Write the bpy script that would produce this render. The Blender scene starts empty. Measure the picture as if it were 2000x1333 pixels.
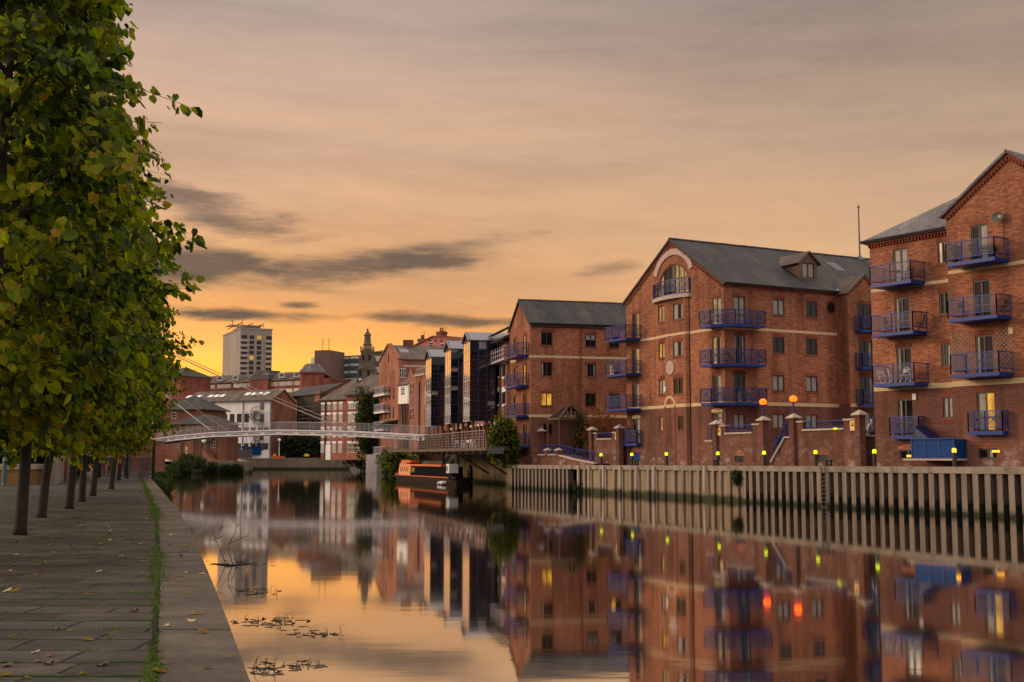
import bpy, bmesh, math, random
from mathutils import Vector as V, Matrix, geometry, noise
random.seed(11)
SC = bpy.context.scene
COL = SC.collection
F = 2300.0
TH = math.atan(226.5/2300.0)
CT, ST = math.cos(TH), math.sin(TH)
EYE = V((0, 0, 3.0))

def ray(x, y):
    cx = (x-1000)/F; cy = (666.5-y)/F
    return V((cx, CT-cy*ST, ST+cy*CT))
def atY(x, y, Y):
    r = ray(x, y); return EYE + r*(Y/r.y)
def atZ(x, y, z):
    r = ray(x, y); return EYE + r*((z-3.0)/r.z)
def PX(x, Y):
    return V((CT*(x-1000)/F*Y, Y))
def zat(y, Y):
    r = ray(1000, y); return 3.0 + r.z*(Y/r.y)

# ---------------------------------------------------------------- objects
ORG = {}
def org(o): return ORG.get(o.name, V((0, 0, 0)))
def tag(o, label=None, cat=None, group=None, kind=None):
    if label: o['label'] = label
    if cat: o['category'] = cat
    if group: o['group'] = group
    if kind: o['kind'] = kind
    elif cat: o['kind'] = 'thing'
    return o
def thing(name, label, cat, loc, group=None):
    o = bpy.data.objects.new(name, None); COL.objects.link(o)
    o.empty_display_size = .3
    o.location = loc; ORG[o.name] = V(loc)
    return tag(o, label, cat, group)

class MB:
    def __init__(s): s.v = []; s.f = []; s.m = []
    def face(s, pts, m=0):
        i = len(s.v); s.v += [tuple(p) for p in pts]; s.f.append(tuple(range(i, i+len(pts)))); s.m.append(m)
    def mesh(s, vs, fs, m=0):
        i = len(s.v); s.v += [tuple(p) for p in vs]
        for f in fs: s.f.append(tuple(i+k for k in f)); s.m.append(m)
    def hexa(s, p, m=0):   # p: 4 bottom ccw, 4 top ccw
        s.mesh(p, [(3,2,1,0),(4,5,6,7),(0,1,5,4),(1,2,6,5),(2,3,7,6),(3,0,4,7)], m)
    def box(s, x0, x1, y0, y1, z0, z1, m=0):
        s.hexa([(x0,y0,z0),(x1,y0,z0),(x1,y1,z0),(x0,y1,z0),(x0,y0,z1),(x1,y0,z1),(x1,y1,z1),(x0,y1,z1)], m)
    def bar(s, a, b, w, h, m=0, up=None):
        a = V(a); b = V(b); d = (b-a).normalized()
        up = V(up) if up else (V((0,0,1)) if abs(d.z) < .95 else V((1,0,0)))
        sd = d.cross(up).normalized()*w*.5; u2 = sd.cross(d).normalized()*h*.5
        s.hexa([a-sd-u2, a+sd-u2, b+sd-u2, b-sd-u2, a-sd+u2, a+sd+u2, b+sd+u2, b-sd+u2], m)
    def tube(s, pts, rs, n=8, m=0, cap=True):
        pts = [V(p) for p in pts]
        if not hasattr(rs, '__len__'): rs = [rs]*len(pts)
        base = len(s.v); L = len(pts)
        prev = None
        for i, p in enumerate(pts):
            d = (pts[min(i+1, L-1)]-pts[max(i-1, 0)]).normalized()
            if prev is None:
                a = d.cross(V((0,0,1)) if abs(d.z) < .9 else V((1,0,0))).normalized()
            else:
                a = (prev - d*prev.dot(d)).normalized()
            prev = a; b = d.cross(a)
            for k in range(n):
                t = 2*math.pi*k/n
                s.v.append(tuple(p + (a*math.cos(t)+b*math.sin(t))*rs[i]))
        for i in range(L-1):
            for k in range(n):
                k2 = (k+1) % n
                s.f.append((base+i*n+k, base+i*n+k2, base+(i+1)*n+k2, base+(i+1)*n+k)); s.m.append(m)
        if cap:
            s.f.append(tuple(base+k for k in range(n))[::-1]); s.m.append(m)
            s.f.append(tuple(base+(L-1)*n+k for k in range(n))); s.m.append(m)
    def lathe(s, c, prof, n=12, m=0):   # prof [(r,z)]
        c = V(c)
        base = len(s.v)
        for r, z in prof:
            for k in range(n):
                t = 2*math.pi*k/n
                s.v.append((c.x+r*math.cos(t), c.y+r*math.sin(t), c.z+z))
        for i in range(len(prof)-1):
            for k in range(n):
                k2 = (k+1) % n
                s.f.append((base+i*n+k, base+i*n+k2, base+(i+1)*n+k2, base+(i+1)*n+k)); s.m.append(m)
        s.f.append(tuple(base+k for k in range(n))[::-1]); s.m.append(m)
        s.f.append(tuple(base+(len(prof)-1)*n+k for k in range(n))); s.m.append(m)
    def prism(s, poly, ext, m=0):
        p = [V(q) for q in poly]; e = V(ext); n = len(p)
        s.mesh(p+[q+e for q in p], [tuple(range(n))[::-1], tuple(range(n, 2*n))]+[(i, (i+1) % n, n+(i+1) % n, n+i) for i in range(n)], m)
    def build(s, name, mats, parent=None, loc=None, smooth=False):
        me = bpy.data.meshes.new(name)
        o0 = org(parent) if parent is not None else (V(loc) if loc is not None else V((0,0,0)))
        me.from_pydata([(a-o0.x, b-o0.y, c-o0.z) for a, b, c in s.v], [], s.f)
        if not isinstance(mats, (list, tuple)): mats = [mats]
        for q in mats: me.materials.append(q)
        if len(mats) > 1: me.polygons.foreach_set('material_index', [min(k, len(mats)-1) for k in s.m])
        if smooth: me.polygons.foreach_set('use_smooth', [True]*len(me.polygons))
        me.update()
        uv = me.uv_layers.new(name='UVMap')
        dat = [0.0]*(2*len(me.loops)); vs = s.v
        for p in me.polygons:
            n = p.normal
            h = math.hypot(n.x, n.y)
            if h < .05: t = (1, 0, 0); b = (0, 1, 0)
            else:
                t = (-n.y/h, n.x/h, 0)
                b = (-n.x*n.z/h, -n.y*n.z/h, h)
            for li in p.loop_indices:
                q = vs[me.loops[li].vertex_index]
                dat[2*li] = q[0]*t[0]+q[1]*t[1]; dat[2*li+1] = q[0]*b[0]+q[1]*b[1]+q[2]*b[2]
        uv.data.foreach_set('uv', dat)
        o = bpy.data.objects.new(name, me); COL.objects.link(o)
        if parent is not None: o.parent = parent
        else: o.location = o0
        ORG[o.name] = o0.copy()
        return o

def dup(root, loc, rotz=0, label=None, group=None, scale=None):
    r = root.copy(); COL.objects.link(r); r.location = loc; r.rotation_euler = (0, 0, rotz)
    if scale: r.scale = (scale,)*3 if not hasattr(scale, '__len__') else scale
    ORG[r.name] = V(loc)
    if label: r['label'] = label
    if group: r['group'] = group
    for ch in list(root.children):
        c = ch.copy(); COL.objects.link(c); c.parent = r
        for g in ch.children:
            d = g.copy(); COL.objects.link(d); d.parent = c
    return r

# ---------------------------------------------------------------- facades
class Fac:
    def __init__(s, A, B, flip=None):
        s.A = V(A[:2]); s.B = V(B[:2]); d = s.B-s.A; s.L = d.length; s.u = d/s.L
        n = V((s.u.y, -s.u.x))
        if n.dot(V((0, 0))-s.A) < 0: n = -n
        if flip: n = -n
        s.n = n
    def P(s, a, z, o=0.0):
        q = s.A+s.u*a+s.n*o
        return V((q.x, q.y, z))
    def xy(s, a, o=0.0): return s.A+s.u*a+s.n*o
    def hit(s, x, y, o=0.0):
        r = ray(x, y); q = s.A+s.n*o
        t = (q.dot(s.n))/(r.x*s.n.x+r.y*s.n.y)
        p = EYE+r*t
        return ((V((p.x, p.y))-q).dot(s.u), p.z)
    def rect(s, x0, y0, x1, y1, o=0.0):
        xm, ym = (x0+x1)/2, (y0+y1)/2
        a0 = s.hit(x0, ym, o)[0]; a1 = s.hit(x1, ym, o)[0]
        z0 = s.hit(xm, y1, o)[1]; z1 = s.hit(xm, y0, o)[1]
        return (min(a0, a1), max(a0, a1), min(z0, z1), max(z0, z1))
    def box(s, mb, a0, a1, z0, z1, o0, o1, m=0):
        mb.hexa([s.P(a0,z0,o0), s.P(a1,z0,o0), s.P(a1,z0,o1), s.P(a0,z0,o1), s.P(a0,z1,o0), s.P(a1,z1,o0), s.P(a1,z1,o1), s.P(a0,z1,o1)], m)
    def sheet(s, mb, outline, holes=(), depth=.14, m=0, o=0.0):
        loops = [[V((a, z, 0)) for a, z in outline]]+[[V((a, z, 0)) for a, z in h] for h in holes]
        tri = geometry.tessellate_polygon(loops)
        flat = [p for l in loops for p in l]
        mb.mesh([s.P(p.x, p.y, o) for p in flat], tri, m)
        for h in holes:
            for i in range(len(h)):
                p, q = h[i], h[(i+1) % len(h)]
                mb.face([s.P(p[0],p[1],o), s.P(q[0],q[1],o), s.P(q[0],q[1],o-depth), s.P(p[0],p[1],o-depth)], m)
    def ring(s, mb, ca, cz, ra, rz, w, o0, o1, m=0, n=24, t0=0, t1=2*math.pi):
        for k in range(n):
            p = t0+(t1-t0)*k/n; q = t0+(t1-t0)*(k+1)/n
            pts = []
            for t, f in ((p, 0), (q, 0), (q, 1), (p, 1)):
                pts.append((ca+(ra+w*f)*math.cos(t), cz+(rz+w*f)*math.sin(t)))
            mb.hexa([s.P(a, z, o0) for a, z in pts]+[s.P(a, z, o1) for a, z in pts], m)
    def disc(s, ca, cz, ra, rz, n=24, t0=0, t1=2*math.pi):
        full = abs(t1-t0-2*math.pi) < 1e-4
        k = n if full else n+1
        return [(ca+ra*math.cos(t0+(t1-t0)*i/n), cz+rz*math.sin(t0+(t1-t0)*i/n)) for i in range(k)]

def rhole(w): a0, a1, z0, z1 = w; return [(a0,z0),(a1,z0),(a1,z1),(a0,z1)]
def Z(x0, y0, k): return lambda u, v: (x0+k*u, y0+k*v)
# ---------------------------------------------------------------- materials
MATS = {}
def _new(name):
    m = bpy.data.materials.new(name); m.use_nodes = True
    nt = m.node_tree; b = nt.nodes['Principled BSDF']
    MATS[name] = m
    return m, nt, b
def _n(nt, t, **k):
    n = nt.nodes.new(t)
    for a, v in k.items(): setattr(n, a, v)
    return n
def _mix(nt, fac, a, b, blend='MIX'):
    n = nt.nodes.new('ShaderNodeMix'); n.data_type = 'RGBA'; n.blend_type = blend
    for s, v in ((0, fac), (6, a), (7, b)):
        if hasattr(v, 'is_output'): nt.links.new(v, n.inputs[s])
        elif s == 0: n.inputs[0].default_value = v
        else: n.inputs[s].default_value = (*v[:3], 1)
    return n.outputs[2]
def _math(nt, op, a, b=None, c=None, clamp=False):
    n = nt.nodes.new('ShaderNodeMath'); n.operation = op; n.use_clamp = clamp
    for i, v in enumerate((a, b, c)):
        if v is None: continue
        if hasattr(v, 'is_output'): nt.links.new(v, n.inputs[i])
        else: n.inputs[i].default_value = v
    return n.outputs[0]
def _ramp(nt, fac, stops, interp='LINEAR'):
    n = nt.nodes.new('ShaderNodeValToRGB'); n.color_ramp.interpolation = interp
    e = n.color_ramp.elements
    while len(e) > 1: e.remove(e[-1])
    for i, (p, c) in enumerate(stops):
        q = e[0] if i == 0 else e.new(p)
        q.position = p; q.color = (*c[:3], 1) if hasattr(c, '__len__') else (c, c, c, 1)
    nt.links.new(fac, n.inputs[0])
    return n.outputs[0]
def _noise(nt, vec, scale, detail=4, rough=.6, dims='3D'):
    n = _n(nt, 'ShaderNodeTexNoise'); n.inputs['Scale'].default_value = scale
    n.inputs['Detail'].default_value = detail; n.inputs['Roughness'].default_value = rough
    if vec is not None: nt.links.new(vec, n.inputs['Vector'])
    return n.outputs[0]
def _bump(nt, b, h, strength=.3, dist=.02):
    n = _n(nt, 'ShaderNodeBump'); n.inputs['Strength'].default_value = strength; n.inputs['Distance'].default_value = dist
    nt.links.new(h, n.inputs['Height']); nt.links.new(n.outputs[0], b.inputs['Normal'])
def _map(nt, src, sc):
    n = _n(nt, 'ShaderNodeMapping'); n.inputs['Scale'].default_value = sc
    nt.links.new(src, n.inputs['Vector']); return n.outputs[0]

def plain(name, c, rough=.6, metal=0, c2=None, scale=2.0, bump=0, spec=.4, emit=None, es=0, stretch=(1,1,1)):
    m, nt, b = _new(name)
    b.inputs['Base Color'].default_value = (*c, 1); b.inputs['Roughness'].default_value = rough
    b.inputs['Metallic'].default_value = metal; b.inputs['Specular IOR Level'].default_value = spec
    if c2 or bump:
        tc = _n(nt, 'ShaderNodeTexCoord'); vec = _map(nt, tc.outputs['Object'], stretch)
        f = _noise(nt, vec, scale, 6, .65)
        if c2:
            r = _ramp(nt, f, [(.3, c), (.7, c2)]); nt.links.new(r, b.inputs['Base Color'])
        if bump: _bump(nt, b, f, bump, .03)
    if emit:
        b.inputs['Emission Color'].default_value = (*emit, 1); b.inputs['Emission Strength'].default_value = es
    return m

def brick(name, c1, c2, mortar, dirt=None, w=.225, h=.075, streak=.6):
    m, nt, b = _new(name)
    uv = _n(nt, 'ShaderNodeUVMap').outputs[0]
    t = _n(nt, 'ShaderNodeTexBrick'); nt.links.new(uv, t.inputs['Vector'])
    t.inputs['Scale'].default_value = 1; t.inputs['Brick Width'].default_value = w; t.inputs['Row Height'].default_value = h
    t.inputs['Mortar Size'].default_value = .008; t.inputs['Bias'].default_value = 0
    t.inputs['Color1'].default_value = (*c1, 1); t.inputs['Color2'].default_value = (*c2, 1); t.inputs['Mortar'].default_value = (*mortar, 1)
    # soot-dark bricks that gather in short courses
    g = _noise(nt, _map(nt, uv, (1.3, 9, 1)), 1.0, 5, .75)
    fs = _math(nt, 'MULTIPLY', _ramp(nt, g, [(.50, 0.0), (.60, 1.0)]), streak)
    col = _mix(nt, fs, t.outputs[0], tuple(x*.2 for x in c1))
    g2 = _noise(nt, _map(nt, uv, (.16, .16, 1)), 1.0, 4, .6)
    col = _mix(nt, _ramp(nt, g2, [(.3, .75), (.75, 1.2)]), (0,0,0), col) if False else _mix(nt, 1.0, col, _ramp(nt, g2, [(.3, (.62,.60,.60)), (.7, (1.28,1.24,1.18))]), 'MULTIPLY')
    g3 = _noise(nt, _map(nt, uv, (.8, .07, 1)), 1.0, 5, .6)      # rain streaks running down the wall
    col = _mix(nt, 1.0, col, _ramp(nt, g3, [(.34, (.58,.56,.56)), (.52, (1.03,1.02,1.0))]), 'MULTIPLY')
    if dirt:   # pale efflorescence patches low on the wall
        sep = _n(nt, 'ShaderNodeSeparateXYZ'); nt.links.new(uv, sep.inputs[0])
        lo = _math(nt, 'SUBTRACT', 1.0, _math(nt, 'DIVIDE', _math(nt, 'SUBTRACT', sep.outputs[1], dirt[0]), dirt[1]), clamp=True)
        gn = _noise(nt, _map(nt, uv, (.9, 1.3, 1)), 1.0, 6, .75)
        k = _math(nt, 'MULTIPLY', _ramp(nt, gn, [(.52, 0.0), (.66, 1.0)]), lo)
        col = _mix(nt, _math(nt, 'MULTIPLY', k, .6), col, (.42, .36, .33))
    nt.links.new(col, b.inputs['Base Color'])
    b.inputs['Roughness'].default_value = .85; b.inputs['Specular IOR Level'].default_value = .2
    _bump(nt, b, t.outputs[1], -.35, .012)
    return m

def slate(name, c, c2, row=.25, w=.3):
    m, nt, b = _new(name)
    uv = _n(nt, 'ShaderNodeUVMap').outputs[0]
    t = _n(nt, 'ShaderNodeTexBrick'); nt.links.new(uv, t.inputs['Vector'])
    t.inputs['Scale'].default_value = 1; t.inputs['Brick Width'].default_value = w; t.inputs['Row Height'].default_value = row
    t.inputs['Mortar Size'].default_value = .012
    t.inputs['Color1'].default_value = (*c, 1); t.inputs['Color2'].default_value = (*c2, 1); t.inputs['Mortar'].default_value = (*[x*.35 for x in c], 1)
    g = _noise(nt, _map(nt, uv, (.5, .22, 1)), 1.0, 6, .7)
    col = _mix(nt, 1.0, t.outputs[0], _ramp(nt, g, [(.32, (.5,.5,.48)), (.5, (.95,.93,.9)), (.72, (2.0,1.85,1.6))]), 'MULTIPLY')
    nt.links.new(col, b.inputs['Base Color']); b.inputs['Roughness'].default_value = .7
    b.inputs['Specular IOR Level'].default_value = .3
    _bump(nt, b, t.outputs[1], -.5, .02)
    return m

def concrete(name, c, c2, tide=None, streak=True):
    """stained concrete; tide = (z of the weed line, colour)"""
    m, nt, b = _new(name)
    geo = _n(nt, 'ShaderNodeNewGeometry'); pos = geo.outputs['Position']
    g = _noise(nt, _map(nt, pos, (3.0, 3.0, .22) if streak else (1.2, 1.2, 1.2)), 1.0, 7, .7)
    col = _ramp(nt, g, [(.30, tuple(x*.42 for x in c)), (.47, c), (.70, c2)])
    if tide:
        sep = _n(nt, 'ShaderNodeSeparateXYZ'); nt.links.new(pos, sep.inputs[0])
        wob = _noise(nt, _map(nt, pos, (.8, .8, .8)), 1.0, 4, .6)
        zz = _math(nt, 'ADD', sep.outputs[2], _math(nt, 'MULTIPLY', _math(nt, 'SUBTRACT', wob, .5), .5))
        k = _math(nt, 'SUBTRACT', 1.0, _math(nt, 'DIVIDE', _math(nt, 'SUBTRACT', zz, tide[0]), .3), clamp=True)
        col = _mix(nt, k, col, tide[1])
    nt.links.new(col, b.inputs['Base Color']); b.inputs['Roughness'].default_value = .85
    b.inputs['Specular IOR Level'].default_value = .25
    _bump(nt, b, g, .4, .03)
    return m

def leafmat(name, c, trans=.45):
    m, nt, b = _new(name)
    b.inputs['Base Color'].default_value = (*c, 1); b.inputs['Roughness'].default_value = .55; b.inputs['Specular IOR Level'].default_value = .12
    t = _n(nt, 'ShaderNodeBsdfTranslucent'); t.inputs['Color'].default_value = (c[0]*1.5, c[1]*1.75, c[2]*.4, 1)
    x = _n(nt, 'ShaderNodeMixShader'); x.inputs[0].default_value = trans
    out = nt.nodes['Material Output']
    nt.links.new(b.outputs[0], x.inputs[1]); nt.links.new(t.outputs[0], x.inputs[2]); nt.links.new(x.outputs[0], out.inputs[0])
    return m

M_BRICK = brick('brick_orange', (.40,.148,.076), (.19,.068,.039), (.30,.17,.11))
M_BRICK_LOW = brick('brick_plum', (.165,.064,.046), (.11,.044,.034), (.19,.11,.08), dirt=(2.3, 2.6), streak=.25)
M_BRICK_TRIM = brick('brick_red_trim', (.24,.06,.033), (.19,.05,.03), (.2,.09,.06), w=.075, h=.225, streak=.1)
M_BRICK_OLD = brick('brick_old_red', (.36,.135,.085), (.26,.095,.06), (.28,.18,.14))
M_BRICK_FAR = brick('brick_far_red', (.22,.066,.045), (.165,.052,.037), (.16,.07,.05), streak=.15)
M_BRICK_YEL = brick('brick_buff', (.42,.25,.10), (.33,.19,.075), (.3,.2,.11), streak=.1)
M_BRICK_BRN = brick('brick_brown', (.22,.09,.05), (.16,.066,.04), (.17,.1,.07))
M_STONE = plain('stone_buff', (.58,.43,.24), .8, c2=(.46,.34,.19), scale=3, bump=.1)
M_STONE_P = plain('stone_pink', (.46,.34,.29), .8, c2=(.36,.26,.23), scale=3, bump=.1)
M_CAP = plain('stone_cap', (.45,.36,.29), .8, c2=(.33,.27,.22), scale=4, bump=.2)
M_SLATE = slate('slate_dark', (.045,.042,.038), (.030,.028,.026))
M_SLATE_BRN = slate('slate_brown', (.115,.085,.065), (.085,.064,.05))
M_SLATE_GRY = slate('slate_grey', (.14,.13,.14), (.1,.095,.1))
M_FRAME = plain('window_frame_brown', (.03,.02,.016), .5)
M_FRAME_W = plain('window_frame_white', (.6,.58,.55), .5)
M_GLASS = plain('window_glass', (.008,.007,.007), .05, spec=.3)
M_GLASS_BAY = plain('bay_glass', (.006,.008,.014), .03, spec=1.0)
M_GLASS_END = plain('coated_glass', (.78,.70,.62), .06, metal=.9)
M_SPANDREL = plain('bay_spandrel', (.007,.008,.016), .12, spec=.7)
M_CURT = plain('curtain_pale', (.36,.335,.29), .5, c2=(.13,.12,.105), scale=3, stretch=(6,6,.5), spec=.35)
def litmat(name, c1, c2, es):
    m, nt, b = _new(name); b.inputs['Base Color'].default_value = (.05,.035,.02,1); b.inputs['Roughness'].default_value = .15
    g = _n(nt, 'ShaderNodeNewGeometry').outputs['Position']; f = _noise(nt, _map(nt, g, (2.2,2.2,1.1)), 1.0, 3, .6)
    nt.links.new(_ramp(nt, f, [(.35, c2), (.6, c1)]), b.inputs['Emission Color']); b.inputs['Emission Strength'].default_value = es
    return m
M_LIT = litmat('window_lit', (1.0,.50,.05), (.42,.16,.012), .62)
M_LIT_REFL = litmat('window_lit_reflect', (1.0,.60,.22), (.42,.22,.07), .34)  # pale room light; on the middle gable, reflected sunset put in as emission
M_BLUE = plain('paint_blue', (.010,.040,.23), .4, c2=(.008,.028,.16), scale=6, spec=.2)
M_BLUE_D = plain('paint_blue_door', (.006,.05,.19), .5, c2=(.005,.036,.14), scale=3, spec=.1)
M_BLACK = plain('paint_black', (.012,.011,.011), .5)
M_GUTTER = plain('gutter_black', (.018,.016,.016), .5)
M_WHITE = plain('render_white', (.66,.65,.64), .75, c2=(.52,.51,.49), scale=.7)
M_WHITE_P = plain('paint_white', (.74,.72,.70), .5)
M_LEAD = plain('lead_flashing', (.24,.235,.24), .55, c2=(.17,.165,.17), scale=2)
M_STEEL = plain('steel_pale', (.55,.54,.57), .35, metal=.3)
M_STEEL_D = plain('steel_dark', (.10,.09,.09), .4, metal=.5)
M_RAIL = plain('rail_grey', (.24,.23,.24), .4, metal=.3)
M_FRAME_BAY = plain('bay_frame', (.010,.022,.07), .4)
M_BRIDGE = plain('bridge_paint', (.56,.54,.58), .45, c2=(.47,.45,.49), scale=.8)
M_WOOD = plain('timber_brown', (.15,.085,.045), .75, c2=(.09,.052,.03), scale=3, stretch=(2,2,.3))
M_VENT = plain('vent_dark', (.016,.02,.035), .6)
M_DARK = plain('dark_void', (.008,.007,.007), .9)
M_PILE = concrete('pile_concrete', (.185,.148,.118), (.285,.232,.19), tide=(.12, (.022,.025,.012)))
M_PAN = concrete('pile_pan', (.10,.068,.05), (.15,.11,.085), tide=(.55, (.012,.013,.008)))  # recessed faces: shade and dirt both put into the darker colour
M_PANEL = concrete('panel_concrete', (.27,.20,.135), (.36,.28,.2), tide=(.25, (.04,.042,.018)))
M_COPE = concrete('coping_concrete', (.22,.18,.14), (.34,.285,.23), streak=False)
M_WALLD = concrete('dock_wall_concrete', (.15,.115,.06), (.24,.19,.11), tide=(.3, (.05,.06,.02)))
M_BANK = concrete('bank_stone', (.17,.135,.09), (.26,.22,.16), tide=(.35, (.03,.035,.015)))
M_PAVE_R = concrete('quay_paving', (.36,.30,.25), (.46,.40,.34), streak=False)
M_GROUND = plain('earth', (.05,.045,.035), .95, c2=(.08,.07,.05), scale=.05)
M_BARK = plain('bark', (.036,.028,.021), .9, c2=(.018,.014,.010), scale=9, bump=.7, stretch=(1,1,.25))
M_LEAF1 = leafmat('leaf_green', (.085,.122,.007), .5)
M_LEAF2 = leafmat('leaf_yellow_green', (.21,.22,.008), .55)
M_LEAF3 = leafmat('leaf_dark', (.024,.040,.005), .3)
M_LEAF4 = leafmat('leaf_gold', (.26,.17,.018))
M_LEAF_R = leafmat('leaf_rust', (.20,.045,.018))
M_LEAF_B = leafmat('leaf_bush', (.045,.062,.014))
M_LEAF_BD = leafmat('leaf_bush_dark', (.016,.026,.010), .25)
M_GRASS = leafmat('grass_blade', (.058,.098,.010), .35)

def mesh_panel():
    m, nt, b = _new('mesh_panel')
    b.inputs['Base Color'].default_value = (.022,.026,.085, 1); b.inputs['Roughness'].default_value = .5
    t = _n(nt, 'ShaderNodeBsdfTransparent'); x = _n(nt, 'ShaderNodeMixShader'); x.inputs[0].default_value = .38
    nt.links.new(t.outputs[0], x.inputs[1]); nt.links.new(b.outputs[0], x.inputs[2])
    nt.links.new(x.outputs[0], nt.nodes['Material Output'].inputs[0])
    return m
M_MESH = mesh_panel()
def clear_panel():
    m, nt, b = _new('railing_glass')
    b.inputs['Base Color'].default_value = (.25,.24,.26, 1); b.inputs['Roughness'].default_value = .15
    t = _n(nt, 'ShaderNodeBsdfTransparent'); x = _n(nt, 'ShaderNodeMixShader'); x.inputs[0].default_value = .14
    nt.links.new(t.outputs[0], x.inputs[1]); nt.links.new(b.outputs[0], x.inputs[2])
    nt.links.new(x.outputs[0], nt.nodes['Material Output'].inputs[0])
    return m
M_CLEAR = clear_panel()

def water_mat():
    m, nt, b = _new('river_water')
    b.inputs['Base Color'].default_value = (.012,.011,.006, 1)
    b.inputs['Roughness'].default_value = .06; b.inputs['IOR'].default_value = 1.6
    gl = _n(nt, 'ShaderNodeBsdfGlossy'); gl.inputs['Color'].default_value = (.90,.88,.85,1); gl.inputs['Roughness'].default_value = .042
    mx = _n(nt, 'ShaderNodeMixShader'); mx.inputs[0].default_value = .78
    nt.links.new(b.outputs[0], mx.inputs[1]); nt.links.new(gl.outputs[0], mx.inputs[2]); nt.links.new(mx.outputs[0], nt.nodes['Material Output'].inputs[0])
    tc = _n(nt, 'ShaderNodeTexCoord')
    n1 = _noise(nt, _map(nt, tc.outputs['Object'], (.5, 1.4, 1)), 1.0, 3, .5)
    n2 = _noise(nt, _map(nt, tc.outputs['Object'], (.05, .08, 1)), 1.0, 2, .5)
    k = _math(nt, 'MULTIPLY', n1, _ramp(nt, n2, [(.42, .25), (.62, 1.0)]))
    _bump(nt, b, k, .035, .05)
    nt.links.new(b.inputs['Normal'].links[0].from_socket, gl.inputs['Normal'])
    return m
M_WATER = water_mat()

def paving_mat():
    m, nt, b = _new('stone_slabs')
    uv = _n(nt, 'ShaderNodeUVMap', uv_map='UVMap').outputs[0]
    wob = _n(nt, 'ShaderNodeTexNoise'); nt.links.new(uv, wob.inputs['Vector']); wob.inputs['Scale'].default_value = 1.7
    wv = _n(nt, 'ShaderNodeVectorMath', operation='MULTIPLY_ADD'); nt.links.new(wob.outputs[1], wv.inputs[0]); wv.inputs[1].default_value = (.05,.05,0); nt.links.new(uv, wv.inputs[2])
    t = _n(nt, 'ShaderNodeTexBrick'); nt.links.new(wv.outputs[0], t.inputs['Vector'])
    t.offset = .37; t.squash = .8; t.squash_frequency = 3
    t.inputs['Scale'].default_value = 1; t.inputs['Brick Width'].default_value = .92; t.inputs['Row Height'].default_value = .52
    t.inputs['Mortar Size'].default_value = .02; t.inputs['Mortar Smooth'].default_value = .3
    t.inputs['Color1'].default_value = (.066,.059,.049, 1); t.inputs['Color2'].default_value = (.035,.031,.026, 1); t.inputs['Mortar'].default_value = (.012,.011,.008, 1)
    g = _noise(nt, _map(nt, uv, (1.2, 2.2, 1)), 1.0, 8, .72)
    col = _mix(nt, 1.0, t.outputs[0], _ramp(nt, g, [(.3, (.35,.35,.33)), (.48, (.85,.85,.84)), (.70, (1.6,1.54,1.46))]), 'MULTIPLY')
    g2 = _noise(nt, _map(nt, uv, (.7, .9, 1)), 1.0, 5, .7)
    moss = _math(nt, 'MULTIPLY', t.outputs[1], _ramp(nt, g2, [(.50, 0.0), (.58, 1.0)]))
    col = _mix(nt, moss, col, (.05,.075,.012))
    nt.links.new(col, b.inputs['Base Color']); b.inputs['Roughness'].default_value = .8; b.inputs['Specular IOR Level'].default_value = .18
    h = _math(nt, 'ADD', _math(nt, 'MULTIPLY', t.outputs[1], -1.0), _math(nt, 'MULTIPLY', g, .5))
    _bump(nt, b, h, .6, .03)
    return m
M_PAVE = paving_mat()
def leftcope_mat():
    m, nt, b = _new('quay_coping_stone')
    tc = _n(nt, 'ShaderNodeTexCoord').outputs['Object']
    g = _noise(nt, _map(nt, tc, (1.0, 1.6, 1)), 1.0, 8, .7)
    g2 = _noise(nt, _map(nt, tc, (18, 18, 18)), 1.0, 3, .7)
    col = _ramp(nt, g, [(.3, (.042,.035,.025)), (.5, (.075,.062,.046)), (.72, (.13,.11,.086))])
    col = _mix(nt, 1.0, col, _ramp(nt, g2, [(.35, (.8,.8,.8)), (.7, (1.15,1.13,1.1))]), 'MULTIPLY')
    nt.links.new(col, b.inputs['Base Color']); b.inputs['Roughness'].default_value = .7; b.inputs['Specular IOR Level'].default_value = .25
    _bump(nt, b, g, .35, .02)
    return m
M_COPE_L = leftcope_mat()

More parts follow.
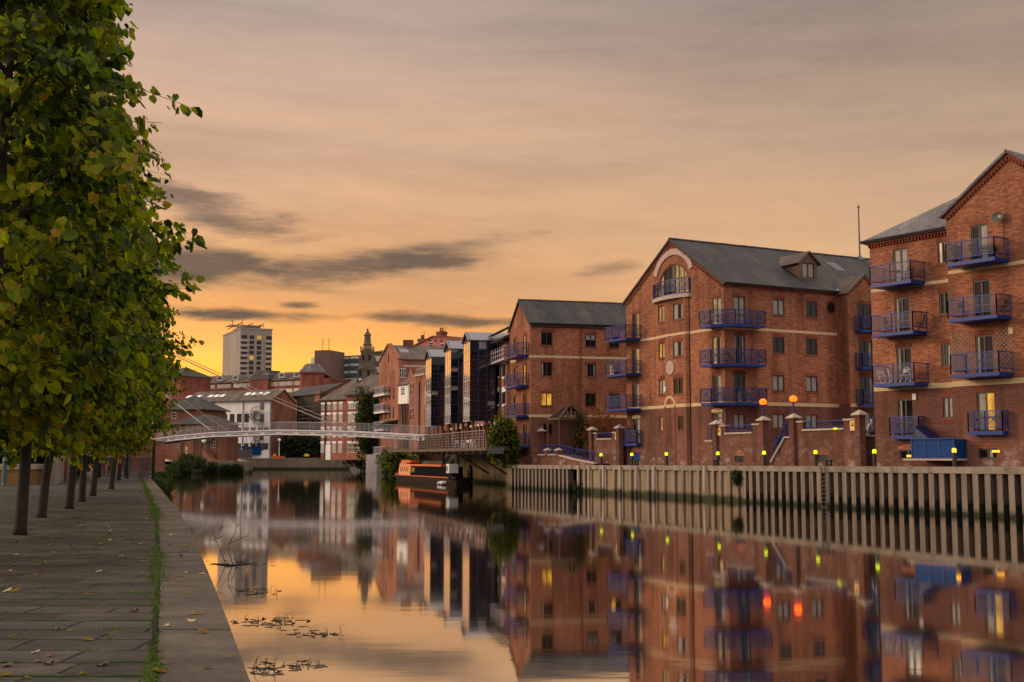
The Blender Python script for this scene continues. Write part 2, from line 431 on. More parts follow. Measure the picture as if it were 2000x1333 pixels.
# ---------------------------------------------------------------- sky
SUN_AZ, SUN_EL = math.radians(-84), math.radians(15)
def make_world():
    w = bpy.data.worlds.new('World'); SC.world = w; w.use_nodes = True
    nt = w.node_tree; bg = nt.nodes['Background']
    tc = _n(nt, 'ShaderNodeTexCoord')
    sep = _n(nt, 'ShaderNodeSeparateXYZ'); nt.links.new(tc.outputs['Generated'], sep.inputs[0])
    X, Y, Zc = sep.outputs
    az = _math(nt, 'MULTIPLY', _math(nt, 'ARCTAN2', X, Y), 57.2958)
    el = _math(nt, 'MULTIPLY', _math(nt, 'ARCSINE', Zc), 57.2958)
    comb = _n(nt, 'ShaderNodeCombineXYZ'); nt.links.new(_math(nt, 'MULTIPLY', az, .11), comb.inputs[0]); nt.links.new(_math(nt, 'MULTIPLY', el, .55), comb.inputs[1])
    nz = _noise(nt, comb.outputs[0], 1.3, 10, .64)
    comb2 = _n(nt, 'ShaderNodeCombineXYZ'); nt.links.new(_math(nt, 'MULTIPLY', az, .03), comb2.inputs[0]); nt.links.new(_math(nt, 'MULTIPLY', el, .22), comb2.inputs[1]); comb2.inputs[2].default_value = 3.3
    nz2 = _noise(nt, comb2.outputs[0], 1.0, 5, .55)
    e2 = _math(nt, 'ADD', el, _math(nt, 'MULTIPLY', _math(nt, 'SUBTRACT', nz2, .5), 6.0))
    f = _math(nt, 'DIVIDE', e2, 90.0, clamp=True)
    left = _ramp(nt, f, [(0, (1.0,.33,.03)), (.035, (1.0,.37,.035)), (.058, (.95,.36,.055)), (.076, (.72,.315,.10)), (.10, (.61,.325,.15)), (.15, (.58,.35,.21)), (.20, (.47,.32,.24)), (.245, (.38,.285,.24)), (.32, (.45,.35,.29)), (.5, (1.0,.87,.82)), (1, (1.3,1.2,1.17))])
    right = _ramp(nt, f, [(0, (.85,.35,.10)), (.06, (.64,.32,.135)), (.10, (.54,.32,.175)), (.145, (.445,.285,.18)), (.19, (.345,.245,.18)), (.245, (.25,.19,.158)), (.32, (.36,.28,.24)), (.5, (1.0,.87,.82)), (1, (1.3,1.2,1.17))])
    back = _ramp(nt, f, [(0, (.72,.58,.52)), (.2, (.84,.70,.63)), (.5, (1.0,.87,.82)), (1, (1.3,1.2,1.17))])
    k = _math(nt, 'DIVIDE', _math(nt, 'ADD', az, 8.0), 26.0, clamp=True)
    col = _mix(nt, k, left, right)
    ga = _math(nt, 'DIVIDE', _math(nt, 'ADD', az, 14.5), 15.0); ge = _math(nt, 'DIVIDE', _math(nt, 'SUBTRACT', el, 4.2), 4.2)
    gg = _math(nt, 'SUBTRACT', 1.0, _math(nt, 'SQRT', _math(nt, 'ADD', _math(nt, 'MULTIPLY', ga, ga), _math(nt, 'MULTIPLY', ge, ge))), clamp=True)
    col = _mix(nt, 1.0, col, _mix(nt, gg, (0,0,0), (.50,.20,.01)), 'ADD')
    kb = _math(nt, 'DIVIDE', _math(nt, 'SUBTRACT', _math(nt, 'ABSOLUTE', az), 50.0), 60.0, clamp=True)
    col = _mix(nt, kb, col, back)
    comb3 = _n(nt, 'ShaderNodeCombineXYZ'); nt.links.new(_math(nt, 'ADD', _math(nt, 'MULTIPLY', az, .045), _math(nt, 'MULTIPLY', el, .03)), comb3.inputs[0]); nt.links.new(_math(nt, 'MULTIPLY', el, .30), comb3.inputs[1]); comb3.inputs[2].default_value = 7.7
    nz3 = _noise(nt, comb3.outputs[0], 1.0, 9, .68)
    col = _mix(nt, 1.0, col, _ramp(nt, nz3, [(.30, (.80,.79,.82)), (.5, (1,1,1)), (.70, (1.17,1.13,1.06))]), 'MULTIPLY')
    # cloud banks: (azimuth, elevation, half width, half height, tilt)
    clouds = [(-8.6, 9.1, 9.5, 1.15, .11, .9), (-15.6, 9.0, 7.0, 1.5, .02, .9), (-15.0, 11.6, 5.5, 1.3, -.22, .8), (-4.6, 9.9, 5.5, .6, .13, .6), (-12.8, 6.7, 7.2, .5, -.02, 1.0), (-4.0, 6.6, 6.0, .5, -.03, .9), (-10.5, 7.25, 1.4, .3, 0, .9), (4.8, 9.1, 2.2, .5, .16, .5), (-24, 9.5, 6, 1.2, 0, .6), (-10.5, 10.3, 3.0, .5, .1, .35)]
    cs = None
    for a0, e0, wa, we, tl, dn in clouds:
        du = _math(nt, 'DIVIDE', _math(nt, 'SUBTRACT', az, a0), wa)
        dv = _math(nt, 'DIVIDE', _math(nt, 'SUBTRACT', _math(nt, 'SUBTRACT', el, e0), _math(nt, 'MULTIPLY', _math(nt, 'SUBTRACT', az, a0), tl)), we)
        r = _math(nt, 'SQRT', _math(nt, 'ADD', _math(nt, 'MULTIPLY', du, du), _math(nt, 'MULTIPLY', dv, dv)))
        d = _math(nt, 'ADD', _math(nt, 'SUBTRACT', 1.0, r), _math(nt, 'MULTIPLY', _math(nt, 'SUBTRACT', nz, .5), 2.6))
        d = _math(nt, 'MULTIPLY', _ramp(nt, d, [(.0, 0.0), (.85, 1.0)], 'EASE'), dn)
        cs = d if cs is None else _math(nt, 'MAXIMUM', cs, d)
    cc = _ramp(nt, f, [(.06, (.15,.085,.05)), (.085, (.095,.064,.05)), (.13, (.12,.082,.066))])
    cc = _mix(nt, 1.0, cc, _ramp(nt, nz, [(.3, (1.5,1.4,1.3)), (.6, (.85,.85,.88))]), 'MULTIPLY')
    col = _mix(nt, cs, col, cc)
    sky = _n(nt, 'ShaderNodeTexSky'); sky.sky_type = 'NISHITA'; sky.sun_disc = False
    sky.sun_elevation = math.radians(3); sky.sun_rotation = SUN_AZ
    add = _mix(nt, 1.0, col, _mix(nt, 1.0, sky.outputs[0], (.012,.012,.012), 'MULTIPLY'), 'ADD')
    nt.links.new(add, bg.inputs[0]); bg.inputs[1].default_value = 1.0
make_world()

sun = bpy.data.lights.new('sun', 'SUN'); sun.energy = 1.7; sun.angle = math.radians(18); sun.color = (1.0, .72, .48)
so = bpy.data.objects.new('sun', sun); COL.objects.link(so)
sd = V((math.sin(SUN_AZ)*math.cos(SUN_EL), math.cos(SUN_AZ)*math.cos(SUN_EL), math.sin(SUN_EL)))
so.rotation_euler = sd.to_track_quat('Z', 'Y').to_euler(); so.location = sd*200+V((0, 0, 50))

cam = bpy.data.cameras.new('camera'); cam.sensor_width = 36; cam.lens = 36*F/2000; cam.clip_end = 6000; cam.clip_start = .05
co = bpy.data.objects.new('camera', cam); COL.objects.link(co); co.location = EYE; co.rotation_euler = (math.pi/2+TH, 0, 0)
SC.camera = co
SC.view_settings.view_transform = 'Standard'; SC.view_settings.look = 'None'; SC.view_settings.exposure = .3; SC.view_settings.gamma = 1
SC.cycles.max_bounces = 6; SC.cycles.transparent_max_bounces = 12; SC.cycles.use_denoising = True
SC.cycles.caustics_reflective = False; SC.cycles.caustics_refractive = False
# ---------------------------------------------------------------- ground, water, banks
g = MB(); g.face([(-4000,-500,-1.5),(4000,-500,-1.5),(4000,5000,-1.5),(-4000,5000,-1.5)])
tag(g.build('ground', M_GROUND), kind='structure')
g = MB(); g.face([(-90,-60,0),(140,-60,0),(140,300,0),(-90,300,0)])
tag(g.build('water', M_WATER), kind='structure')

ZL = 1.6
LE = [V((7.5,-25)), V((3.4,-9.5)), V((.55,0))]+[atZ(x, y, ZL).to_2d() for x, y in ((490,1333),(457.6,1247),(418.6,1146),(385,1065),(351,1000),(319,961.6),(297.6,937))]
LE += [V((-42.6,140)), V((-57.5,200)), V((-62,217))]
def edgeX(Y):
    for a, b in zip(LE, LE[1:]):
        if a.y <= Y <= b.y: return a.x+(b.x-a.x)*(Y-a.y)/(b.y-a.y)
    return LE[-1].x
# subdivided edge for smooth curve
LS = []
Y = -25.0
while Y < 217: LS.append((edgeX(Y), Y)); Y += 1.0 if Y < 80 else 6
LS.append((-62, 217))
cw = .6
g = MB()
for (xa, ya), (xb, yb) in zip(LS, LS[1:]):
    g.face([(xb-cw, yb, ZL-.012), (xa-cw, ya, ZL-.012), (xa-140, ya, ZL-.012), (xb-140, yb, ZL-.012)])
tag(g.build('pavement', M_PAVE), kind='structure')
w = MB()
for (xa, ya), (xb, yb) in zip(LS, LS[1:]):
    w.face([(xa-.05, ya, ZL-.34), (xb-.05, yb, ZL-.34), (xb-.05, yb, -1.5), (xa-.05, ya, -1.5)])
lw = w.build('quay_wall', M_BANK)
tag(lw, 'curving quay wall below the tree-lined stone path on the near bank', 'quay wall')
c = MB()
Ys = [-24+i*2.6 for i in range(0, 64)]
for ya, yb in zip(Ys, Ys[1:]):
    if ya > 138: break
    j = .004; h = random.uniform(-.004, .004)
    xa, xb = edgeX(ya+j), edgeX(yb-j)
    c.hexa([(xa-cw+.01,ya+j,ZL-.34),(xa,ya+j,ZL-.34),(xb,yb-j,ZL-.34),(xb-cw+.01,yb-j,ZL-.34),(xa-cw+.01,ya+j,ZL+h),(xa,ya+j,ZL+h),(xb,yb-j,ZL+h),(xb-cw+.01,yb-j,ZL+h)])
c.build('coping', M_COPE_L, lw)

# left bank beyond the gate and the far bank
g = MB()
fb = [(-62,217),(-49.3,217),(-49.8,224),(-66,287),(-38,287)]
g.face([(-200,217,2.2),(-62,217,2.2),(-49.3,217,2.2),(-49.8,224,2.2),(-66,287,2.4),(-66,330,2.6),(-200,330,2.6)])
g.face([(-2500,4500,2.6),(-2500,330,2.6),(-66,330,2.6),(-66,287,2.6),(-38,287,2.6),(200,287,2.6),(2500,287,2.6),(2500,4500,2.6)])
g.face([(-2500,330,2.55),(-2500,217,2.55),(-120,217,2.55),(-120,330,2.55)])
tag(g.build('terrain', M_PAVE_R), kind='structure')
def wallstrip(name, pts, z0, zt, mat, label, cat, cope=None, cm=None, th=.6, cmh=.25):
    m = MB(); cc = MB()
    for i, ((xa, ya), (xb, yb)) in enumerate(zip(pts, pts[1:])):
        za = zt[i] if hasattr(zt, '__len__') else zt; zb = zt[i+1] if hasattr(zt, '__len__') else zt
        d = V((xb-xa, yb-ya)).normalized(); n = V((d.y, -d.x))
        if n.dot(V((-xa, -ya))) > 0: n = -n
        m.hexa([(xa,ya,z0),(xb,yb,z0),(xb+n.x*th,yb+n.y*th,z0),(xa+n.x*th,ya+n.y*th,z0),(xa,ya,za),(xb,yb,zb),(xb+n.x*th,yb+n.y*th,zb),(xa+n.x*th,ya+n.y*th,za)])
        if cope:
            e = -.06
            cc.hexa([(xa+n.x*e,ya+n.y*e,za),(xb+n.x*e,yb+n.y*e,zb),(xb+n.x*(th+.05),yb+n.y*(th+.05),zb),(xa+n.x*(th+.05),ya+n.y*(th+.05),za),(xa+n.x*e,ya+n.y*e,za+cmh),(xb+n.x*e,yb+n.y*e,zb+cmh),(xb+n.x*(th+.05),yb+n.y*(th+.05),zb+cmh),(xa+n.x*(th+.05),ya+n.y*(th+.05),za+cmh)])
    o = m.build(name, mat); tag(o, label, cat)
    if cope: cc.build('coping', cm, o)
    return o
wallstrip('bank_wall', [(-62.2,216.8),(-49.2,216.8)], -1.5, 2.1, M_BANK, 'dark overgrown river wall below the hipped brick toll house', 'river wall', True, M_COPE)
wallstrip('bank_wall', [(-49.2,217),(-49.7,224),(-66,286.8)], -1.5, 2.15, M_BANK, 'side wall of the inlet left of the pale far quay', 'river wall')
wallstrip('quay_wall', [(-66,286.8),(-37,286.8)], -1.5, 2.45, M_BANK, 'pale stone quay wall at the far end of the river', 'quay wall', True, M_COPE, cmh=.3)

# ---------------------------------------------------------------- right quay
Q0 = atZ(997, 954, 0).to_2d(); Q1 = atZ(2000, 1014, 0).to_2d()
QD = (Q1-Q0); QL = QD.length; QD = QD/QL
QF = Fac(Q0, Q1)                      # outward normal faces the river
QN = QF.n
def tQ(x, off=0.0):                   # distance along the quay line seen at pixel column x; off = metres behind the edge
    k = CT*(x-1000)/F; a = Q0-QN*off
    return (k*a.y-a.x)/(QD.x-k*QD.y)
def zQ(t): return 2.24+(2.50-2.24)*t/QL
def onQ(x, off, dz=0):
    t = tQ(x, off); p = Q0+QD*t-QN*off
    return V((p.x, p.y, zQ(t)+dz))
TE = QL+75
def qpt(t, o, z): 
    p = Q0+QD*t+QN*o; return V((p.x, p.y, z))
rw = thing('quay_wall', 'ribbed concrete quay wall in front of the brick apartment blocks', 'quay wall', (Q0.x, Q0.y, 0))
pil = MB()
def corrug(t0, t1, pitch, depth=.42, fl=.38, web=.07):
    t = t0
    while t < t1-pitch*.5:
        zt = zQ(t)-.33
        a, b, c_, d, e = t, t+fl, t+fl+web, t+pitch-web, t+pitch
        j = random.uniform(-.02, .02)
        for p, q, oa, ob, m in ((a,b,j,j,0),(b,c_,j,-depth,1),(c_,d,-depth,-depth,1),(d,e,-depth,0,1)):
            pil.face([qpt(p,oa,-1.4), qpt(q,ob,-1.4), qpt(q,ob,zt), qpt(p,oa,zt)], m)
        pil.face([qpt(a,j,zt), qpt(b,j,zt), qpt(b,-.5,zt), qpt(a,-.5,zt)], 0)
        t += pitch
tA, tB, tC = tQ(1117), tQ(1134), tQ(1449)
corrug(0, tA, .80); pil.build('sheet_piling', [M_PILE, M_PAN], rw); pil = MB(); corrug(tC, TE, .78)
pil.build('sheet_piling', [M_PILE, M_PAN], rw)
pan = MB()
pan.hexa([qpt(tA,-.9,-1.4), qpt(tB,-.05,-1.4), qpt(tB,-1,-1.4), qpt(tA,-1.2,-1.4), qpt(tA,-.9,zQ(tA)), qpt(tB,-.05,zQ(tB)), qpt(tB,-1,zQ(tB)), qpt(tA,-1.2,zQ(tA))], 0)
pan.build('corner_block', M_PANEL, rw); pan = MB()
pan.hexa([qpt(tB,-.12,-1.4), qpt(tC,-.12,-1.4), qpt(tC,-.6,-1.4), qpt(tB,-.6,-1.4), qpt(tB,-.12,zQ(tB)-.33), qpt(tC,-.12,zQ(tC)-.33), qpt(tC,-.6,zQ(tC)-.33), qpt(tB,-.6,zQ(tB)-.33)], 0)
for x in (1142,1172,1200,1232,1266,1297,1317,1333,1348,1364,1393,1407,1424,1440):
    t = tQ(x); w_ = .11
    pan.hexa([qpt(t-w_,-.1,-1.4), qpt(t+w_,-.1,-1.4), qpt(t+w_,.06,-1.4), qpt(t-w_,.06,-1.4), qpt(t-w_,-.1,zQ(t)-.33), qpt(t+w_,-.1,zQ(t)-.33), qpt(t+w_,.06,zQ(t)-.33), qpt(t-w_,.06,zQ(t)-.33)], 0)
pan.build('concrete_panels', M_PANEL, rw)
for x in (1132.5,1153,1181,1214,1245.5,1280,1379):
    t = tQ(x); f = MB(); w_ = .11
    z0 = -.8 if x != 1379 else .55
    f.hexa([qpt(t-w_,.07,z0), qpt(t+w_,.07,z0), qpt(t+w_,.22,z0), qpt(t-w_,.22,z0), qpt(t-w_,.07,zQ(t)-.04), qpt(t+w_,.07,zQ(t)-.04), qpt(t+w_,.22,zQ(t)-.04), qpt(t-w_,.22,zQ(t)-.04)])
    f.build('fender_post', concrete('fender_%d' % int(x), (.36,.30,.25), (.46,.40,.35), tide=(.35, (.03,.03,.02))) if 'M_FEND' not in globals() else M_FEND, rw)
cp = MB(); t = 0.0
while t < TE-.1:
    t2 = min(t+random.uniform(5, 7.5), TE); o_ = .05
    if t < tA < t2: t2 = tA
    if abs(t-tA) < .01: t2 = tB
    if t < tB < t2: t2 = tB
    o1 = -.02 if t >= tA-.01 and t < tB-.01 else o_
    cp.hexa([qpt(t+.01,o1,zQ(t)-.34), qpt(t2-.01,o1,zQ(t2)-.34), qpt(t2-.01,-.75,zQ(t2)-.34), qpt(t+.01,-.75,zQ(t)-.34), qpt(t+.01,o1,zQ(t)), qpt(t2-.01,o1,zQ(t2)), qpt(t2-.01,-.75,zQ(t2)), qpt(t+.01,-.75,zQ(t))])
    t = t2
cp.build('coping', M_COPE, rw)
ld = MB(); t = tQ(1610.5)
for s_ in (-.2, .2): ld.bar(qpt(t+s_, .14, -.3), qpt(t+s_, .14, zQ(t)-.02), .06, .06)
for k in range(10): ld.bar(qpt(t-.2, .14, .05+k*.25), qpt(t+.2, .14, .05+k*.25), .03, .03)
tag(ld.build('ladder', M_STEEL_D), 'dark steel ladder down the ribbed concrete quay wall', 'ladder')

# right bank top surface
RE = [(-38,287,2.6),(-31,262,2.5),(-25.5,241,2.6),(-20.5,215,2.8),(-16,190,3.0),(-12.2,170,3.1)]
D0 = atZ(886, 938.5, 0).to_2d(); D1 = atZ(987, 947.5, 0).to_2d()
RE += [(D0.x,D0.y,3.3),(D1.x,D1.y,3.2)]
g = MB()
pts = [V(p) for p in RE]
for a, b in zip(pts[:-1], pts[1:]):
    g.face([(a.x+.3,a.y,a.z), (b.x+.3,b.y,b.z), (b.x+600,b.y,b.z), (a.x+600,a.y,a.z)])
q0 = qpt(0,-.74,zQ(0)-.004); q1 = qpt(QL,-.74,zQ(QL)-.004); q2 = qpt(TE,-.74,zQ(TE)-.004)
g.face([(D1.x+.3,D1.y,2.2), q0, (q0.x+600,q0.y,q0.z), (D1.x+600,D1.y,2.2)])
g.face([q0,q1,(q1.x+600,q1.y,q1.z),(q0.x+600,q0.y,q0.z)]); g.face([q1,q2,(q2.x+600,q2.y,q2.z),(q1.x+600,q1.y,q1.z)])
tag(g.build('quayside', M_PAVE_R), kind='structure')
# natural slope of the right bank
g = MB()
for a, b in zip(pts[:6], pts[1:7]):
    g.face([(a.x-2.2,a.y,-.9),(b.x-2.2,b.y,-.9),(b.x+.3,b.y,b.z),(a.x+.3,a.y,a.z)])
tag(g.build('riverbank', M_GROUND), kind='structure')
dw = MB()
DF = Fac(D0, D1)
DF.box(dw, 0, DF.L, -1.4, 3.25, -.6, 0)
DF.box(dw, .02, DF.L-.02, -.4, .12, 0, .25)
for k in range(9): DF.box(dw, k*DF.L/8.5-.05+.3, k*DF.L/8.5+.05+.3, .13, 3.2, 0, .035)
dwo = tag(dw.build('dock_wall', M_WALLD), 'stained dark concrete river wall under the railed terrace', 'river wall')
DE = Fac(D1, qpt(0,0,0).to_2d()+V((-.02,.02)))
e = MB(); DE.box(e, 0, DE.L, -1.4, 2.2, -.5, 0); e.build('return_wall', M_WALLD, dwo)
# tyre fender
ty = MB()
p = DF.P(DF.hit(921, 920)[0], .95, .22)
n3 = V((DF.n.x, DF.n.y, 0)); u3 = V((DF.u.x, DF.u.y, 0))
R_, r_ = .55, .2
N1, N2 = 20, 8
vs = [p+(u3*math.cos(t)*.55+V((0,0,1.5))*math.sin(t)*.62)*(R_+r_*math.cos(s))/.62+n3*r_*math.sin(s) for t in [2*math.pi*i/N1 for i in range(N1)] for s in [2*math.pi*j/N2 for j in range(N2)]]
ty.mesh(vs, [(i*N2+j, i*N2+(j+1) % N2, ((i+1) % N1)*N2+(j+1) % N2, ((i+1) % N1)*N2+j) for i in range(N1) for j in range(N2)])
tag(ty.build('tyre', M_BLACK, smooth=True), 'black tyre hung as a fender on the dark concrete wall', 'tyre')

# bollards with lamps
def lampmat(n, c, s): return plain(n, (.03,.02,.005), .4, emit=c, es=s)
M_LAMP_Y = lampmat('lamp_lime', (.62,.72,.0), 1.6); M_LAMP_O = lampmat('lamp_amber', (1.0,.42,.02), 1.8); M_GLOBE = lampmat('lamp_globe', (1.0,.07,.0), 4.0)
def bollard(x, mat, label, group=None):
    p = onQ(x, .95); b = thing('lit_bollard', label, 'bollard', p, group)
    m = MB(); m.lathe(p, [(.14,0),(.115,.04),(.115,.74),(.10,.76)], 14); m.build('post', M_BLACK, b, smooth=False)
    m = MB(); m.lathe(p, [(.095,.75),(.12,.78),(.12,.93),(.07,1.0)], 14); m.build('lamp', mat, b)
    m = MB(); m.lathe(p, [(.06,1.0),(.075,1.005),(.02,1.02)], 10); m.build('cap', M_BLACK, b)
    return b
names = ['beside the lower end of the blue ramp rail', 'in front of the ground floor vent below the leftmost balcony', 'in front of the tall blind brick arch', 'in front of the garden wall pillar with a yellow sign', 'at the foot of the blue railed steps', 'next to the pair of black mooring posts', 'between the garden wall and the blue bin store']
for x, nm in zip((1173.8,1234,1301.5,1402,1492.5,1593,1708), names):
    bollard(x, M_LAMP_Y, 'black bollard with lime lamp '+nm, 'lime lamp bollards along the quay')
bollard(1864, M_LAMP_O, 'black bollard with glowing amber lamp at the corner of the blue bin store', 'amber lamp bollard')
for x, lb in ((1240,'short black mooring post right of the second lime bollard, left of its pair'),(1245,'short black mooring post right of the second lime bollard, right of its pair'),(1394.6,'short lone black mooring post left of the yellow-sign pillar'),(1614,'short black mooring post beside the fan vent window, left of its pair'),(1622,'short black mooring post beside the fan vent window, right of its pair')):
    p = onQ(x, .7); m = MB(); m.lathe(p, [(.16,0),(.16,.03),(.1,.05),(.09,.28),(.14,.32),(.13,.4),(.05,.43)], 12)
    tag(m.build('mooring_post', M_BLACK, loc=p), lb, 'mooring post', 'mooring posts on the right quay')
# ---------------------------------------------------------------- flats: shared window, door and balcony builders
GL = [M_GLASS, M_CURT, M_LIT, M_LIT_REFL]
def pane_cells(mb, fac, a0, a1, z0, z1, o, code):
    """one sash: d dark, c curtain, l lit, p pale glow, h outer-half curtain, r other half, b low blind"""
    if code == 'h':
        k = a0+(a1-a0)*.42
        mb.face([fac.P(a0,z0,o),fac.P(k,z0,o),fac.P(k,z1,o),fac.P(a0,z1,o)],1); mb.face([fac.P(k,z0,o),fac.P(a1,z0,o),fac.P(a1,z1,o),fac.P(k,z1,o)],0)
    elif code == 'r':
        k = a0+(a1-a0)*.58
        mb.face([fac.P(a0,z0,o),fac.P(k,z0,o),fac.P(k,z1,o),fac.P(a0,z1,o)],0); mb.face([fac.P(k,z0,o),fac.P(a1,z0,o),fac.P(a1,z1,o),fac.P(k,z1,o)],1)
    elif code == 'b':
        k = z0+(z1-z0)*.55
        mb.face([fac.P(a0,z0,o),fac.P(a1,z0,o),fac.P(a1,k,o),fac.P(a0,k,o)],0); mb.face([fac.P(a0,k,o),fac.P(a1,k,o),fac.P(a1,z1,o),fac.P(a0,z1,o)],1)
    else:
        m = {'d':0,'c':1,'l':2,'p':3}[code]
        mb.face([fac.P(a0,z0,o),fac.P(a1,z0,o),fac.P(a1,z1,o),fac.P(a0,z1,o)],m)
def window(fac, w, code='dd', parent=None, name='window', door=False, o=0.0, fm=None, fw=.085):
    a0, a1, z0, z1 = w
    fm = fm or M_FRAME; d0, d1 = o-.12, o-.045
    f = MB()
    fac.box(f, a0, a0+fw, z0, z1, d0, d1); fac.box(f, a1-fw, a1, z0, z1, d0, d1)
    fac.box(f, a0+fw, a1-fw, z0, z0+fw, d0, d1); fac.box(f, a0+fw, a1-fw, z1-fw, z1, d0, d1)
    n = len(code)
    for k in range(1, n):
        c = a0+(a1-a0)*k/n; fac.box(f, c-fw*.55, c+fw*.55, z0+fw, z1-fw, d0, d1+.012)
    if door:
        zz = z0+.75
        for k in range(n):
            fac.box(f, a0+(a1-a0)*k/n+fw*.9, a0+(a1-a0)*(k+1)/n-fw*.9, zz-.04, zz+.04, d0, d1-.01)
    wo = f.build(name, fm, parent)
    p = MB()
    for k in range(n):
        pane_cells(p, fac, a0+(a1-a0)*k/n+.01, a0+(a1-a0)*(k+1)/n-.01, z0+.01, z1-.01, d0+.035, code[k])
    p.build('pane', GL, wo)
    return wo
def lintel(par, fac, w, o=0.0, rise=.10, h=.3, sill=True, ext=.08, m=0, mat=None):
    a0, a1, z0, z1 = w; mb = MB(); mat = mat or M_BRICK_TRIM
    n = 6; pts = []
    for k in range(n+1):
        t = k/n; a = a0-ext+(a1-a0+2*ext)*t; pts.append((a, z1+h-rise+rise*4*t*(1-t)))
    poly = [(a0-ext, z1), *pts, (a1+ext, z1)]
    mb.mesh([fac.P(a, z, o-.02) for a, z in poly]+[fac.P(a, z, o+.006) for a, z in poly],
            [tuple(range(len(poly), 2*len(poly)))]+[(i, (i+1) % len(poly), len(poly)+(i+1) % len(poly), len(poly)+i) for i in range(len(poly))], m)
    mb.build('lintel', mat, par)
    if sill:
        mb = MB(); fac.box(mb, a0-.06, a1+.06, z0-.13, z0-.003, o-.05, o+.035, m); mb.build('sill', mat, par)

def balcony(parent, pts, z, h=1.1, deck=.20, xs=None, post=1.15, floor_poly=None, gap=.12, mat=None, label=None):
    """railed balcony along plan points (first and last touch the wall)"""
    mat = mat or M_BLUE
    pts = [V(p[:2]) for p in pts]
    poly = floor_poly or pts
    fl = MB(); fl.prism([V((p.x, p.y, z-deck)) for p in poly], (0,0,deck))
    b = fl.build('balcony', mat, parent)
    if label: b['label'] = label
    r = MB(); pan = MB()
    for p, q in zip(pts, pts[1:]):
        L = (q-p).length; n = max(1, round(L/post))
        P = lambda t, zz: V((p.x+(q.x-p.x)*t, p.y+(q.y-p.y)*t, z+zz))
        for k in range(n+1):
            r.bar(P(k/n, 0), P(k/n, h), .055, .055)
        r.bar(P(0, h), P(1, h), .07, .05); r.bar(P(0, gap+.08), P(1, gap+.08), .05, .05)
        for k in range(n):
            a, c = k/n, (k+1)/n
            pan.face([P(a, gap+.12), P(c, gap+.12), P(c, h-.04), P(a, h-.04)])
            if (xs is None and k in (0, n-1)) or xs == 'all':
                r.bar(P(a, gap+.1), P(c, h-.04), .022, .022); r.bar(P(c, gap+.1), P(a, h-.04), .022, .022)
                m_ = P((a+c)/2, (gap+h)/2+.03); r.bar(m_-V((0,0,.07)), m_+V((0,0,.07)), .12, .035)
    r.build('railing', mat, b); pan.build('mesh_panel', M_MESH, b)
    return b
def railing(parent, p0, p1, z0, z1, h=1.0, post=1.1, name='railing', mat=None, xs=False):
    mat = mat or M_BLUE
    r = MB(); a = V((p0[0], p0[1], z0)); b = V((p1[0], p1[1], z1)); L = (b-a).length; n = max(1, round(L/post))
    for k in range(n+1):
        q = a+(b-a)*(k/n); r.bar(q, q+V((0,0,h)), .05, .05)
    r.bar(a+V((0,0,h)), b+V((0,0,h)), .07, .05); r.bar(a+V((0,0,.15)), b+V((0,0,.15)), .04, .04)
    for k in range(n):
        q = a+(b-a)*(k/n); e = a+(b-a)*((k+1)/n)
        r.bar(q+V((0,0,.15)), e+V((0,0,h-.05)), .03, .03)
        if xs: r.bar(e+V((0,0,.15)), q+V((0,0,h-.05)), .03, .03)
    return r.build(name, mat, parent)
def roof_slab(mb, pts, th=.12, m=0):
    p = [V(q) for q in pts]; n = (p[1]-p[0]).cross(p[2]-p[0]).normalized()
    if n.z < 0: n = -n
    mb.prism(p, -n*th, m)

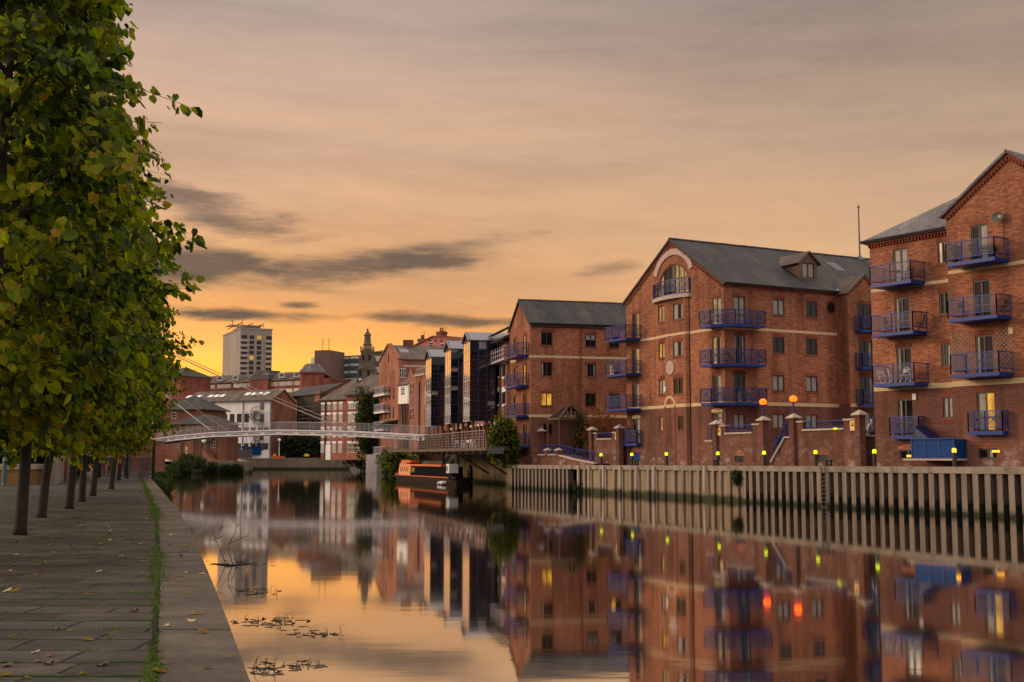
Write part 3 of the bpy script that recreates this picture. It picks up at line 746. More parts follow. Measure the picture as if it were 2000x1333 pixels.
# ---------------------------------------------------------------- middle block with the big gable
def middle_block():
    z4 = Z(1200, 440, .39)
    C = PX(1419, 89.0)
    u1 = V((-1200/F, 1)).normalized()                       # along the river front, going away
    L = C+u1*13.6
    FF = Fac(C, L); u2 = V((u1.y, -u1.x)); SL = 27.0
    FS = Fac(C, C+u2*SL)
    B = thing('apartment_block', 'orange brick block with a tall gable, arched top window and wraparound blue balconies', 'apartment block', (C.x, C.y, 2.35))
    zb = 2.2
    zlow = FS.hit(*z4(720, 903))[1]; zl2 = zlow+.26
    zup = FS.hit(*z4(715, 522))[1]
    zeave = FS.hit(*z4(700, 300))[1]
    ca = FF.hit(*z4(285, 85))[0]; zr = FF.hit(*z4(287, 78))[1]
    ca = 6.8
    slope = (zr-zeave)/6.8
    wall = MB(); low = MB(); trim = MB(); band = MB()
    # --- side face
    cols = [(597,655),(793,852),(960,1017)]
    rows = [[(357,450),(372,452),(382,462)],[(550,645),(562,642),(568,650)],[(745,835),(752,832),(757,837)]]
    codes = [['cc','dd','dd'],['hr','dd','dd'],['dd','cc','cc']]
    low_rows = [(945,1020),(945,1020),(948,1020)]
    holes = []; wins = []
    for r_, rw_ in enumerate(rows):
        for c_, (u0, u1_) in enumerate(cols):
            w = FS.rect(*z4(u0, rw_[c_][0]), *z4(u1_, rw_[c_][1]))
            if c_ == 0: w = (w[0], w[1], w[3]-2.15, w[3])
            cd = codes[r_][c_] if not (r_ == 0 and c_ == 1) else 'cc'
            holes.append(rhole(w)); wins.append((w, cd, c_ == 0))
    rc = FS.hit(*z4(1087, 415)); rr = (FS.rect(*z4(1066, 385), *z4(1108, 445))); ra, rz = (rr[1]-rr[0])/2, (rr[3]-rr[2])/2
    # hidden continuation of the side wall keeps its own windows off; the wing covers it
    wa = FS.hit(*z4(1172, 400))[0]
    rhl = FS.disc(rc[0], rc[1], ra, rz, 20)
    FS.sheet(wall, [(0,zl2),(SL,zl2),(SL,zeave),(0,zeave)], holes+[rhl])
    lh = []
    for c_, (u0, u1_) in enumerate(cols):
        w = FS.rect(*z4(u0, low_rows[c_][0]), *z4(u1_, low_rows[c_][1])); lh.append(rhole(w)); wins.append((w, 'cc', False))
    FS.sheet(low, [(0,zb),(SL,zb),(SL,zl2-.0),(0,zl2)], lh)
    for w, cd, dr in wins:
        wo = window(FS, w, cd, B, door=dr, name='balcony_door' if dr else 'window'); lintel(wo, FS, w, sill=not dr)
    f = MB(); FS.ring(f, rc[0], rc[1], ra-.09, rz-.09, .09, -.12, -.05, n=20); FS.box(f, rc[0]-.04, rc[0]+.04, rc[1]-rz+.08, rc[1]+rz-.08, -.12, -.05)
    wo = f.build('round_window', M_FRAME, B); p = MB(); p.face([FS.P(a, z, -.1) for a, z in FS.disc(rc[0], rc[1], ra-.02, rz-.02, 20)]); p.build('pane', GL, wo)
    rg = MB(); FS.ring(rg, rc[0], rc[1], ra, rz, .16, -.02, .006); rg.build('brick_ring', M_BRICK_TRIM, wo)
    for u, v in ((1092,600),(1097,785)):
        a, z = FS.hit(*z4(u, v)); rg = MB(); FS.ring(rg, a, z, ra*1.08, rz*1.08, .13, -.02, .006); rg.build('blind_ring', M_BRICK_TRIM, B)
    FS.box(band, .02, SL, zlow, zlow+.26, -.02, .012); FS.box(band, .02, SL, zup-.1, zup+.1, -.02, .012)
    FS.box(trim, 0, SL, zeave-.35, zeave-.22, -.02, .05); FS.box(trim, 0, SL, zeave-.22, zeave-.1, -.02, .10)
    # --- river front
    aL, aR = FF.hit(*z4(210, 700))[0], FF.hit(*z4(380, 700))[0]     # bow limits (aL farther along)
    zbow = FF.hit(*z4(300, 352))[1]
    H = lambda a: zeave+slope*(6.8-abs(a-6.8))
    fw = []
    for v0, v1 in ((363,455),(558,650),(750,840)): fw.append((FF.rect(*z4(490, v0), *z4(535, v1)), 'cp' if v0 == 363 else ('hp' if v0 == 558 else 'cd')))  # pale door panes emit in place of reflected sky
    for v0, v1 in ((443,530),(618,705),(792,880)): fw.append((FF.rect(*z4(88, v0), *z4(124, v1)), 'pd' if v0 != 792 else 'cd'))
    fw = [((w[0], w[1], w[3]-2.15, w[3]), c) for w, c in fw]
    lw = [(FF.rect(*z4(490, 938), *z4(540, 1015)), 'cd'), (FF.rect(*z4(92, 968), *z4(128, 1040)), 'cd')]
    lw[1] = ((lw[1][0][0], lw[1][0][1], lw[1][0][3]-2.1, lw[1][0][3]), 'cd')
    # arched opening
    aw0, aw1 = FF.hit(*z4(373, 300))[0], FF.hit(*z4(222, 300))[0]; acx = (aw0+aw1)/2; arx = (aw1-aw0)/2
    zs = zbow+.7; ztop = FF.hit(*z4(297, 198))[1]; arz = ztop-zs
    arch = [(aw0, zbow+.02), (aw1, zbow+.02)]+FF.disc(acx, zs, arx, arz, 16, 0, math.pi)
    FF.sheet(wall, [(0,zl2),(13.6,zl2),(13.6,zeave),(6.8,zr),(0,zeave)], [rhole(w) for w, c in fw]+[arch]+[rhole((aR+.03,aL-.03,zl2+.02,zbow-.06))], depth=.14)
    bv = FF.rect(*z4(85, 1138), *z4(128, 1180))
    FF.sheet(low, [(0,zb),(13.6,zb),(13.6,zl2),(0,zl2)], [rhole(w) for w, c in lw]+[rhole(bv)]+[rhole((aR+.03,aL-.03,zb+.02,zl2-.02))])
    for w, c in fw: lintel(window(FF, w, c, B, door=True, name='balcony_door'), FF, w, sill=False)
    for w, c in lw: lintel(window(FF, w, c, B, door=True, name='balcony_door'), FF, w, sill=False, mat=M_STONE)
    f = MB(); FF.box(f, bv[0], bv[1], bv[2], bv[3], -.14, -.08); lintel(f.build('vent', M_BLUE_D, B), FF, bv, sill=False)
    # arched window joinery
    f = MB()
    for k in range(1, 6):
        a = aw0+(aw1-aw0)*k/6; zt = zs+arz*math.sqrt(max(0, 1-((a-acx)/arx)**2))
        wd = .22 if k in (3,) else .035
        FF.box(f, a-wd, a+wd, zbow, zt, -.13, -.05)
    FF.ring(f, acx, zs, arx-.09, arz-.09, .09, -.13, -.05, n=16, t0=0, t1=math.pi); FF.box(f, aw0, aw1, zs+.62, zs+.70, -.13, -.055)
    wo = f.build('arched_window', M_FRAME, B); p = MB()
    for k in range(12):
        t0 = aw0+(aw1-aw0)*k/12; t1 = aw0+(aw1-aw0)*(k+1)/12
        zt = lambda a: zs+arz*math.sqrt(max(0, 1-((a-acx)/arx)**2))
        p.face([FF.P(t0,zbow,-.1),FF.P(t1,zbow,-.1),FF.P(t1,zt(t1),-.1),FF.P(t0,zt(t0),-.1)], 0 if 6 <= k < 10 else 3)
    p.build('pane', GL, wo)
    st = MB(); FF.ring(st, acx, zs+.55, arx+.25, arz+.25, .5, -.02, .10, n=16, t0=.28, t1=math.pi-.28); st.build('stone_arch', M_STONE_P, B)
    rg = MB(); FF.ring(rg, acx, zs, arx, arz, .14, -.02, .008, n=16, t0=0, t1=math.pi); rg.build('brick_arch', M_BRICK_TRIM, wo)
    # bowed bay
    ap = [aR, aR+.2, FF.hit(*z4(262, 700), .3)[0], aL]; op = [.08, .3, .3, 0.0]
    facets = [Fac(FF.xy(ap[i], op[i]), FF.xy(ap[i+1], op[i+1])) for i in range(3)]
    for q in facets:
        if q.n.dot(FF.n) < 0: q.n = -q.n
    A, Bf, Cf = facets
    wins2 = [(Bf, 293,342,392,473,'hc'),(Bf,293,342,580,658,'hc'),(Bf,295,344,762,847,'dd'),(Cf,219,250,405,488,'pp'),(Cf,221,252,590,668,'pl'),(Cf,222,252,772,850,'pc')]  # glowing panes on the left facet: sunset reflection painted as emission
    for q in facets:
        hs = []
        for (ff, u0, u1_, v0, v1, cd) in wins2:
            if ff is q:
                w = q.rect(*z4(u0, v0), *z4(u1_, v1)); hs.append(rhole(w)); lintel(window(q, w, cd, B), q, w)
        q.sheet(wall, [(0,zl2),(q.L,zl2),(q.L,zbow),(0,zbow)], hs, depth=.14)
        hs = []
        if q is Bf:
            w = q.rect(*z4(317, 953), *z4(346, 1030)); hs.append(rhole(w)); lintel(window(q, w, 'd', B), q, w)
        if q is Cf:
            w = q.rect(*z4(226, 960), *z4(241, 1033)); hs.append(rhole(w)); lintel(window(q, w, 'p', B), q, w)
        q.sheet(low, [(0,zb),(q.L,zb),(q.L,zl2),(0,zl2)], hs, depth=.14)
        q.box(band, 0, q.L, zlow, zlow+.26, -.02, .012); q.box(band, 0, q.L, zup-.1, zup+.1, -.02, .012)
    wall.prism([FF.P(ap[i], zbow-.1, op[i]) for i in range(4)], (0,0,.1))
    for s0, s1 in ((.02, aR-.02), (aL+.02, 13.58)):
        FF.box(band, s0, s1, zlow, zlow+.26, -.02, .012); FF.box(band, s0, s1, zup-.1, zup+.1, -.02, .012)
    # blind arch and oval plaque on the bow
    a0, z0_ = Bf.hit(*z4(277, 1000)); zt_ = Bf.hit(*z4(277, 900))[1]
    def chain(t, z, o): return Bf.P(t, z, o) if t <= Bf.L else Cf.P(t-Bf.L, z, o)
    def csect(t, o):
        if abs(t-Bf.L) < .02: t = Bf.L
        return t
    rr_ = .62; px_ = z4(277, 1000)[0]; aa = Bf.L+Cf.hit(px_, 800)[0] if px_ < 1302 else Bf.hit(px_, 800)[0]
    pq = MB(); tb = MB(); n_ = 18
    for k in range(n_):
        p, q = math.pi*k/n_, math.pi*(k+1)/n_
        pts8 = [(aa+(rr_+.2*f)*math.cos(t), zt_-.1+(rr_+.2*f)*math.sin(t)) for t, f in ((p,0),(q,0),(q,1),(p,1))]
        pq.hexa([chain(a, z, -.02) for a, z in pts8]+[chain(a, z, .03) for a, z in pts8])
    pq.build('stone_arch', M_STONE, B)
    for e0, e1 in ((aa-rr_-.2, aa-rr_), (aa+rr_, aa+rr_+.2)):
        tb = MB(); tb.hexa([chain(e0,zb,-.02), chain(e1,zb,-.02), chain(e1,zb,.03), chain(e0,zb,.03), chain(e0,zt_-.1,-.02), chain(e1,zt_-.1,-.02), chain(e1,zt_-.1,.03), chain(e0,zt_-.1,.03)]); tb.build('arch_jamb', M_BRICK_TRIM, B)
    a0, z0_ = Bf.hit(*z4(272, 716)); a0 = min(a0, Bf.L-.5)
    pl = MB(); pl.prism([Bf.P(a, z, .01) for a, z in Bf.disc(a0, z0_, .55, .56, 24)], V((Bf.n.x, Bf.n.y, 0))*.06); pl.build('plaque', M_STONE_P, B)
    mt = MB(); a, z = Cf.hit(*z4(259, 820)); a = max(a, .2); Cf.box(mt, a-.1, a+.12, z-.22, z+.2, .005, .13); mt.build('vent_box', M_WHITE_P, B)
    # back and roof
    D = C+u2*SL; E = L+u2*SL
    bk = Fac(D, E); bk.sheet(wall, [(0,zb),(bk.L,zb),(bk.L,zeave),(6.8,zr),(0,zeave)])
    ls = Fac(L, E); ls.sheet(wall, [(0,zb),(ls.L,zb),(ls.L,zeave),(0,zeave)])
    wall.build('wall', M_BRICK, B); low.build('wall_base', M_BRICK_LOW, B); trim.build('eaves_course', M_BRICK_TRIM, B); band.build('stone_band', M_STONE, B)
    rf = MB()
    def R(a, s, dz=0): q = FF.xy(a, 0)+u2*s; return V((q.x, q.y, H(a)+dz))
    ov = .35
    roof_slab(rf, [R(-ov,-.22,.16), R(-ov,SL+.1,.16), R(6.8,SL+.1,.16), R(6.8,-.22,.16)], .16)
    roof_slab(rf, [R(13.6+ov,-.22,.16), R(13.6+ov,SL+.1,.16), R(6.8,SL+.1,.16), R(6.8,-.22,.16)], .16)
    ro = rf.build('roof', M_SLATE, B)
    rt = MB()
    k = 0
    s = -.2
    while s < SL: 
        rt.tube([R(6.8, s, .14), R(6.8, s+.43, .14+random.uniform(-.015,.015))], .13, 6); s += .46
    rt.build('ridge_tiles', M_SLATE, ro)
    # verge brick corbels
    vg = MB()
    for sgn in (0, 1):
        for k in range(26):
            a = 6.8*(k+.5)/26; a = a if sgn == 0 else 13.6-a
            FF.box(vg, a-.07, a+.07, H(a)-.42, H(a)-.18, -.02, .09)
    FF.sheet(vg, [(0,zeave-.2),(6.8,zr-.2),(13.6,zeave-.2),(13.6,zeave),(6.8,zr),(0,zeave)], o=.10)
    vg.build('verge', M_BRICK_TRIM, B)
    gt = MB(); a = FS.P(-.2, zeave-.02, .40); b = FS.P(wa, zeave-.02, .40); gt.tube([a, b], .075, 8)
    a, z = FS.hit(*z4(1173, 400))
    gt.tube([FS.P(wa, zeave-.05, .35), FS.P(wa, zeave-.35, .1), FS.P(wa, 2.5, .1)], .07, 8); gt.build('gutter', M_GUTTER, B)
    # dormer
    ay0, ay1 = FS.hit(*z4(935, 250))[0], FS.hit(*z4(1010, 250))[0]
    k1 = 1.55                                                # distance in from the eave
    ax = FS.hit(*z4(972, 270), -k1)[0]; hw = .95; zf = zeave+slope*k1
    dm = MB(); fc = Fac(FS.xy(ax-hw, -k1), FS.xy(ax+hw, -k1)); 
    ztd = zf+1.65
    w = (.32, 1.58, zf+.25, zf+1.5)
    fc.sheet(dm, [(0,zf),(1.9,zf),(1.9,ztd),(.95,ztd+.75),(0,ztd)], [rhole(w)])
    for a in (0, 1.9):
        dm.face([fc.P(a,zf-.1,0), fc.P(a,ztd,0), fc.P(a,ztd,-3.2), fc.P(a,zf-.1,-3.2)])
    do = dm.build('dormer', M_WOOD, ro); window(fc, w, 'cc', ro, name='dormer_window')
    dr = MB()
    for a, b in ((-.3, .95), (2.2, .95)):
        za = ztd-.24 
        roof_slab(dr, [fc.P(a,za,.25), fc.P(a,za,-4.2), fc.P(b,ztd+.82,-5.2), fc.P(b,ztd+.82,.25)], .09)
    dr.build('dormer_roof', M_SLATE_BRN, ro)
    fl = MB(); 
    fl.bar(fc.P(-.25,zf-.02,.12), fc.P(2.15,zf-.02,.12), .25, .05); fl.build('flashing', M_LEAD, ro); fl = MB(); fl.bar(fc.P(-.55,ztd-.45,-1.9), fc.P(-.3,ztd+.25,-3.0), .22, .06)
    fl.build('flashing', M_LEAD, ro)
    # roof light and flue
    a0, zz = FS.hit(*z4(1108, 235), -3.2); sk = MB()
    q = lambda a, d, e: FS.P(a, zeave+slope*d+.17+e, -d)
    d_ = 4.4; a0 = FS.hit(*z4(1108, 232), -d_)[0]
    sk.hexa([q(a0-.45,d_-.6,0),q(a0+.45,d_-.6,0),q(a0+.45,d_+.6,0),q(a0-.45,d_+.6,0),q(a0-.45,d_-.6,.09),q(a0+.45,d_-.6,.09),q(a0+.45,d_+.6,.09),q(a0-.45,d_+.6,.09)])
    so_ = sk.build('roof_light', M_LEAD, ro); sk = MB(); sk.face([q(a0-.36,d_-.5,.1),q(a0+.36,d_-.5,.1),q(a0+.36,d_+.5,.1),q(a0-.36,d_+.5,.1)]); sk.build('pane', M_GLASS, so_)
    # balconies
    def bal(fac, rail, bottom, depth, lab=None, **k):
        """wall points a0,a1 along facade and deck height from image corners"""
    zd = [w[2]-.02 for w, c in fw[:3]]; s_out = FS.hit(*z4(716, 500), 0)[0]
    aF = FF.hit(*z4(429, 500), 1.0)[0]
    globals()['DECK_M'] = zd
    for z, w in zip(zd, fw[:3]):
        d = 1.05
        pA = FF.xy(aF, 0); pB = FF.xy(aF, d); pC = FF.xy(-.0, d)+(-FF.u)*0; 
        cor = FF.xy(-d*.55, d); pD = FS.xy(d*.1, d); pE = FS.xy(s_out, d*.9); pG = FS.xy(s_out, 0)
        cn = C+FF.n*d+FS.n*d*.55
        balcony(B, [pA, pB, FF.xy(.35, d), FS.xy(.35, d*.9), pE, pG], z, floor_poly=[pA, pB, FF.xy(.35, d), FS.xy(.35, d*.9), pE, pG, C+u2*.05+FF.u*.05])
    a_0, a_1 = FF.hit(*z4(131, 560), 0)[0], 13.3
    for (w, c) in fw[3:6]:
        balcony(B, [FF.xy(a_0-.0, 0), FF.xy(a_0, 1.5), FF.xy(a_0+3.2, 1.5), FF.xy(a_0+3.2, 0)], w[2]-.02)
    w = lw[1][0]; balcony(B, [FF.xy(a_0, 0), FF.xy(a_0, .5), FF.xy(a_0+2.3, .5), FF.xy(a_0+2.3, 0)], w[2]-.02)
    # curved balcony below the arched window
    zz = zbow+.05; arc = []
    for k in range(9):
        t = k/8; a = aR-.15+(aL-aR+.3)*t; arc.append(FF.xy(a, .12+1.9*t*(1-t)*1.15))
    pts_ = [FF.xy(aR-.15, 0)]+arc+[FF.xy(aL+.15, 0)]
    bb = balcony(B, pts_, zz, post=.9, deck=.12)
    s = MB(); s.prism([V((p.x, p.y, zz-.42)) for p in [FF.xy(aR-.3, 0)]+[p+FF.n*.12 for p in arc]+[FF.xy(aL+.3, 0)]], (0,0,.3)); s.build('stone_sill', M_CAP, bb)
    # --- small gabled wing on the side
    o = 1.3; a0 = FS.hit(1661.5, 800, o)[0]; WG = Fac(FS.xy(a0, o), FS.xy(a0+6.4, o))
    zwe = WG.hit(*Z(1620,280,.285)(130, 1020))[1]; ac, zwr = WG.hit(*Z(1620,280,.285)(236, 905)); print('wing', ac, wa, a0); 
    z5, z6 = Z(1620,280,.285), Z(1620,620,.285)
    wl = MB(); wlow = MB(); wt = MB(); wb_ = MB()
    ds = [z5(192,1105)+z5(288,1250), z6(200,163)+z6(295,310), z6(207,410)+z6(303,570)]
    ws = [WG.rect(*d) for d in ds]; ws = [(w[0], w[1], w[3]-2.1, w[3]) for w in ws]
    WG.sheet(wl, [(0,zl2),(2*ac,zl2),(2*ac,zwe),(ac,zwr),(0,zwe)], [rhole(w) for w in ws])
    dl = WG.rect(*z6(258,672), *z6(302,800)); dl = (ws[2][0]+.35, ws[2][1]+.35, ws[2][2]-2.95, ws[2][2]-.85)
    WG.sheet(wlow, [(0,zb),(2*ac,zb),(2*ac,zl2),(0,zl2)], [rhole(dl)])
    for s_ in (0, 2*ac):
        wl.face([WG.P(s_,zl2,0),WG.P(s_,zwe,0),WG.P(s_,zwe,-1.4),WG.P(s_,zl2,-1.4)]); wlow.face([WG.P(s_,zb,0),WG.P(s_,zl2,0),WG.P(s_,zl2,-1.4),WG.P(s_,zb,-1.4)])
    for w, cd in zip(ws, ('dd','dr','dr')): lintel(window(WG, w, cd, B, door=True, name='balcony_door'), WG, w, sill=False)
    window(WG, dl, 'cd', B, door=True, name='balcony_door')
    WG.box(wb_, 0, 2*ac, zlow, zlow+.26, -.02, .012)
    for w in ws: balcony(B, [WG.xy(w[0]-.35, 0), WG.xy(w[0]-.35, .75), WG.xy(w[1]+.5, .75), WG.xy(w[1]+.5, 0)], w[2]-.05)
    for a_, b_ in ((0, ac), (2*ac, ac)):
        wt.hexa([WG.P(a_,zwe-.3,0),WG.P(b_,zwr-.3,0),WG.P(b_,zwr-.3,.07),WG.P(a_,zwe-.3,.07),WG.P(a_,zwe,0),WG.P(b_,zwr,0),WG.P(b_,zwr,.07),WG.P(a_,zwe,.07)])
    wl.build('wing_wall', M_BRICK, B); wlow.build('wing_base', M_BRICK_LOW, B); wt.build('wing_verge', M_BRICK_TRIM, B); wb_.build('stone_band', M_STONE, B)
    r2 = MB()
    dpt = (zwr-zeave)/slope+o+.3
    for sgn in (-1, 1):
        e = ac+sgn*(ac+.2); ze = zwe-.1
        roof_slab(r2, [WG.P(e,ze,.15), WG.P(e,ze,-1.6), WG.P(ac,zwr+.1,-dpt), WG.P(ac,zwr+.1,.15)], .12)
    wr = r2.build('wing_roof', M_SLATE_BRN, B)
    fl = MB(); fl.bar(WG.P(-.15,zwe+.1,-.9), WG.P(ac*.5,zwe+(zwr-zwe)*.5+.25,-dpt*.55-.7), .35, .06); fl.build('flashing', M_LEAD, wr)
    return B, FF, FS, C, u1, u2, zeave, zr, R
MBK = middle_block()
# flue / flagpole on the middle roof
def flue():
    B, FF, FS, C, u1, u2, ze, zr, R = MBK
    k = CT*(1689.5-1000)/F; s = 0
    for i in range(400):
        q = FF.xy(6.8, 0)+u2*(i*.1)
        if q.x/q.y > k: s = i*.1; break
    p = R(6.8, s, .12); zt = zat(405, p.y)
    m = MB(); m.lathe(p, [(.5,-.2),(.45,.0),(.2,.16),(.12,.3)], 12); m.tube([p, V((p.x, p.y, zt))], [.085, .06], 8); m.lathe(V((p.x, p.y, zt)), [(.11,-.1),(.11,.12)], 8)
    tag(m.build('flagpole', M_STEEL_D, loc=p), 'thin bare pole rising from the middle slate roof ridge', 'pole')
flue()
# ---------------------------------------------------------------- second block (narrow gable, farther up river)
def second_block():
    z3 = Z(960, 560, .3)
    C = PX(1036.5, 115.0); u1 = V((-.267, .963)).normalized(); W = 7.6; L = C+u1*W
    FF = Fac(C, L); u2 = V((u1.y, -u1.x)); SL = 24.0; FS = Fac(C, C+u2*SL)
    B = thing('apartment_block', 'narrow gabled orange brick block behind the pergola with stacked balconies on its end', 'apartment block', (C.x, C.y, 2.2))
    zb = 2.0; zl = FS.hit(*z3(400, 852))[1]; zl2 = zl+.27; zup = FS.hit(*z3(400, 458))[1]; ze = FS.hit(*z3(400, 243))[1]
    zr = FF.hit(*z3(183, 95))[1]; hw = W/2; sl = (zr-ze)/hw
    wall, low, band = MB(), MB(), MB()
    hs, lh, W_ = [], [], []
    for u0, u1_, rows in ((322,396,((297,383,'dd'),(492,583,'hd'),(692,778,'ll'))), (610,680,((310,395,'bb'),(502,587,'hr'),(695,783,'dd'))), (765,832,((315,400,'bd'),(507,590,'ld'),(700,785,'dd')))):
        for v0, v1, cd in rows:
            w = FS.rect(*z3(u0, v0), *z3(u1_, v1)); hs.append(rhole(w)); W_.append((w, cd))
    for u0, u1_ in ((322,396),(610,680)):
        w = FS.rect(*z3(u0, 893), *z3(u1_, 965)); lh.append(rhole(w)); W_.append((w, 'hd'))
    FS.sheet(wall, [(0,zl2),(SL,zl2),(SL,ze),(0,ze)], hs); FS.sheet(low, [(0,zb),(SL,zb),(SL,zl2),(0,zl2)], lh)
    for w, cd in W_: lintel(window(FS, w, cd, B), FS, w)
    hs, lh, D_ = [], [], []
    for k, (v0, v1, cd) in enumerate(((310,450,'dp'),(505,640,'dl'),(700,840,'dd'),(897,1040,'dd'))):
        w = FF.rect(*z3(206, v0), *z3(232, v1)); w = (w[0], w[1], w[3]-2.1, w[3]); D_.append((w, cd, True)); (hs if k < 3 else lh).append(rhole(w))
        w2 = FF.rect(*z3(145, v0+18), *z3(166, v0+70)); w2 = (w2[0], w2[1], w[3]-1.5, w[3]-.1); D_.append((w2, 'd', False)); (hs if k < 3 else lh).append(rhole(w2))
    FF.sheet(wall, [(0,zl2),(W,zl2),(W,ze),(hw,zr),(0,ze)], hs); FF.sheet(low, [(0,zb),(W,zb),(W,zl2),(0,zl2)], lh)
    for w, cd, dr in D_: lintel(window(FF, w, cd, B, door=dr, name='balcony_door' if dr else 'window'), FF, w, sill=not dr)
    for f_, l_ in ((FS, SL), (FF, W)): f_.box(band, .02, l_-.02, zl, zl2, -.02, .012); f_.box(band, .02, l_-.02, zup-.1, zup+.12, -.02, .012)
    a, z = FF.hit(*z3(186, 212)); rg = MB(); FF.ring(rg, hw, z, .55, .8, .14, -.02, .01); rg.build('blind_ring', M_BRICK_TRIM, B)
    bk = Fac(C+u2*SL, L+u2*SL); bk.sheet(wall, [(0,zb),(W,zb),(W,ze),(hw,zr),(0,ze)]); ls = Fac(L, L+u2*SL); ls.sheet(wall, [(0,zb),(SL,zb),(SL,ze),(0,ze)])
    wall.build('wall', M_BRICK, B); low.build('wall_base', M_BRICK_LOW, B); band.build('stone_band', M_STONE, B)
    for k in range(4):
        w = D_[2*k][0]; b0 = FF.hit(*z3(240, 450))[0]
        balcony(B, [FF.xy(b0-.1, 0), FF.xy(b0-.1, 1.2), FF.xy(b0+4.6, 1.2), FF.xy(b0+4.6, 0)], w[2]-.03, h=1.15)
    H = lambda a: ze+sl*(hw-abs(a-hw))
    def R(a, s, dz=0): q = FF.xy(a, 0)+u2*s; return V((q.x, q.y, H(a)+dz))
    rf = MB(); ov = .3
    for e in (-ov, W+ov): roof_slab(rf, [R(e,-.2,.14), R(e,SL,.14), R(hw,SL,.14), R(hw,-.2,.14)], .14)
    ro = rf.build('roof', M_SLATE, B)
    rt = MB(); s = -.2
    while s < SL: rt.tube([R(hw, s, .1), R(hw, s+.45, .1+random.uniform(-.02, .03))], .12, 6); s += .48
    rt.build('ridge_tiles', M_SLATE, ro)
    g = MB(); g.tube([FS.P(-.2,ze,.36), FS.P(SL,ze,.36)], .08, 8); FS.box(g, 0, SL, ze-.3, ze-.08, .0, .22); g.build('gutter', M_GUTTER, B)
    dp = MB(); a = FS.hit(*z3(580, 500))[0]; dp.tube([FS.P(a, ze-.2, .09), FS.P(a, zb, .09)], .05, 6); a = .25; dp.tube([FF.P(W-.2, ze-.1, .09), FF.P(W-.2, zb, .09)], .06, 6); dp.build('downpipe', M_BRICK_TRIM, B)
    return FF, FS, u2
SBK = second_block()

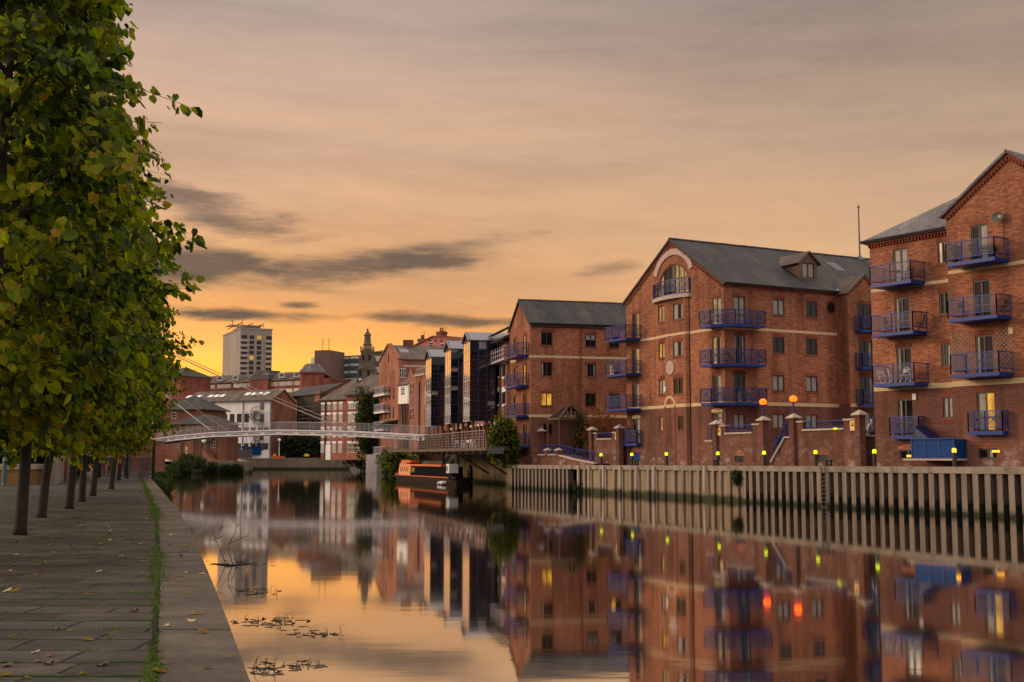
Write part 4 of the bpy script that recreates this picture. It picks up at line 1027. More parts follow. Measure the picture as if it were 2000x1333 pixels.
# ---------------------------------------------------------------- right-hand block
M_BRICK_RING = brick('brick_ring', (.38,.12,.055), (.26,.08,.04), (.28,.15,.1), w=.075, h=.225, streak=.2)
def right_block():
    z5, z6 = Z(1620, 280, .285), Z(1620, 620, .285)
    ur = V((.583, -.8126)).normalized(); S = PX(1710.5, 71.5)
    FL = Fac(S, S+ur*12); n = FL.n; T = PX(1857, 67.0); 
    # gabled front stands forward of the recessed part
    aT = FL.hit(1857, 800)[0]
    aT = FL.hit(1868, 850)[0]; G0 = FL.xy(FL.hit(1863, 850, .5)[0], .5); FG = Fac(G0, G0+ur*10)
    B = thing('apartment_block', 'tall brick block at the right edge with deep blue balconies and a hipped wing', 'apartment block', (S.x, S.y, 2.4))
    zb = 2.25
    zl = FL.hit(*z6(760, 470))[1]-.13; zl2 = zl+.3; zup = FL.hit(*z5(720, 955))[1]; ze = FL.hit(*z5(560, 625))[1]
    ag, zgr = FG.hit(*z5(1228, 62)); zge = FG.hit(*z5(805, 490))[1]
    WG = 2*ag
    wall, low, band = MB(), MB(), MB()
    hs, lh, W_ = [], [], []
    for k, r in enumerate((z5(438,722)+z5(540,950), z5(447,1058)+z5(552,1290), z6(461,206)+z6(564,460), z6(472,560)+z6(577,800))):
        w = FL.rect(*r); w = (w[0], w[1], w[3]-2.15, w[3]); W_.append((w, ('cc','hd','hd','hd')[k], True)); (hs if k < 3 else lh).append(rhole(w))
    for k, r in enumerate((z5(741,672)+z5(803,825), z5(752,1018)+z5(822,1175), z6(766,183)+z6(834,338), z6(777,545)+z6(848,692))):
        w = FL.rect(*r); W_.append((w, ('pd','dd','hc','cc')[k], False)); (hs if k < 3 else lh).append(rhole(w))
    v = FL.rect(*z6(478, 907), *z6(600, 975)); lh.append(rhole(v))
    FL.sheet(wall, [(0,zl2),(aT,zl2),(aT,ze),(0,ze)], hs); FL.sheet(low, [(0,zb),(aT,zb),(aT,zl2),(0,zl2)], lh)
    for w, cd, dr in W_: lintel(window(FL, w, cd, B, door=dr, name='balcony_door' if dr else 'window'), FL, w, sill=not dr)
    lintel(window(FL, v, 'dd', B, name='basement_window'), FL, v, sill=False, mat=M_BRICK)
    D1_ = [w for w, c, d in W_ if d]
    hs, lh, W2 = [], [], []
    for k, r in enumerate((z5(970,557)+z5(1088,790), z5(987,937)+z5(1104,1190), z6(1002,122)+z6(1126,390), z6(1012,512)+z6(1138,770))):
        w = FG.rect(*r); w = (w[0], w[1], w[3]-2.15, w[3]); W2.append((w, ('dc','dd','hd','cl')[k])); (hs if k < 3 else lh).append(rhole(w))
    v2 = FG.rect(*z6(1022, 900), *z6(1152, 970)); lh.append(rhole(v2))
    FG.sheet(wall, [(0,zl2),(WG,zl2),(WG,zge),(ag,zgr),(0,zge)], hs); FG.sheet(low, [(0,zb),(WG,zb),(WG,zl2),(0,zl2)], lh)
    for w, cd in W2: lintel(window(FG, w, cd, B, door=True, name='balcony_door'), FG, w, sill=False)
    lintel(window(FG, v2, 'dh', B, name='basement_window'), FG, v2, sill=False, mat=M_BRICK)
    for q, m_, z0, z1 in ((wall, 0, zl2, zge), (low, 0, zb, zl2)):
        q.face([FG.P(0,z0,0),FG.P(0,z1,0),FG.P(0,z1,-9),FG.P(0,z0,-9)]); q.face([FG.P(WG,z0,0),FG.P(WG,z1,0),FG.P(WG,z1,-16),FG.P(WG,z0,-16)])
    # hidden side and back
    FLs = Fac(S, S-n*16); FLs.sheet(wall, [(0,zb),(16,zb),(16,ze),(0,ze)])
    bk = Fac(S-n*16, FG.xy(WG, -16)); bk.sheet(wall, [(0,zb),(bk.L,zb),(bk.L,ze),(0,ze)])
    for za_, zb_ in ((zl, zl2), (zup-.1, zup+.1)): bq = MB(); FL.box(bq, .02, aT-.02, za_, zb_, -.02, .012); bq.build('stone_band', M_STONE, B)
    zg = FG.hit(*z5(1290, 820))[1]
    for za_, zb_ in ((zl, zl2), (zg-.1, zg+.1)): bq = MB(); FG.box(bq, .02, WG-.02, za_, zb_, -.02, .012); bq.build('stone_band', M_STONE, B)
    wall.build('wall', M_BRICK, B); low.build('wall_base', M_BRICK_LOW, B)
    a, z = FG.hit(*z5(1245, 335)); rg = MB(); FG.ring(rg, ag, z, .66, .66, .11, -.02, .012); rg.build('blind_ring', M_BRICK_RING, B)
    sl = (zgr-zge)/ag
    vg = MB()
    for sgn in (0, 1):
        for k in range(22):
            a = ag*(k+.5)/22; zz = zge+sl*a; a = a if sgn == 0 else WG-a
            FG.box(vg, a-.055, a+.055, zz-.42, zz-.24, -.02, .12)
    FG.sheet(vg, [(0,zge-.28),(ag,zgr-.28),(WG,zge-.28),(WG,zge),(ag,zgr),(0,zge)], o=.14)
    vg.build('verge', M_BRICK_TRIM, B)
    dt = MB(); FL.box(dt, -.1, aT, ze-.25, ze, -.02, .22)
    k = 0.0
    while k < aT: FL.box(dt, k, k+.1, ze-.42, ze-.25, -.02, .15); k += .22
    dt.build('eaves_course', M_BRICK_TRIM, B)
    rf = MB(); ov = .3
    for e in (-ov, WG+ov):
        zz = zge-sl*ov
        roof_slab(rf, [FG.P(e,zz+.12,.3), FG.P(e,zz+.12,-16), FG.P(ag,zgr+.12,-16), FG.P(ag,zgr+.12,.3)], .14)
    # hipped wing roof
    zt = ze+sl*6.5*.62
    e0, e1 = -.35, aT+.3
    P = FL.P
    pk = FL.hit(*z5(905, 365), -6.5)
    rf.face([P(e0,ze,.4), P(e1,ze,.4), P(e1+2,zgr-.4,-4.6), P(4.2,zgr-.4,-4.6)]); rf.face([P(e0,ze,.4), P(4.2,zgr-.4,-4.6), P(4.2,zgr-.4,-9), P(e0,ze,-13)])
    rf.face([P(e0,ze-.14,.4), P(e1,ze-.14,.4), P(e1,ze,.4), P(e0,ze,.4)]); rf.face([P(e0,ze-.14,.4), P(e0,ze,.4), P(e0,ze,-13), P(e0,ze-.14,-13)])
    ro = rf.build('roof', M_SLATE_GRY, B)
    g = MB(); g.tube([P(e0,ze-.03,.46), P(aT-.05,ze-.03,.46)], .07, 8); g.build('gutter', M_GUTTER, B)
    # balconies: image corners give the ends
    for k, (w, dp) in enumerate(zip(D1_, (1.35,1.35,1.35,.5))):
        a0, a1 = (w[0]-2.35, w[1]+.75) if k < 3 else (w[0]-1.15, w[1]+.6)
        r = (z5(278,900)+z5(556,900), z5(287,1230)+z5(570,1230), z6(298,400)+z6(580,400), z6(415,760)+z6(612,760))[k]
        b0, b1 = FL.hit(*r[:2], dp)[0], FL.hit(*r[2:], dp)[0]
        balcony(B, [FL.xy(b0, 0), FL.xy(b0, dp), FL.xy(b1, dp), FL.xy(b1, 0)], w[2]-.02, xs=False if k < 3 else 'all')
    for k, (w, dp) in enumerate(zip([q for q, c in W2], (1.35,1.35,1.35,.55))):
        r = (z5(800,800)+z5(1130,750), z5(813,1170)+z5(1145,1130), z6(832,360)+z6(1162,330), z6(952,750)+z6(1186,740))[k]
        b0, b1 = FG.hit(*r[:2], dp)[0], FG.hit(*r[2:], dp)[0]
        balcony(B, [FG.xy(b0, 0), FG.xy(b0, dp), FG.xy(b1, dp), FG.xy(b1, 0)], w[2]-.02, xs=False if k < 3 else 'all')
    # timber trellis behind the third balcony, soot streak board, alarm box
    w = W2[2][0]
    for (b0, b1) in ((w[0]-1.5, w[0]-.15), (w[1]+.15, w[1]+1.2)):
        tr = MB()
        h0, h1 = w[2]+.2, w[3]+.25
        for k in range(-14, 15):
            for sg in (1, -1):
                a0_ = b0+(b1-b0)*.5+k*.26; pts = []
                t0, t1 = -9, 9
                for lo, hi, c0, sgn in ((b0, b1, a0_, 1),):
                    zA = h0; zB = h1; aA = a0_; aB = a0_+sg*(h1-h0)
                    def clip(a, z, a2, z2):
                        if a < b0: z = z+(b0-a)/(a2-a)*(z2-z) if a2 != a else z; a = b0
                        if a > b1: z = z+(b1-a)/(a2-a)*(z2-z) if a2 != a else z; a = b1
                        return a, z
                    if max(aA, aB) <= b0 or min(aA, aB) >= b1: continue
                    p = clip(aA, zA, aB, zB); q = clip(aB, zB, aA, zA)
                    if abs(p[1]-q[1]) > .05: tr.bar(FG.P(*p, .03), FG.P(*q, .03), .018, .015)
        tr.build('trellis', M_CAP, B)
    for (f_, u, v, nm) in ((FL, 586, 545, 'alarm_box'), (FG, 1247, 92, 'alarm_box')):
        a, z = f_.hit(*z6(u, v)); m = MB(); f_.box(m, a-.12, a+.12, z-.18, z+.18, .003, .1); m.build(nm, M_STONE if nm and f_ is FG else M_WHITE_P, B)
    # lamps by the basement windows
    for f_, (u, v) in ((FL, (550, 951)), (FG, (1139, 919))):
        a, z = f_.hit(*z6(u, v), .1); m = MB(); f_.box(m, a-.2, a+.2, z-.06, z+.06, .02, .12); m.build('wall_lamp', M_LAMP_O, B)
    # satellite dish with its mast
    a, z = FG.hit(*z5(1152, 507), .35)
    d = MB(); c = FG.P(a, z, .35); nn = V((FG.n.x*.9-.25, FG.n.y*.9-.2, .25)).normalized()
    t1 = nn.cross(V((0,0,1))).normalized(); t2 = t1.cross(nn)
    rings = []
    for r_, dd in ((.02,-.09),(.16,-.07),(.28,-.02),(.36,.03)):
        rings.append([c+(t1*math.cos(2*math.pi*k/20)*1.0+t2*math.sin(2*math.pi*k/20)*.85)*r_+nn*dd for k in range(20)])
    vs = [p for r_ in rings for p in r_]
    d.mesh(vs, [(i*20+k, i*20+(k+1) % 20, (i+1)*20+(k+1) % 20, (i+1)*20+k) for i in range(3) for k in range(20)])
    dish = tag(d.build('satellite_dish', M_STEEL_D, loc=c), 'dark satellite dish high on the right gable above the top balcony', 'satellite dish')
    d = MB(); d.tube([c-nn*.09, c-V((0,0,.15)), FG.P(a, z-.3, .06)], .02, 6); d.tube([c-V((0,0,.1)), c+nn*.35], .012, 5); d.tube([FG.P(a+.1,z-.1,.05), FG.P(a+.12,z-1.9,.05)], .02, 6); d.build('bracket', M_STEEL_D, dish)
    return FL, FG, D1_, W2
RBK = right_block()
# ---------------------------------------------------------------- garden walls, steps, lamps, signs, bin store, pergola, ramp
z7 = Z(1330, 700, .225)
def qline(off): return Fac(Q0-QN*off, Q1-QN*off)
def cap_pyramid(mb, c, s, z, h, m=0):
    x, y = c.x, c.y; U = QD*s; N = QN*s
    b = [V((x,y,z))+V((sx*U.x+sy*N.x, sx*U.y+sy*N.y, 0)) for sx, sy in ((-1,-1),(1,-1),(1,1),(-1,1))]
    t = [p+V((0,0,.07)) for p in b]; top = V((x,y,z+h))
    mb.mesh(b+t+[top], [(3,2,1,0)]+[(i, (i+1) % 4, 4+(i+1) % 4, 4+i) for i in range(4)]+[(4+i, 4+(i+1) % 4, 8) for i in range(4)], m)
def pillar(x, y_top, off, label, hw=.23):
    p = onQ(x, off); zt = zat(y_top, p.y)
    t = tQ(x, off); q = qline(off)
    b = thing('brick_pillar', label, 'pillar', p, 'brick garden wall pillars with stone caps')
    m = MB(); q.box(m, t-hw, t+hw, p.z-.1, zt-.36, -hw, hw); m.build('shaft', M_BRICK_LOW, b)
    m = MB(); cap_pyramid(m, p, hw+.15, zt-.36, .36); m.build('cap', M_CAP, b)
    return p, zt, t
OFF = 2.3
GQ = qline(OFF)
pl = [pillar(1400, 820, OFF, 'brick pillar with pyramid cap beside the yellow warning sign left of the steps'),
      pillar(1492.5, 812, OFF, 'brick pillar with stone cap carrying the left amber globe lamp'),
      pillar(1552, 807, OFF, 'brick pillar with stone cap carrying the right amber globe lamp'),
      pillar(1681.5, 800, OFF, 'brick pillar with pyramid cap between the garden wall and the right block')]
def gwall(x0, x1, ytop0, ytop1, notch, label, sill_y):
    """garden wall; notch = pixel range of the lowered, railed part"""
    t0, t1 = tQ(x0, OFF), tQ(x1, OFF); z0 = GQ.hit(x0, ytop0)[1]; z1 = GQ.hit(x1, ytop1)[1]
    zt = (z0+z1)/2
    b = thing('garden_wall', label, 'garden wall', GQ.P((t0+t1)/2, zQ(t0)))
    n0, n1 = tQ(notch[0], OFF), tQ(notch[1], OFF); zs = GQ.hit((notch[0]+notch[1])/2, sill_y)[1]
    v = GQ.rect(*notch[2]); m = MB(); gz = zQ(t0)-.1
    ol = [(t0,gz),(t1,gz),(t1,zt),(n1,zt),(n1,zs),(n0,zs),(n0,zt),(t0,zt)]
    GQ.sheet(m, ol, [rhole(v)], depth=.15)
    GQ.sheet(m, ol, o=-.3)
    for (a, c) in ((t0,n0),(n1,t1)): m.face([GQ.P(a,zt,0),GQ.P(c,zt,0),GQ.P(c,zt,-.3),GQ.P(a,zt,-.3)])
    for a in (n0,n1,t0,t1): m.face([GQ.P(a,gz,0),GQ.P(a,zt,0),GQ.P(a,zt,-.3),GQ.P(a,gz,-.3)])
    m.build('wall', M_BRICK_LOW, b)
    c = MB(); GQ.box(c, t0, n0+.03, zt+.002, zt+.12, -.38, .07); c.build('coping', M_CAP, b)
    c = MB(); GQ.box(c, n1-.03, t1, zt+.002, zt+.12, -.38, .07); c.build('coping', M_CAP, b)
    c = MB(); GQ.box(c, n0, n1, zs+.002, zs+.12, -.38, .09); c.build('coping', M_CAP, b)
    r = MB(); n = 7
    r.bar(GQ.P(n0,zt+.05,-.14), GQ.P(n1,zt+.05,-.14), .07, .06); r.bar(GQ.P(n0,zs+.25,-.14), GQ.P(n1,zs+.25,-.14), .04, .04)
    for k in range(n+1): a = n0+.04+(n1-n0-.08)*k/n; r.bar(GQ.P(a,zs+.12,-.14), GQ.P(a,zt+.05,-.14), .04, .04)
    r.build('railing', M_BLUE, b)
    f = MB(); GQ.box(f, v[0], v[1], v[2], v[3], -.16, -.1)
    nn = 8
    for k in range(nn): zz = v[2]+(v[3]-v[2])*(k+.5)/nn; GQ.box(f, v[0]+.03, v[1]-.03, zz-.02, zz+.02, -.1, -.06)
    vo = f.build('vent_window', M_VENT, b); lintel(vo, GQ, v, mat=M_BRICK, sill=False, rise=.16, h=.42)
    return zt
z_a = gwall(1405, 1488, 835, 829, (1417, 1471, z7(468,848)+z7(540,905)), 'plum brick garden wall with blue rail left of the steps', 848)
z_b = gwall(1557, 1677, 826, 821, (1569, 1650, z7(1188,838)+z7(1273,905)), 'plum brick garden wall with blue rail and lime light right of the steps', 841)
def globe(p, zt, label):
    b = thing('globe_lamp', label, 'lamp', V((p.x,p.y,zt)), 'amber globe lamps on the brick pillars')
    m = MB(); m.tube([V((p.x,p.y,zt-.02)), V((p.x,p.y,zt+.72))], .055, 8); m.lathe(V((p.x,p.y,zt+.68)), [(.1,0),(.15,.05),(.1,.07)], 10); m.build('stem', M_BLUE, b)
    m = MB(); m.lathe(V((p.x,p.y,zt+.74)), [(.09,0),(.21,.05),(.26,.17),(.245,.29),(.14,.38),(.05,.41)], 16); m.build('globe', M_GLOBE, b, smooth=True)
globe(pl[1][0], pl[1][1], 'glowing amber globe lamp on the left pillar of the steps')
globe(pl[2][0], pl[2][1], 'glowing amber globe lamp on the right pillar of the steps')
def lime_light():
    a, z = GQ.hit(*z7(1345, 612), .1); m = MB(); GQ.box(m, a-.12, a+.12, z-.05, z+.06, .095, .2)
    tag(m.build('wall_light', M_LAMP_Y, loc=GQ.P(a,z,.1)), 'small lime light on the ledge of the right garden wall', 'light')
lime_light()
# steps
def steps():
    b = thing('steps', 'stone-edged steps with blue handrail and blue door between the globe lamp pillars', 'steps', onQ(1520, OFF))
    a0, a1 = pl[1][2]+.24, pl[2][2]-.24
    m = MB(); zlow = zQ(a0); zt = GQ.hit(1535, 856)[1]
    aS = GQ.hit(1508, 880)[0]
    GQ.sheet(m, [(aS,zlow),(a1+.05,zlow),(a1+.05,zt),(GQ.hit(1533,800)[0],zt)], o=-.02)
    n = 8
    for k in range(n):
        x0 = aS+(a1-aS)*k/n*.75; GQ.box(m, x0, a1, zlow, zlow+(zt-zlow)*(k+1)/n, -1.3, -.06)
    m.build('stair', M_BRICK_LOW, b)
    c = MB(); c.bar(GQ.P(aS-.1,zlow+.25,.03), GQ.P(GQ.hit(1533,800)[0],zt+.05,.03), .2, .1); c.bar(GQ.P(GQ.hit(1533,800)[0],zt+.05,.03), GQ.P(a1,zt+.05,.03), .2, .1); c.build('edging', M_CAP, b)
    r = MB(); e = GQ.hit(1536,800)[0]
    r.bar(GQ.P(aS+.15,zlow+1.15,0), GQ.P(e,zt+1.1,0), .07, .06); r.bar(GQ.P(aS+.15,zlow+.35,0), GQ.P(aS+.15,zlow+1.15,0), .05, .05); r.bar(GQ.P(e,zt,0), GQ.P(e,zt+1.1,0), .05, .05)
    r.bar(GQ.P((aS+e)/2,zlow+.7,0), GQ.P((aS+e)/2,(zlow+zt)/2+1.1,0), .05, .05); r.bar(GQ.P(e,zt+1.1,0), GQ.P(e,zt+1.1,-1.4), .07, .06)
    r.build('handrail', M_BLUE, b)
    g = MB(); GQ.box(g, a0, a1, zt-.12, zt, -1.5, -1.3); g.build('landing', M_CAP, b)
    g = MB(); zr = zt+1.0
    g.bar(GQ.P(a0,zr,-1.4), GQ.P(a1,zr,-1.4), .06, .06); g.bar(GQ.P(a0,zt+.15,-1.4), GQ.P(a1,zt+.15,-1.4), .04, .04)
    for k in range(9): a = a0+(a1-a0)*k/8; g.bar(GQ.P(a,zt,-1.4), GQ.P(a,zr,-1.4), .035, .035)
    g.build('railing', M_BLUE, b)
    w = MB(); GQ.box(w, a0, a1, zlow, zt-.13, -1.6, -1.45); w.build('back_wall', M_BRICK_LOW, b)
    d = MB(); GQ.box(d, a0+.02, aS+.05, zlow, zlow+2.0, -1.0, -.9)
    d.build('door', M_BLUE_D, b)
steps()
# low wall and blue gate left of the first pillar, and the piece between the last pillar and the right block
def side_wall(x0, x1, off, ytop, label, rail_y):
    q = qline(off); t0, t1 = tQ(x0, off), tQ(x1, off); zt = q.hit((x0+x1)/2, ytop)[1]; zr = q.hit((x0+x1)/2, rail_y)[1]
    b = thing('garden_wall', label, 'garden wall', q.P((t0+t1)/2, zQ(t0)))
    m = MB(); q.box(m, t0, t1, zQ(t0)-.1, zt, -.3, 0); m.build('wall', M_BRICK_LOW, b)
    m = MB(); q.box(m, t0-.05, t1+.05, zt+.002, zt+.11, -.36, .08); m.build('coping', M_CAP, b)
    r = MB(); r.bar(q.P(t0,zr,-.14), q.P(t1,zr,-.14), .06, .05); r.bar(q.P(t0,zt+.25,-.14), q.P(t1,zt+.25,-.14), .04, .04)
    n = max(2, int((t1-t0)/.35))
    for k in range(n+1): a = t0+(t1-t0)*k/n; r.bar(q.P(a,zt+.1,-.14), q.P(a,zr,-.14), .045, .045)
    r.bar(q.P(t0,zt+.25,-.14), q.P(t1,zr,-.14), .03, .03)
    r.build('railing', M_BLUE, b)
side_wall(1379, 1394, OFF+1.2, 863, 'short low brick wall with a blue rail panel under the corner balconies', 835)
side_wall(1688, 1716, OFF+.9, 853.5, 'low brick wall with blue rail between the last pillar and the right block', 818)
def sign(fac, x0, y0, x1, y1, o, label):
    w = fac.rect(x0, y0, x1, y1, o); a0, a1, z0, z1 = w; m = MB()
    b = thing('warning_sign', label, 'sign', fac.P((a0+a1)/2, z0, o), 'yellow warning signs on the garden walls')
    fac.box(m, a0, a1, z0, z1, o, o+.03); m.build('plate', M_WHITE_P, b)
    m = MB(); h = z1-z0; am = (a0+a1)/2; yl = z0+h*.08
    fac.box(m, a0+.02, a1-.02, yl, z0+h*.28, o+.031, o+.034); fac.box(m, a0+.02, a1-.02, z0+h*.36, z1-.02, o+.031, o+.034); m.build('yellow_panel', M_YEL, b)
    m = MB(); p = [fac.P(a0+.07,z0+h*.42,o+.038), fac.P(a1-.07,z0+h*.42,o+.038), fac.P(am,z1-h*.08,o+.038)]; m.face(p); m.build('triangle', M_BLACK, b)
    m = MB(); s = .22; c_ = V(((p[0]+p[1]+p[2])/3)); m.face([c_+(q-c_)*.62+V((fac.n.x,fac.n.y,0))*.004 for q in p]); m.build('triangle_inner', M_YEL, b)
    m = MB(); zb_ = z0+h*.5; m.face([fac.P(am-.03,zb_,o+.046), fac.P(am+.03,zb_,o+.046), fac.P(am+.025,zb_+h*.2,o+.046), fac.P(am-.025,zb_+h*.2,o+.046)]); m.build('mark', M_BLACK, b)
M_YEL = plain('sign_yellow', (.75,.42,.02), .5)
sign(GQ, *z7(318,605), *z7(346,672), .03, 'narrow yellow warning sign on the pillar left of the steps')
sign(GQ, *z7(1470,545), *z7(1517,627), .03, 'yellow warning sign at the right end of the garden wall, the widest one')

# blue bin store against the right block
def binstore():
    x0, x1 = 1780.5, 1864.5; z8 = Z(1660, 780, .17025)
    FL = RBK[0]; o = 1.7
    a0 = FL.hit(1780, 870, o)[0]; a1 = FL.hit(1862.5, 870, o)[0]
    zb, zt = FL.hit(1820, 899, o)[1], FL.hit(1820, 858.5, o)[1]
    b = thing('bin_store', 'blue timber bin store with a sloping lid cheek against the right block', 'bin store', FL.P((a0+a1)/2, zb, o))
    m = MB(); FL.box(m, a0, a1, zb+.08, zt, o-1.6, o-.05); m.build('body', M_BLUE_D, b)
    for k in range(3):
        m = MB(); e0 = a0+(a1-a0)*k/3; e1 = a0+(a1-a0)*(k+1)/3; FL.box(m, e0+.04, e1-.04, zb+.2, zt-.1, o-.05, o-.015); m.build('door', M_BLUE_D, b)
    m = MB()
    for k in range(4): e = a0+(a1-a0)*k/3; FL.box(m, e-.035, e+.035, zb+.08, zt, o-.05, o+.01)
    FL.box(m, a0-.05, a1+.05, zt, zt+.07, o-.1, o+.05); FL.box(m, a0, a1, zb+.1, zb+.18, o-.05, o+.01); m.build('frame', M_BLUE, b)
    m = MB(); zp = FL.hit(1780, 833, o-.2)[1]; e = FL.hit(1812, 858, o-.2)[0]; a0b = a0+.02; a1b = FL.hit(1810, 834, o-1.5)[0]; e2 = FL.hit(1840, 858, o-1.5)[0]
    m.hexa([FL.P(a0b,zt+.07,o-.2), FL.P(a0b+.1,zt+.07,o-.2), FL.P(a0b+.1,zt+.07,o-1.5), FL.P(a0b,zt+.07,o-1.5), FL.P(a0b,zp,o-.2), FL.P(a0b+.1,zp-.05,o-.2), FL.P(a0b+.1,zp-.05,o-1.5), FL.P(a0b,zp,o-1.5)])
    m.face([FL.P(a0b,zt+.07,o-.2), FL.P(e,zt+.07,o-.2), FL.P(a0b,zp,o-.2)]); m.face([FL.P(a0b,zp,o-.2), FL.P(e,zt+.07,o-.2), FL.P(e,zt+.07,o-1.5), FL.P(a0b,zp,o-1.5)])
    m.build('lid', M_BLUE_DK, b)
    m = MB(); m.bar(FL.P(a0b,zp,o-.17), FL.P(e,zt+.1,o-.17), .06, .07); m.build('lid_rail', M_BLUE, b)
    m = MB(); FL.box(m, a0-.4, a1+.05, zb-.02, zb+.08, o-1.6, o+.25); m.build('plinth', M_CAP, b)
M_BLUE_DK = plain('paint_navy', (.006,.010,.05), .5)
binstore()

# ---------------- ramp, terrace wall and pergola before the second block
zp = Z(1000, 780, .15)
RQ = qline(1.6); R2 = qline(5.5)
def ramp():
    b = thing('ramp', 'concrete ramp with blue baluster rail sloping down to the quay', 'ramp', onQ(1110, 1.6))
    aT, zT = RQ.hit(*zp(600, 728)); aM, zM = RQ.hit(*zp(790, 782)); aE, zE = RQ.hit(*zp(1085, 840)); a0 = RQ.hit(*zp(355, 728))[0]
    zg = lambda a: zQ(a)-.1
    m = MB(); RQ.sheet(m, [(a0-8,zg(a0)),(aE,zg(aE)),(aE,zE),(aM,zM),(aT,zT),(a0-8,zT)]); 
    m.face([RQ.P(aT,zT,0),RQ.P(aM,zM,0),RQ.P(aM,zM,-1.8),RQ.P(aT,zT,-1.8)]); m.face([RQ.P(aM,zM,0),RQ.P(aE,zE,0),RQ.P(aE,zE,-1.8),RQ.P(aM,zM,-1.8)]); m.face([RQ.P(a0-8,zT,0),RQ.P(aT,zT,0),RQ.P(aT,zT,-9),RQ.P(a0-8,zT,-9)])
    m.build('retaining_wall', M_BRICK_LOW, b)
    m = MB()
    for p, q in (((a0,zT),(aT,zT)),((aT,zT),(aM,zM)),((aM,zM),(aE,zE))): m.bar(RQ.P(p[0],p[1]+.03,-.02), RQ.P(q[0],q[1]+.03,-.02), .4, .12)
    m.build('edging', M_CAP, b)
    zh = RQ.hit(*zp(620, 590))[1]-zT
    for p, q in (((a0+.1,zT),(aT,zT)),((aT,zT),(aM,zM)),((aM,zM),(RQ.hit(*zp(1060,815))[0],zE+.05))):
        railing(b, RQ.xy(p[0],-.1), RQ.xy(q[0],-.1), p[1], q[1], h=zh, post=.75)
    for u in (470, 615):
        a = RQ.hit(*zp(u, 650))[0]; pp = RQ.xy(a, .05); zc = RQ.hit(*zp(u, 670))[1]
        c = MB(); RQ.box(c, a-.2, a+.2, zT-.02, zc, -.15, .25); c.build('post', M_BRICK_LOW, b)
        c = MB(); cap_pyramid(c, pp, .32, zc, .26); c.build('post_cap', M_CAP, b)
ramp()
OFT = 4.6
TQ = qline(OFT)
pillar(1057, 836, 3.0, 'brick pillar with grey cap nearest the river at the left of the pergola')
pillar(1049, 836, 4.4, 'brick pillar with grey cap just behind another left of the pergola')
pillar(1116, 835, 6.4, 'ivy-side brick pillar with grey cap behind the pergola')
pillar(1157, 833, 3.0, 'brick pillar with cap at the left end of the rust-leaved shrub wall')
pp_ = pillar(1210.5, 829, 3.0, 'brick pillar with pyramid cap at the left edge of the middle block')
def shrubwall():
    q = qline(3.0); t0, t1 = tQ(1159, 3.0), tQ(1208, 3.0); zt = q.hit(1180, 847)[1]; zs = q.hit(1180, 859)[1]
    n0, n1 = tQ(1166, 3.0), tQ(1196, 3.0)
    b = thing('garden_wall', 'brick garden wall with a green-backed rail under the rust-leaved shrub', 'garden wall', q.P((t0+t1)/2, zQ(t0)))
    m = MB(); gz = zQ(t0)-.1
    q.box(m, t0, n0, gz, zt, -.3, 0); q.box(m, n1, t1, gz, zt, -.3, 0); q.box(m, n0, n1, gz, zs, -.3, 0); m.build('wall', M_BRICK_LOW, b)
    c = MB(); q.box(c, n0, n1, zs, zs+.11, -.36, .08); c.build('coping', M_CAP, b)
    c = MB(); q.box(c, t0, n0, zt, zt+.1, -.36, .08); c.build('coping', M_CAP, b)
    c = MB(); q.box(c, n1, t1, zt, zt+.1, -.36, .08); c.build('coping', M_CAP, b)
    r = MB(); r.bar(q.P(n0,zt+.05,-.14), q.P(n1,zt+.05,-.14), .06, .05)
    for k in range(7): a = n0+(n1-n0)*k/6; r.bar(q.P(a,zs+.1,-.14), q.P(a,zt+.05,-.14), .04, .04)
    r.build('railing', M_BLUE, b)
    sign(q, *zp(1345,440), *zp(1375,525), .03, 'yellow warning sign on the garden wall under the rust-leaved shrub')
    w0, w1 = tQ(1212, 3.6), tQ(1229, 3.6); q2 = qline(3.6); z2 = q2.hit(1220, 868)[1]; zr = q2.hit(1220, 843)[1]
    b = thing('garden_wall', 'short low brick wall with blue rail at the foot of the middle block corner', 'garden wall', q2.P(w0, zQ(w0)))
    m = MB(); q2.box(m, w0, w1, gz, z2, -.3, 0); m.build('wall', M_BRICK_LOW, b); m = MB(); q2.box(m, w0, w1, z2, z2+.1, -.36, .08); m.build('coping', M_CAP, b)
    r = MB(); r.bar(q2.P(w0,zr,-.1), q2.P(w1,zr,-.1), .06, .05)
    for k in range(4): a = w0+(w1-w0)*k/3; r.bar(q2.P(a,z2+.1,-.1), q2.P(a,zr,-.1), .04, .04)
    r.build('railing', M_BLUE, b)
    # wall behind the pergola
    q3 = qline(8.0); t0, t1 = tQ(1046, 8), tQ(1156, 8); zt = q3.hit(1090, 849)[1]
    b = thing('garden_wall', 'long low brick wall with blue rails behind the pergola', 'garden wall', q3.P(t0, 2.3))
    m = MB(); q3.box(m, t0, t1, 2.1, zt-1.0, -.3, 0); q3.box(m, t0, t0+1.2, zt-1.0, zt, -.3, 0); q3.box(m, (t0+t1)/2-.7, (t0+t1)/2+.9, zt-1.0, zt, -.3, 0); m.build('wall', M_BRICK_LOW, b)
    m = MB(); q3.box(m, t0, t1, zt-1.0+.002, zt-.9, -.25, .06); m.build('coping', M_CAP, b)
    m = MB(); m.bar(q3.P(t0,zt,-.1), q3.P(t1,zt,-.1), .06, .06)
    for k in range(25): a = t0+(t1-t0)*k/24; m.bar(q3.P(a,zt-.9,-.1), q3.P(a,zt,-.1), .04, .04)
    m.build('railing', M_BLUE, b)
shrubwall()
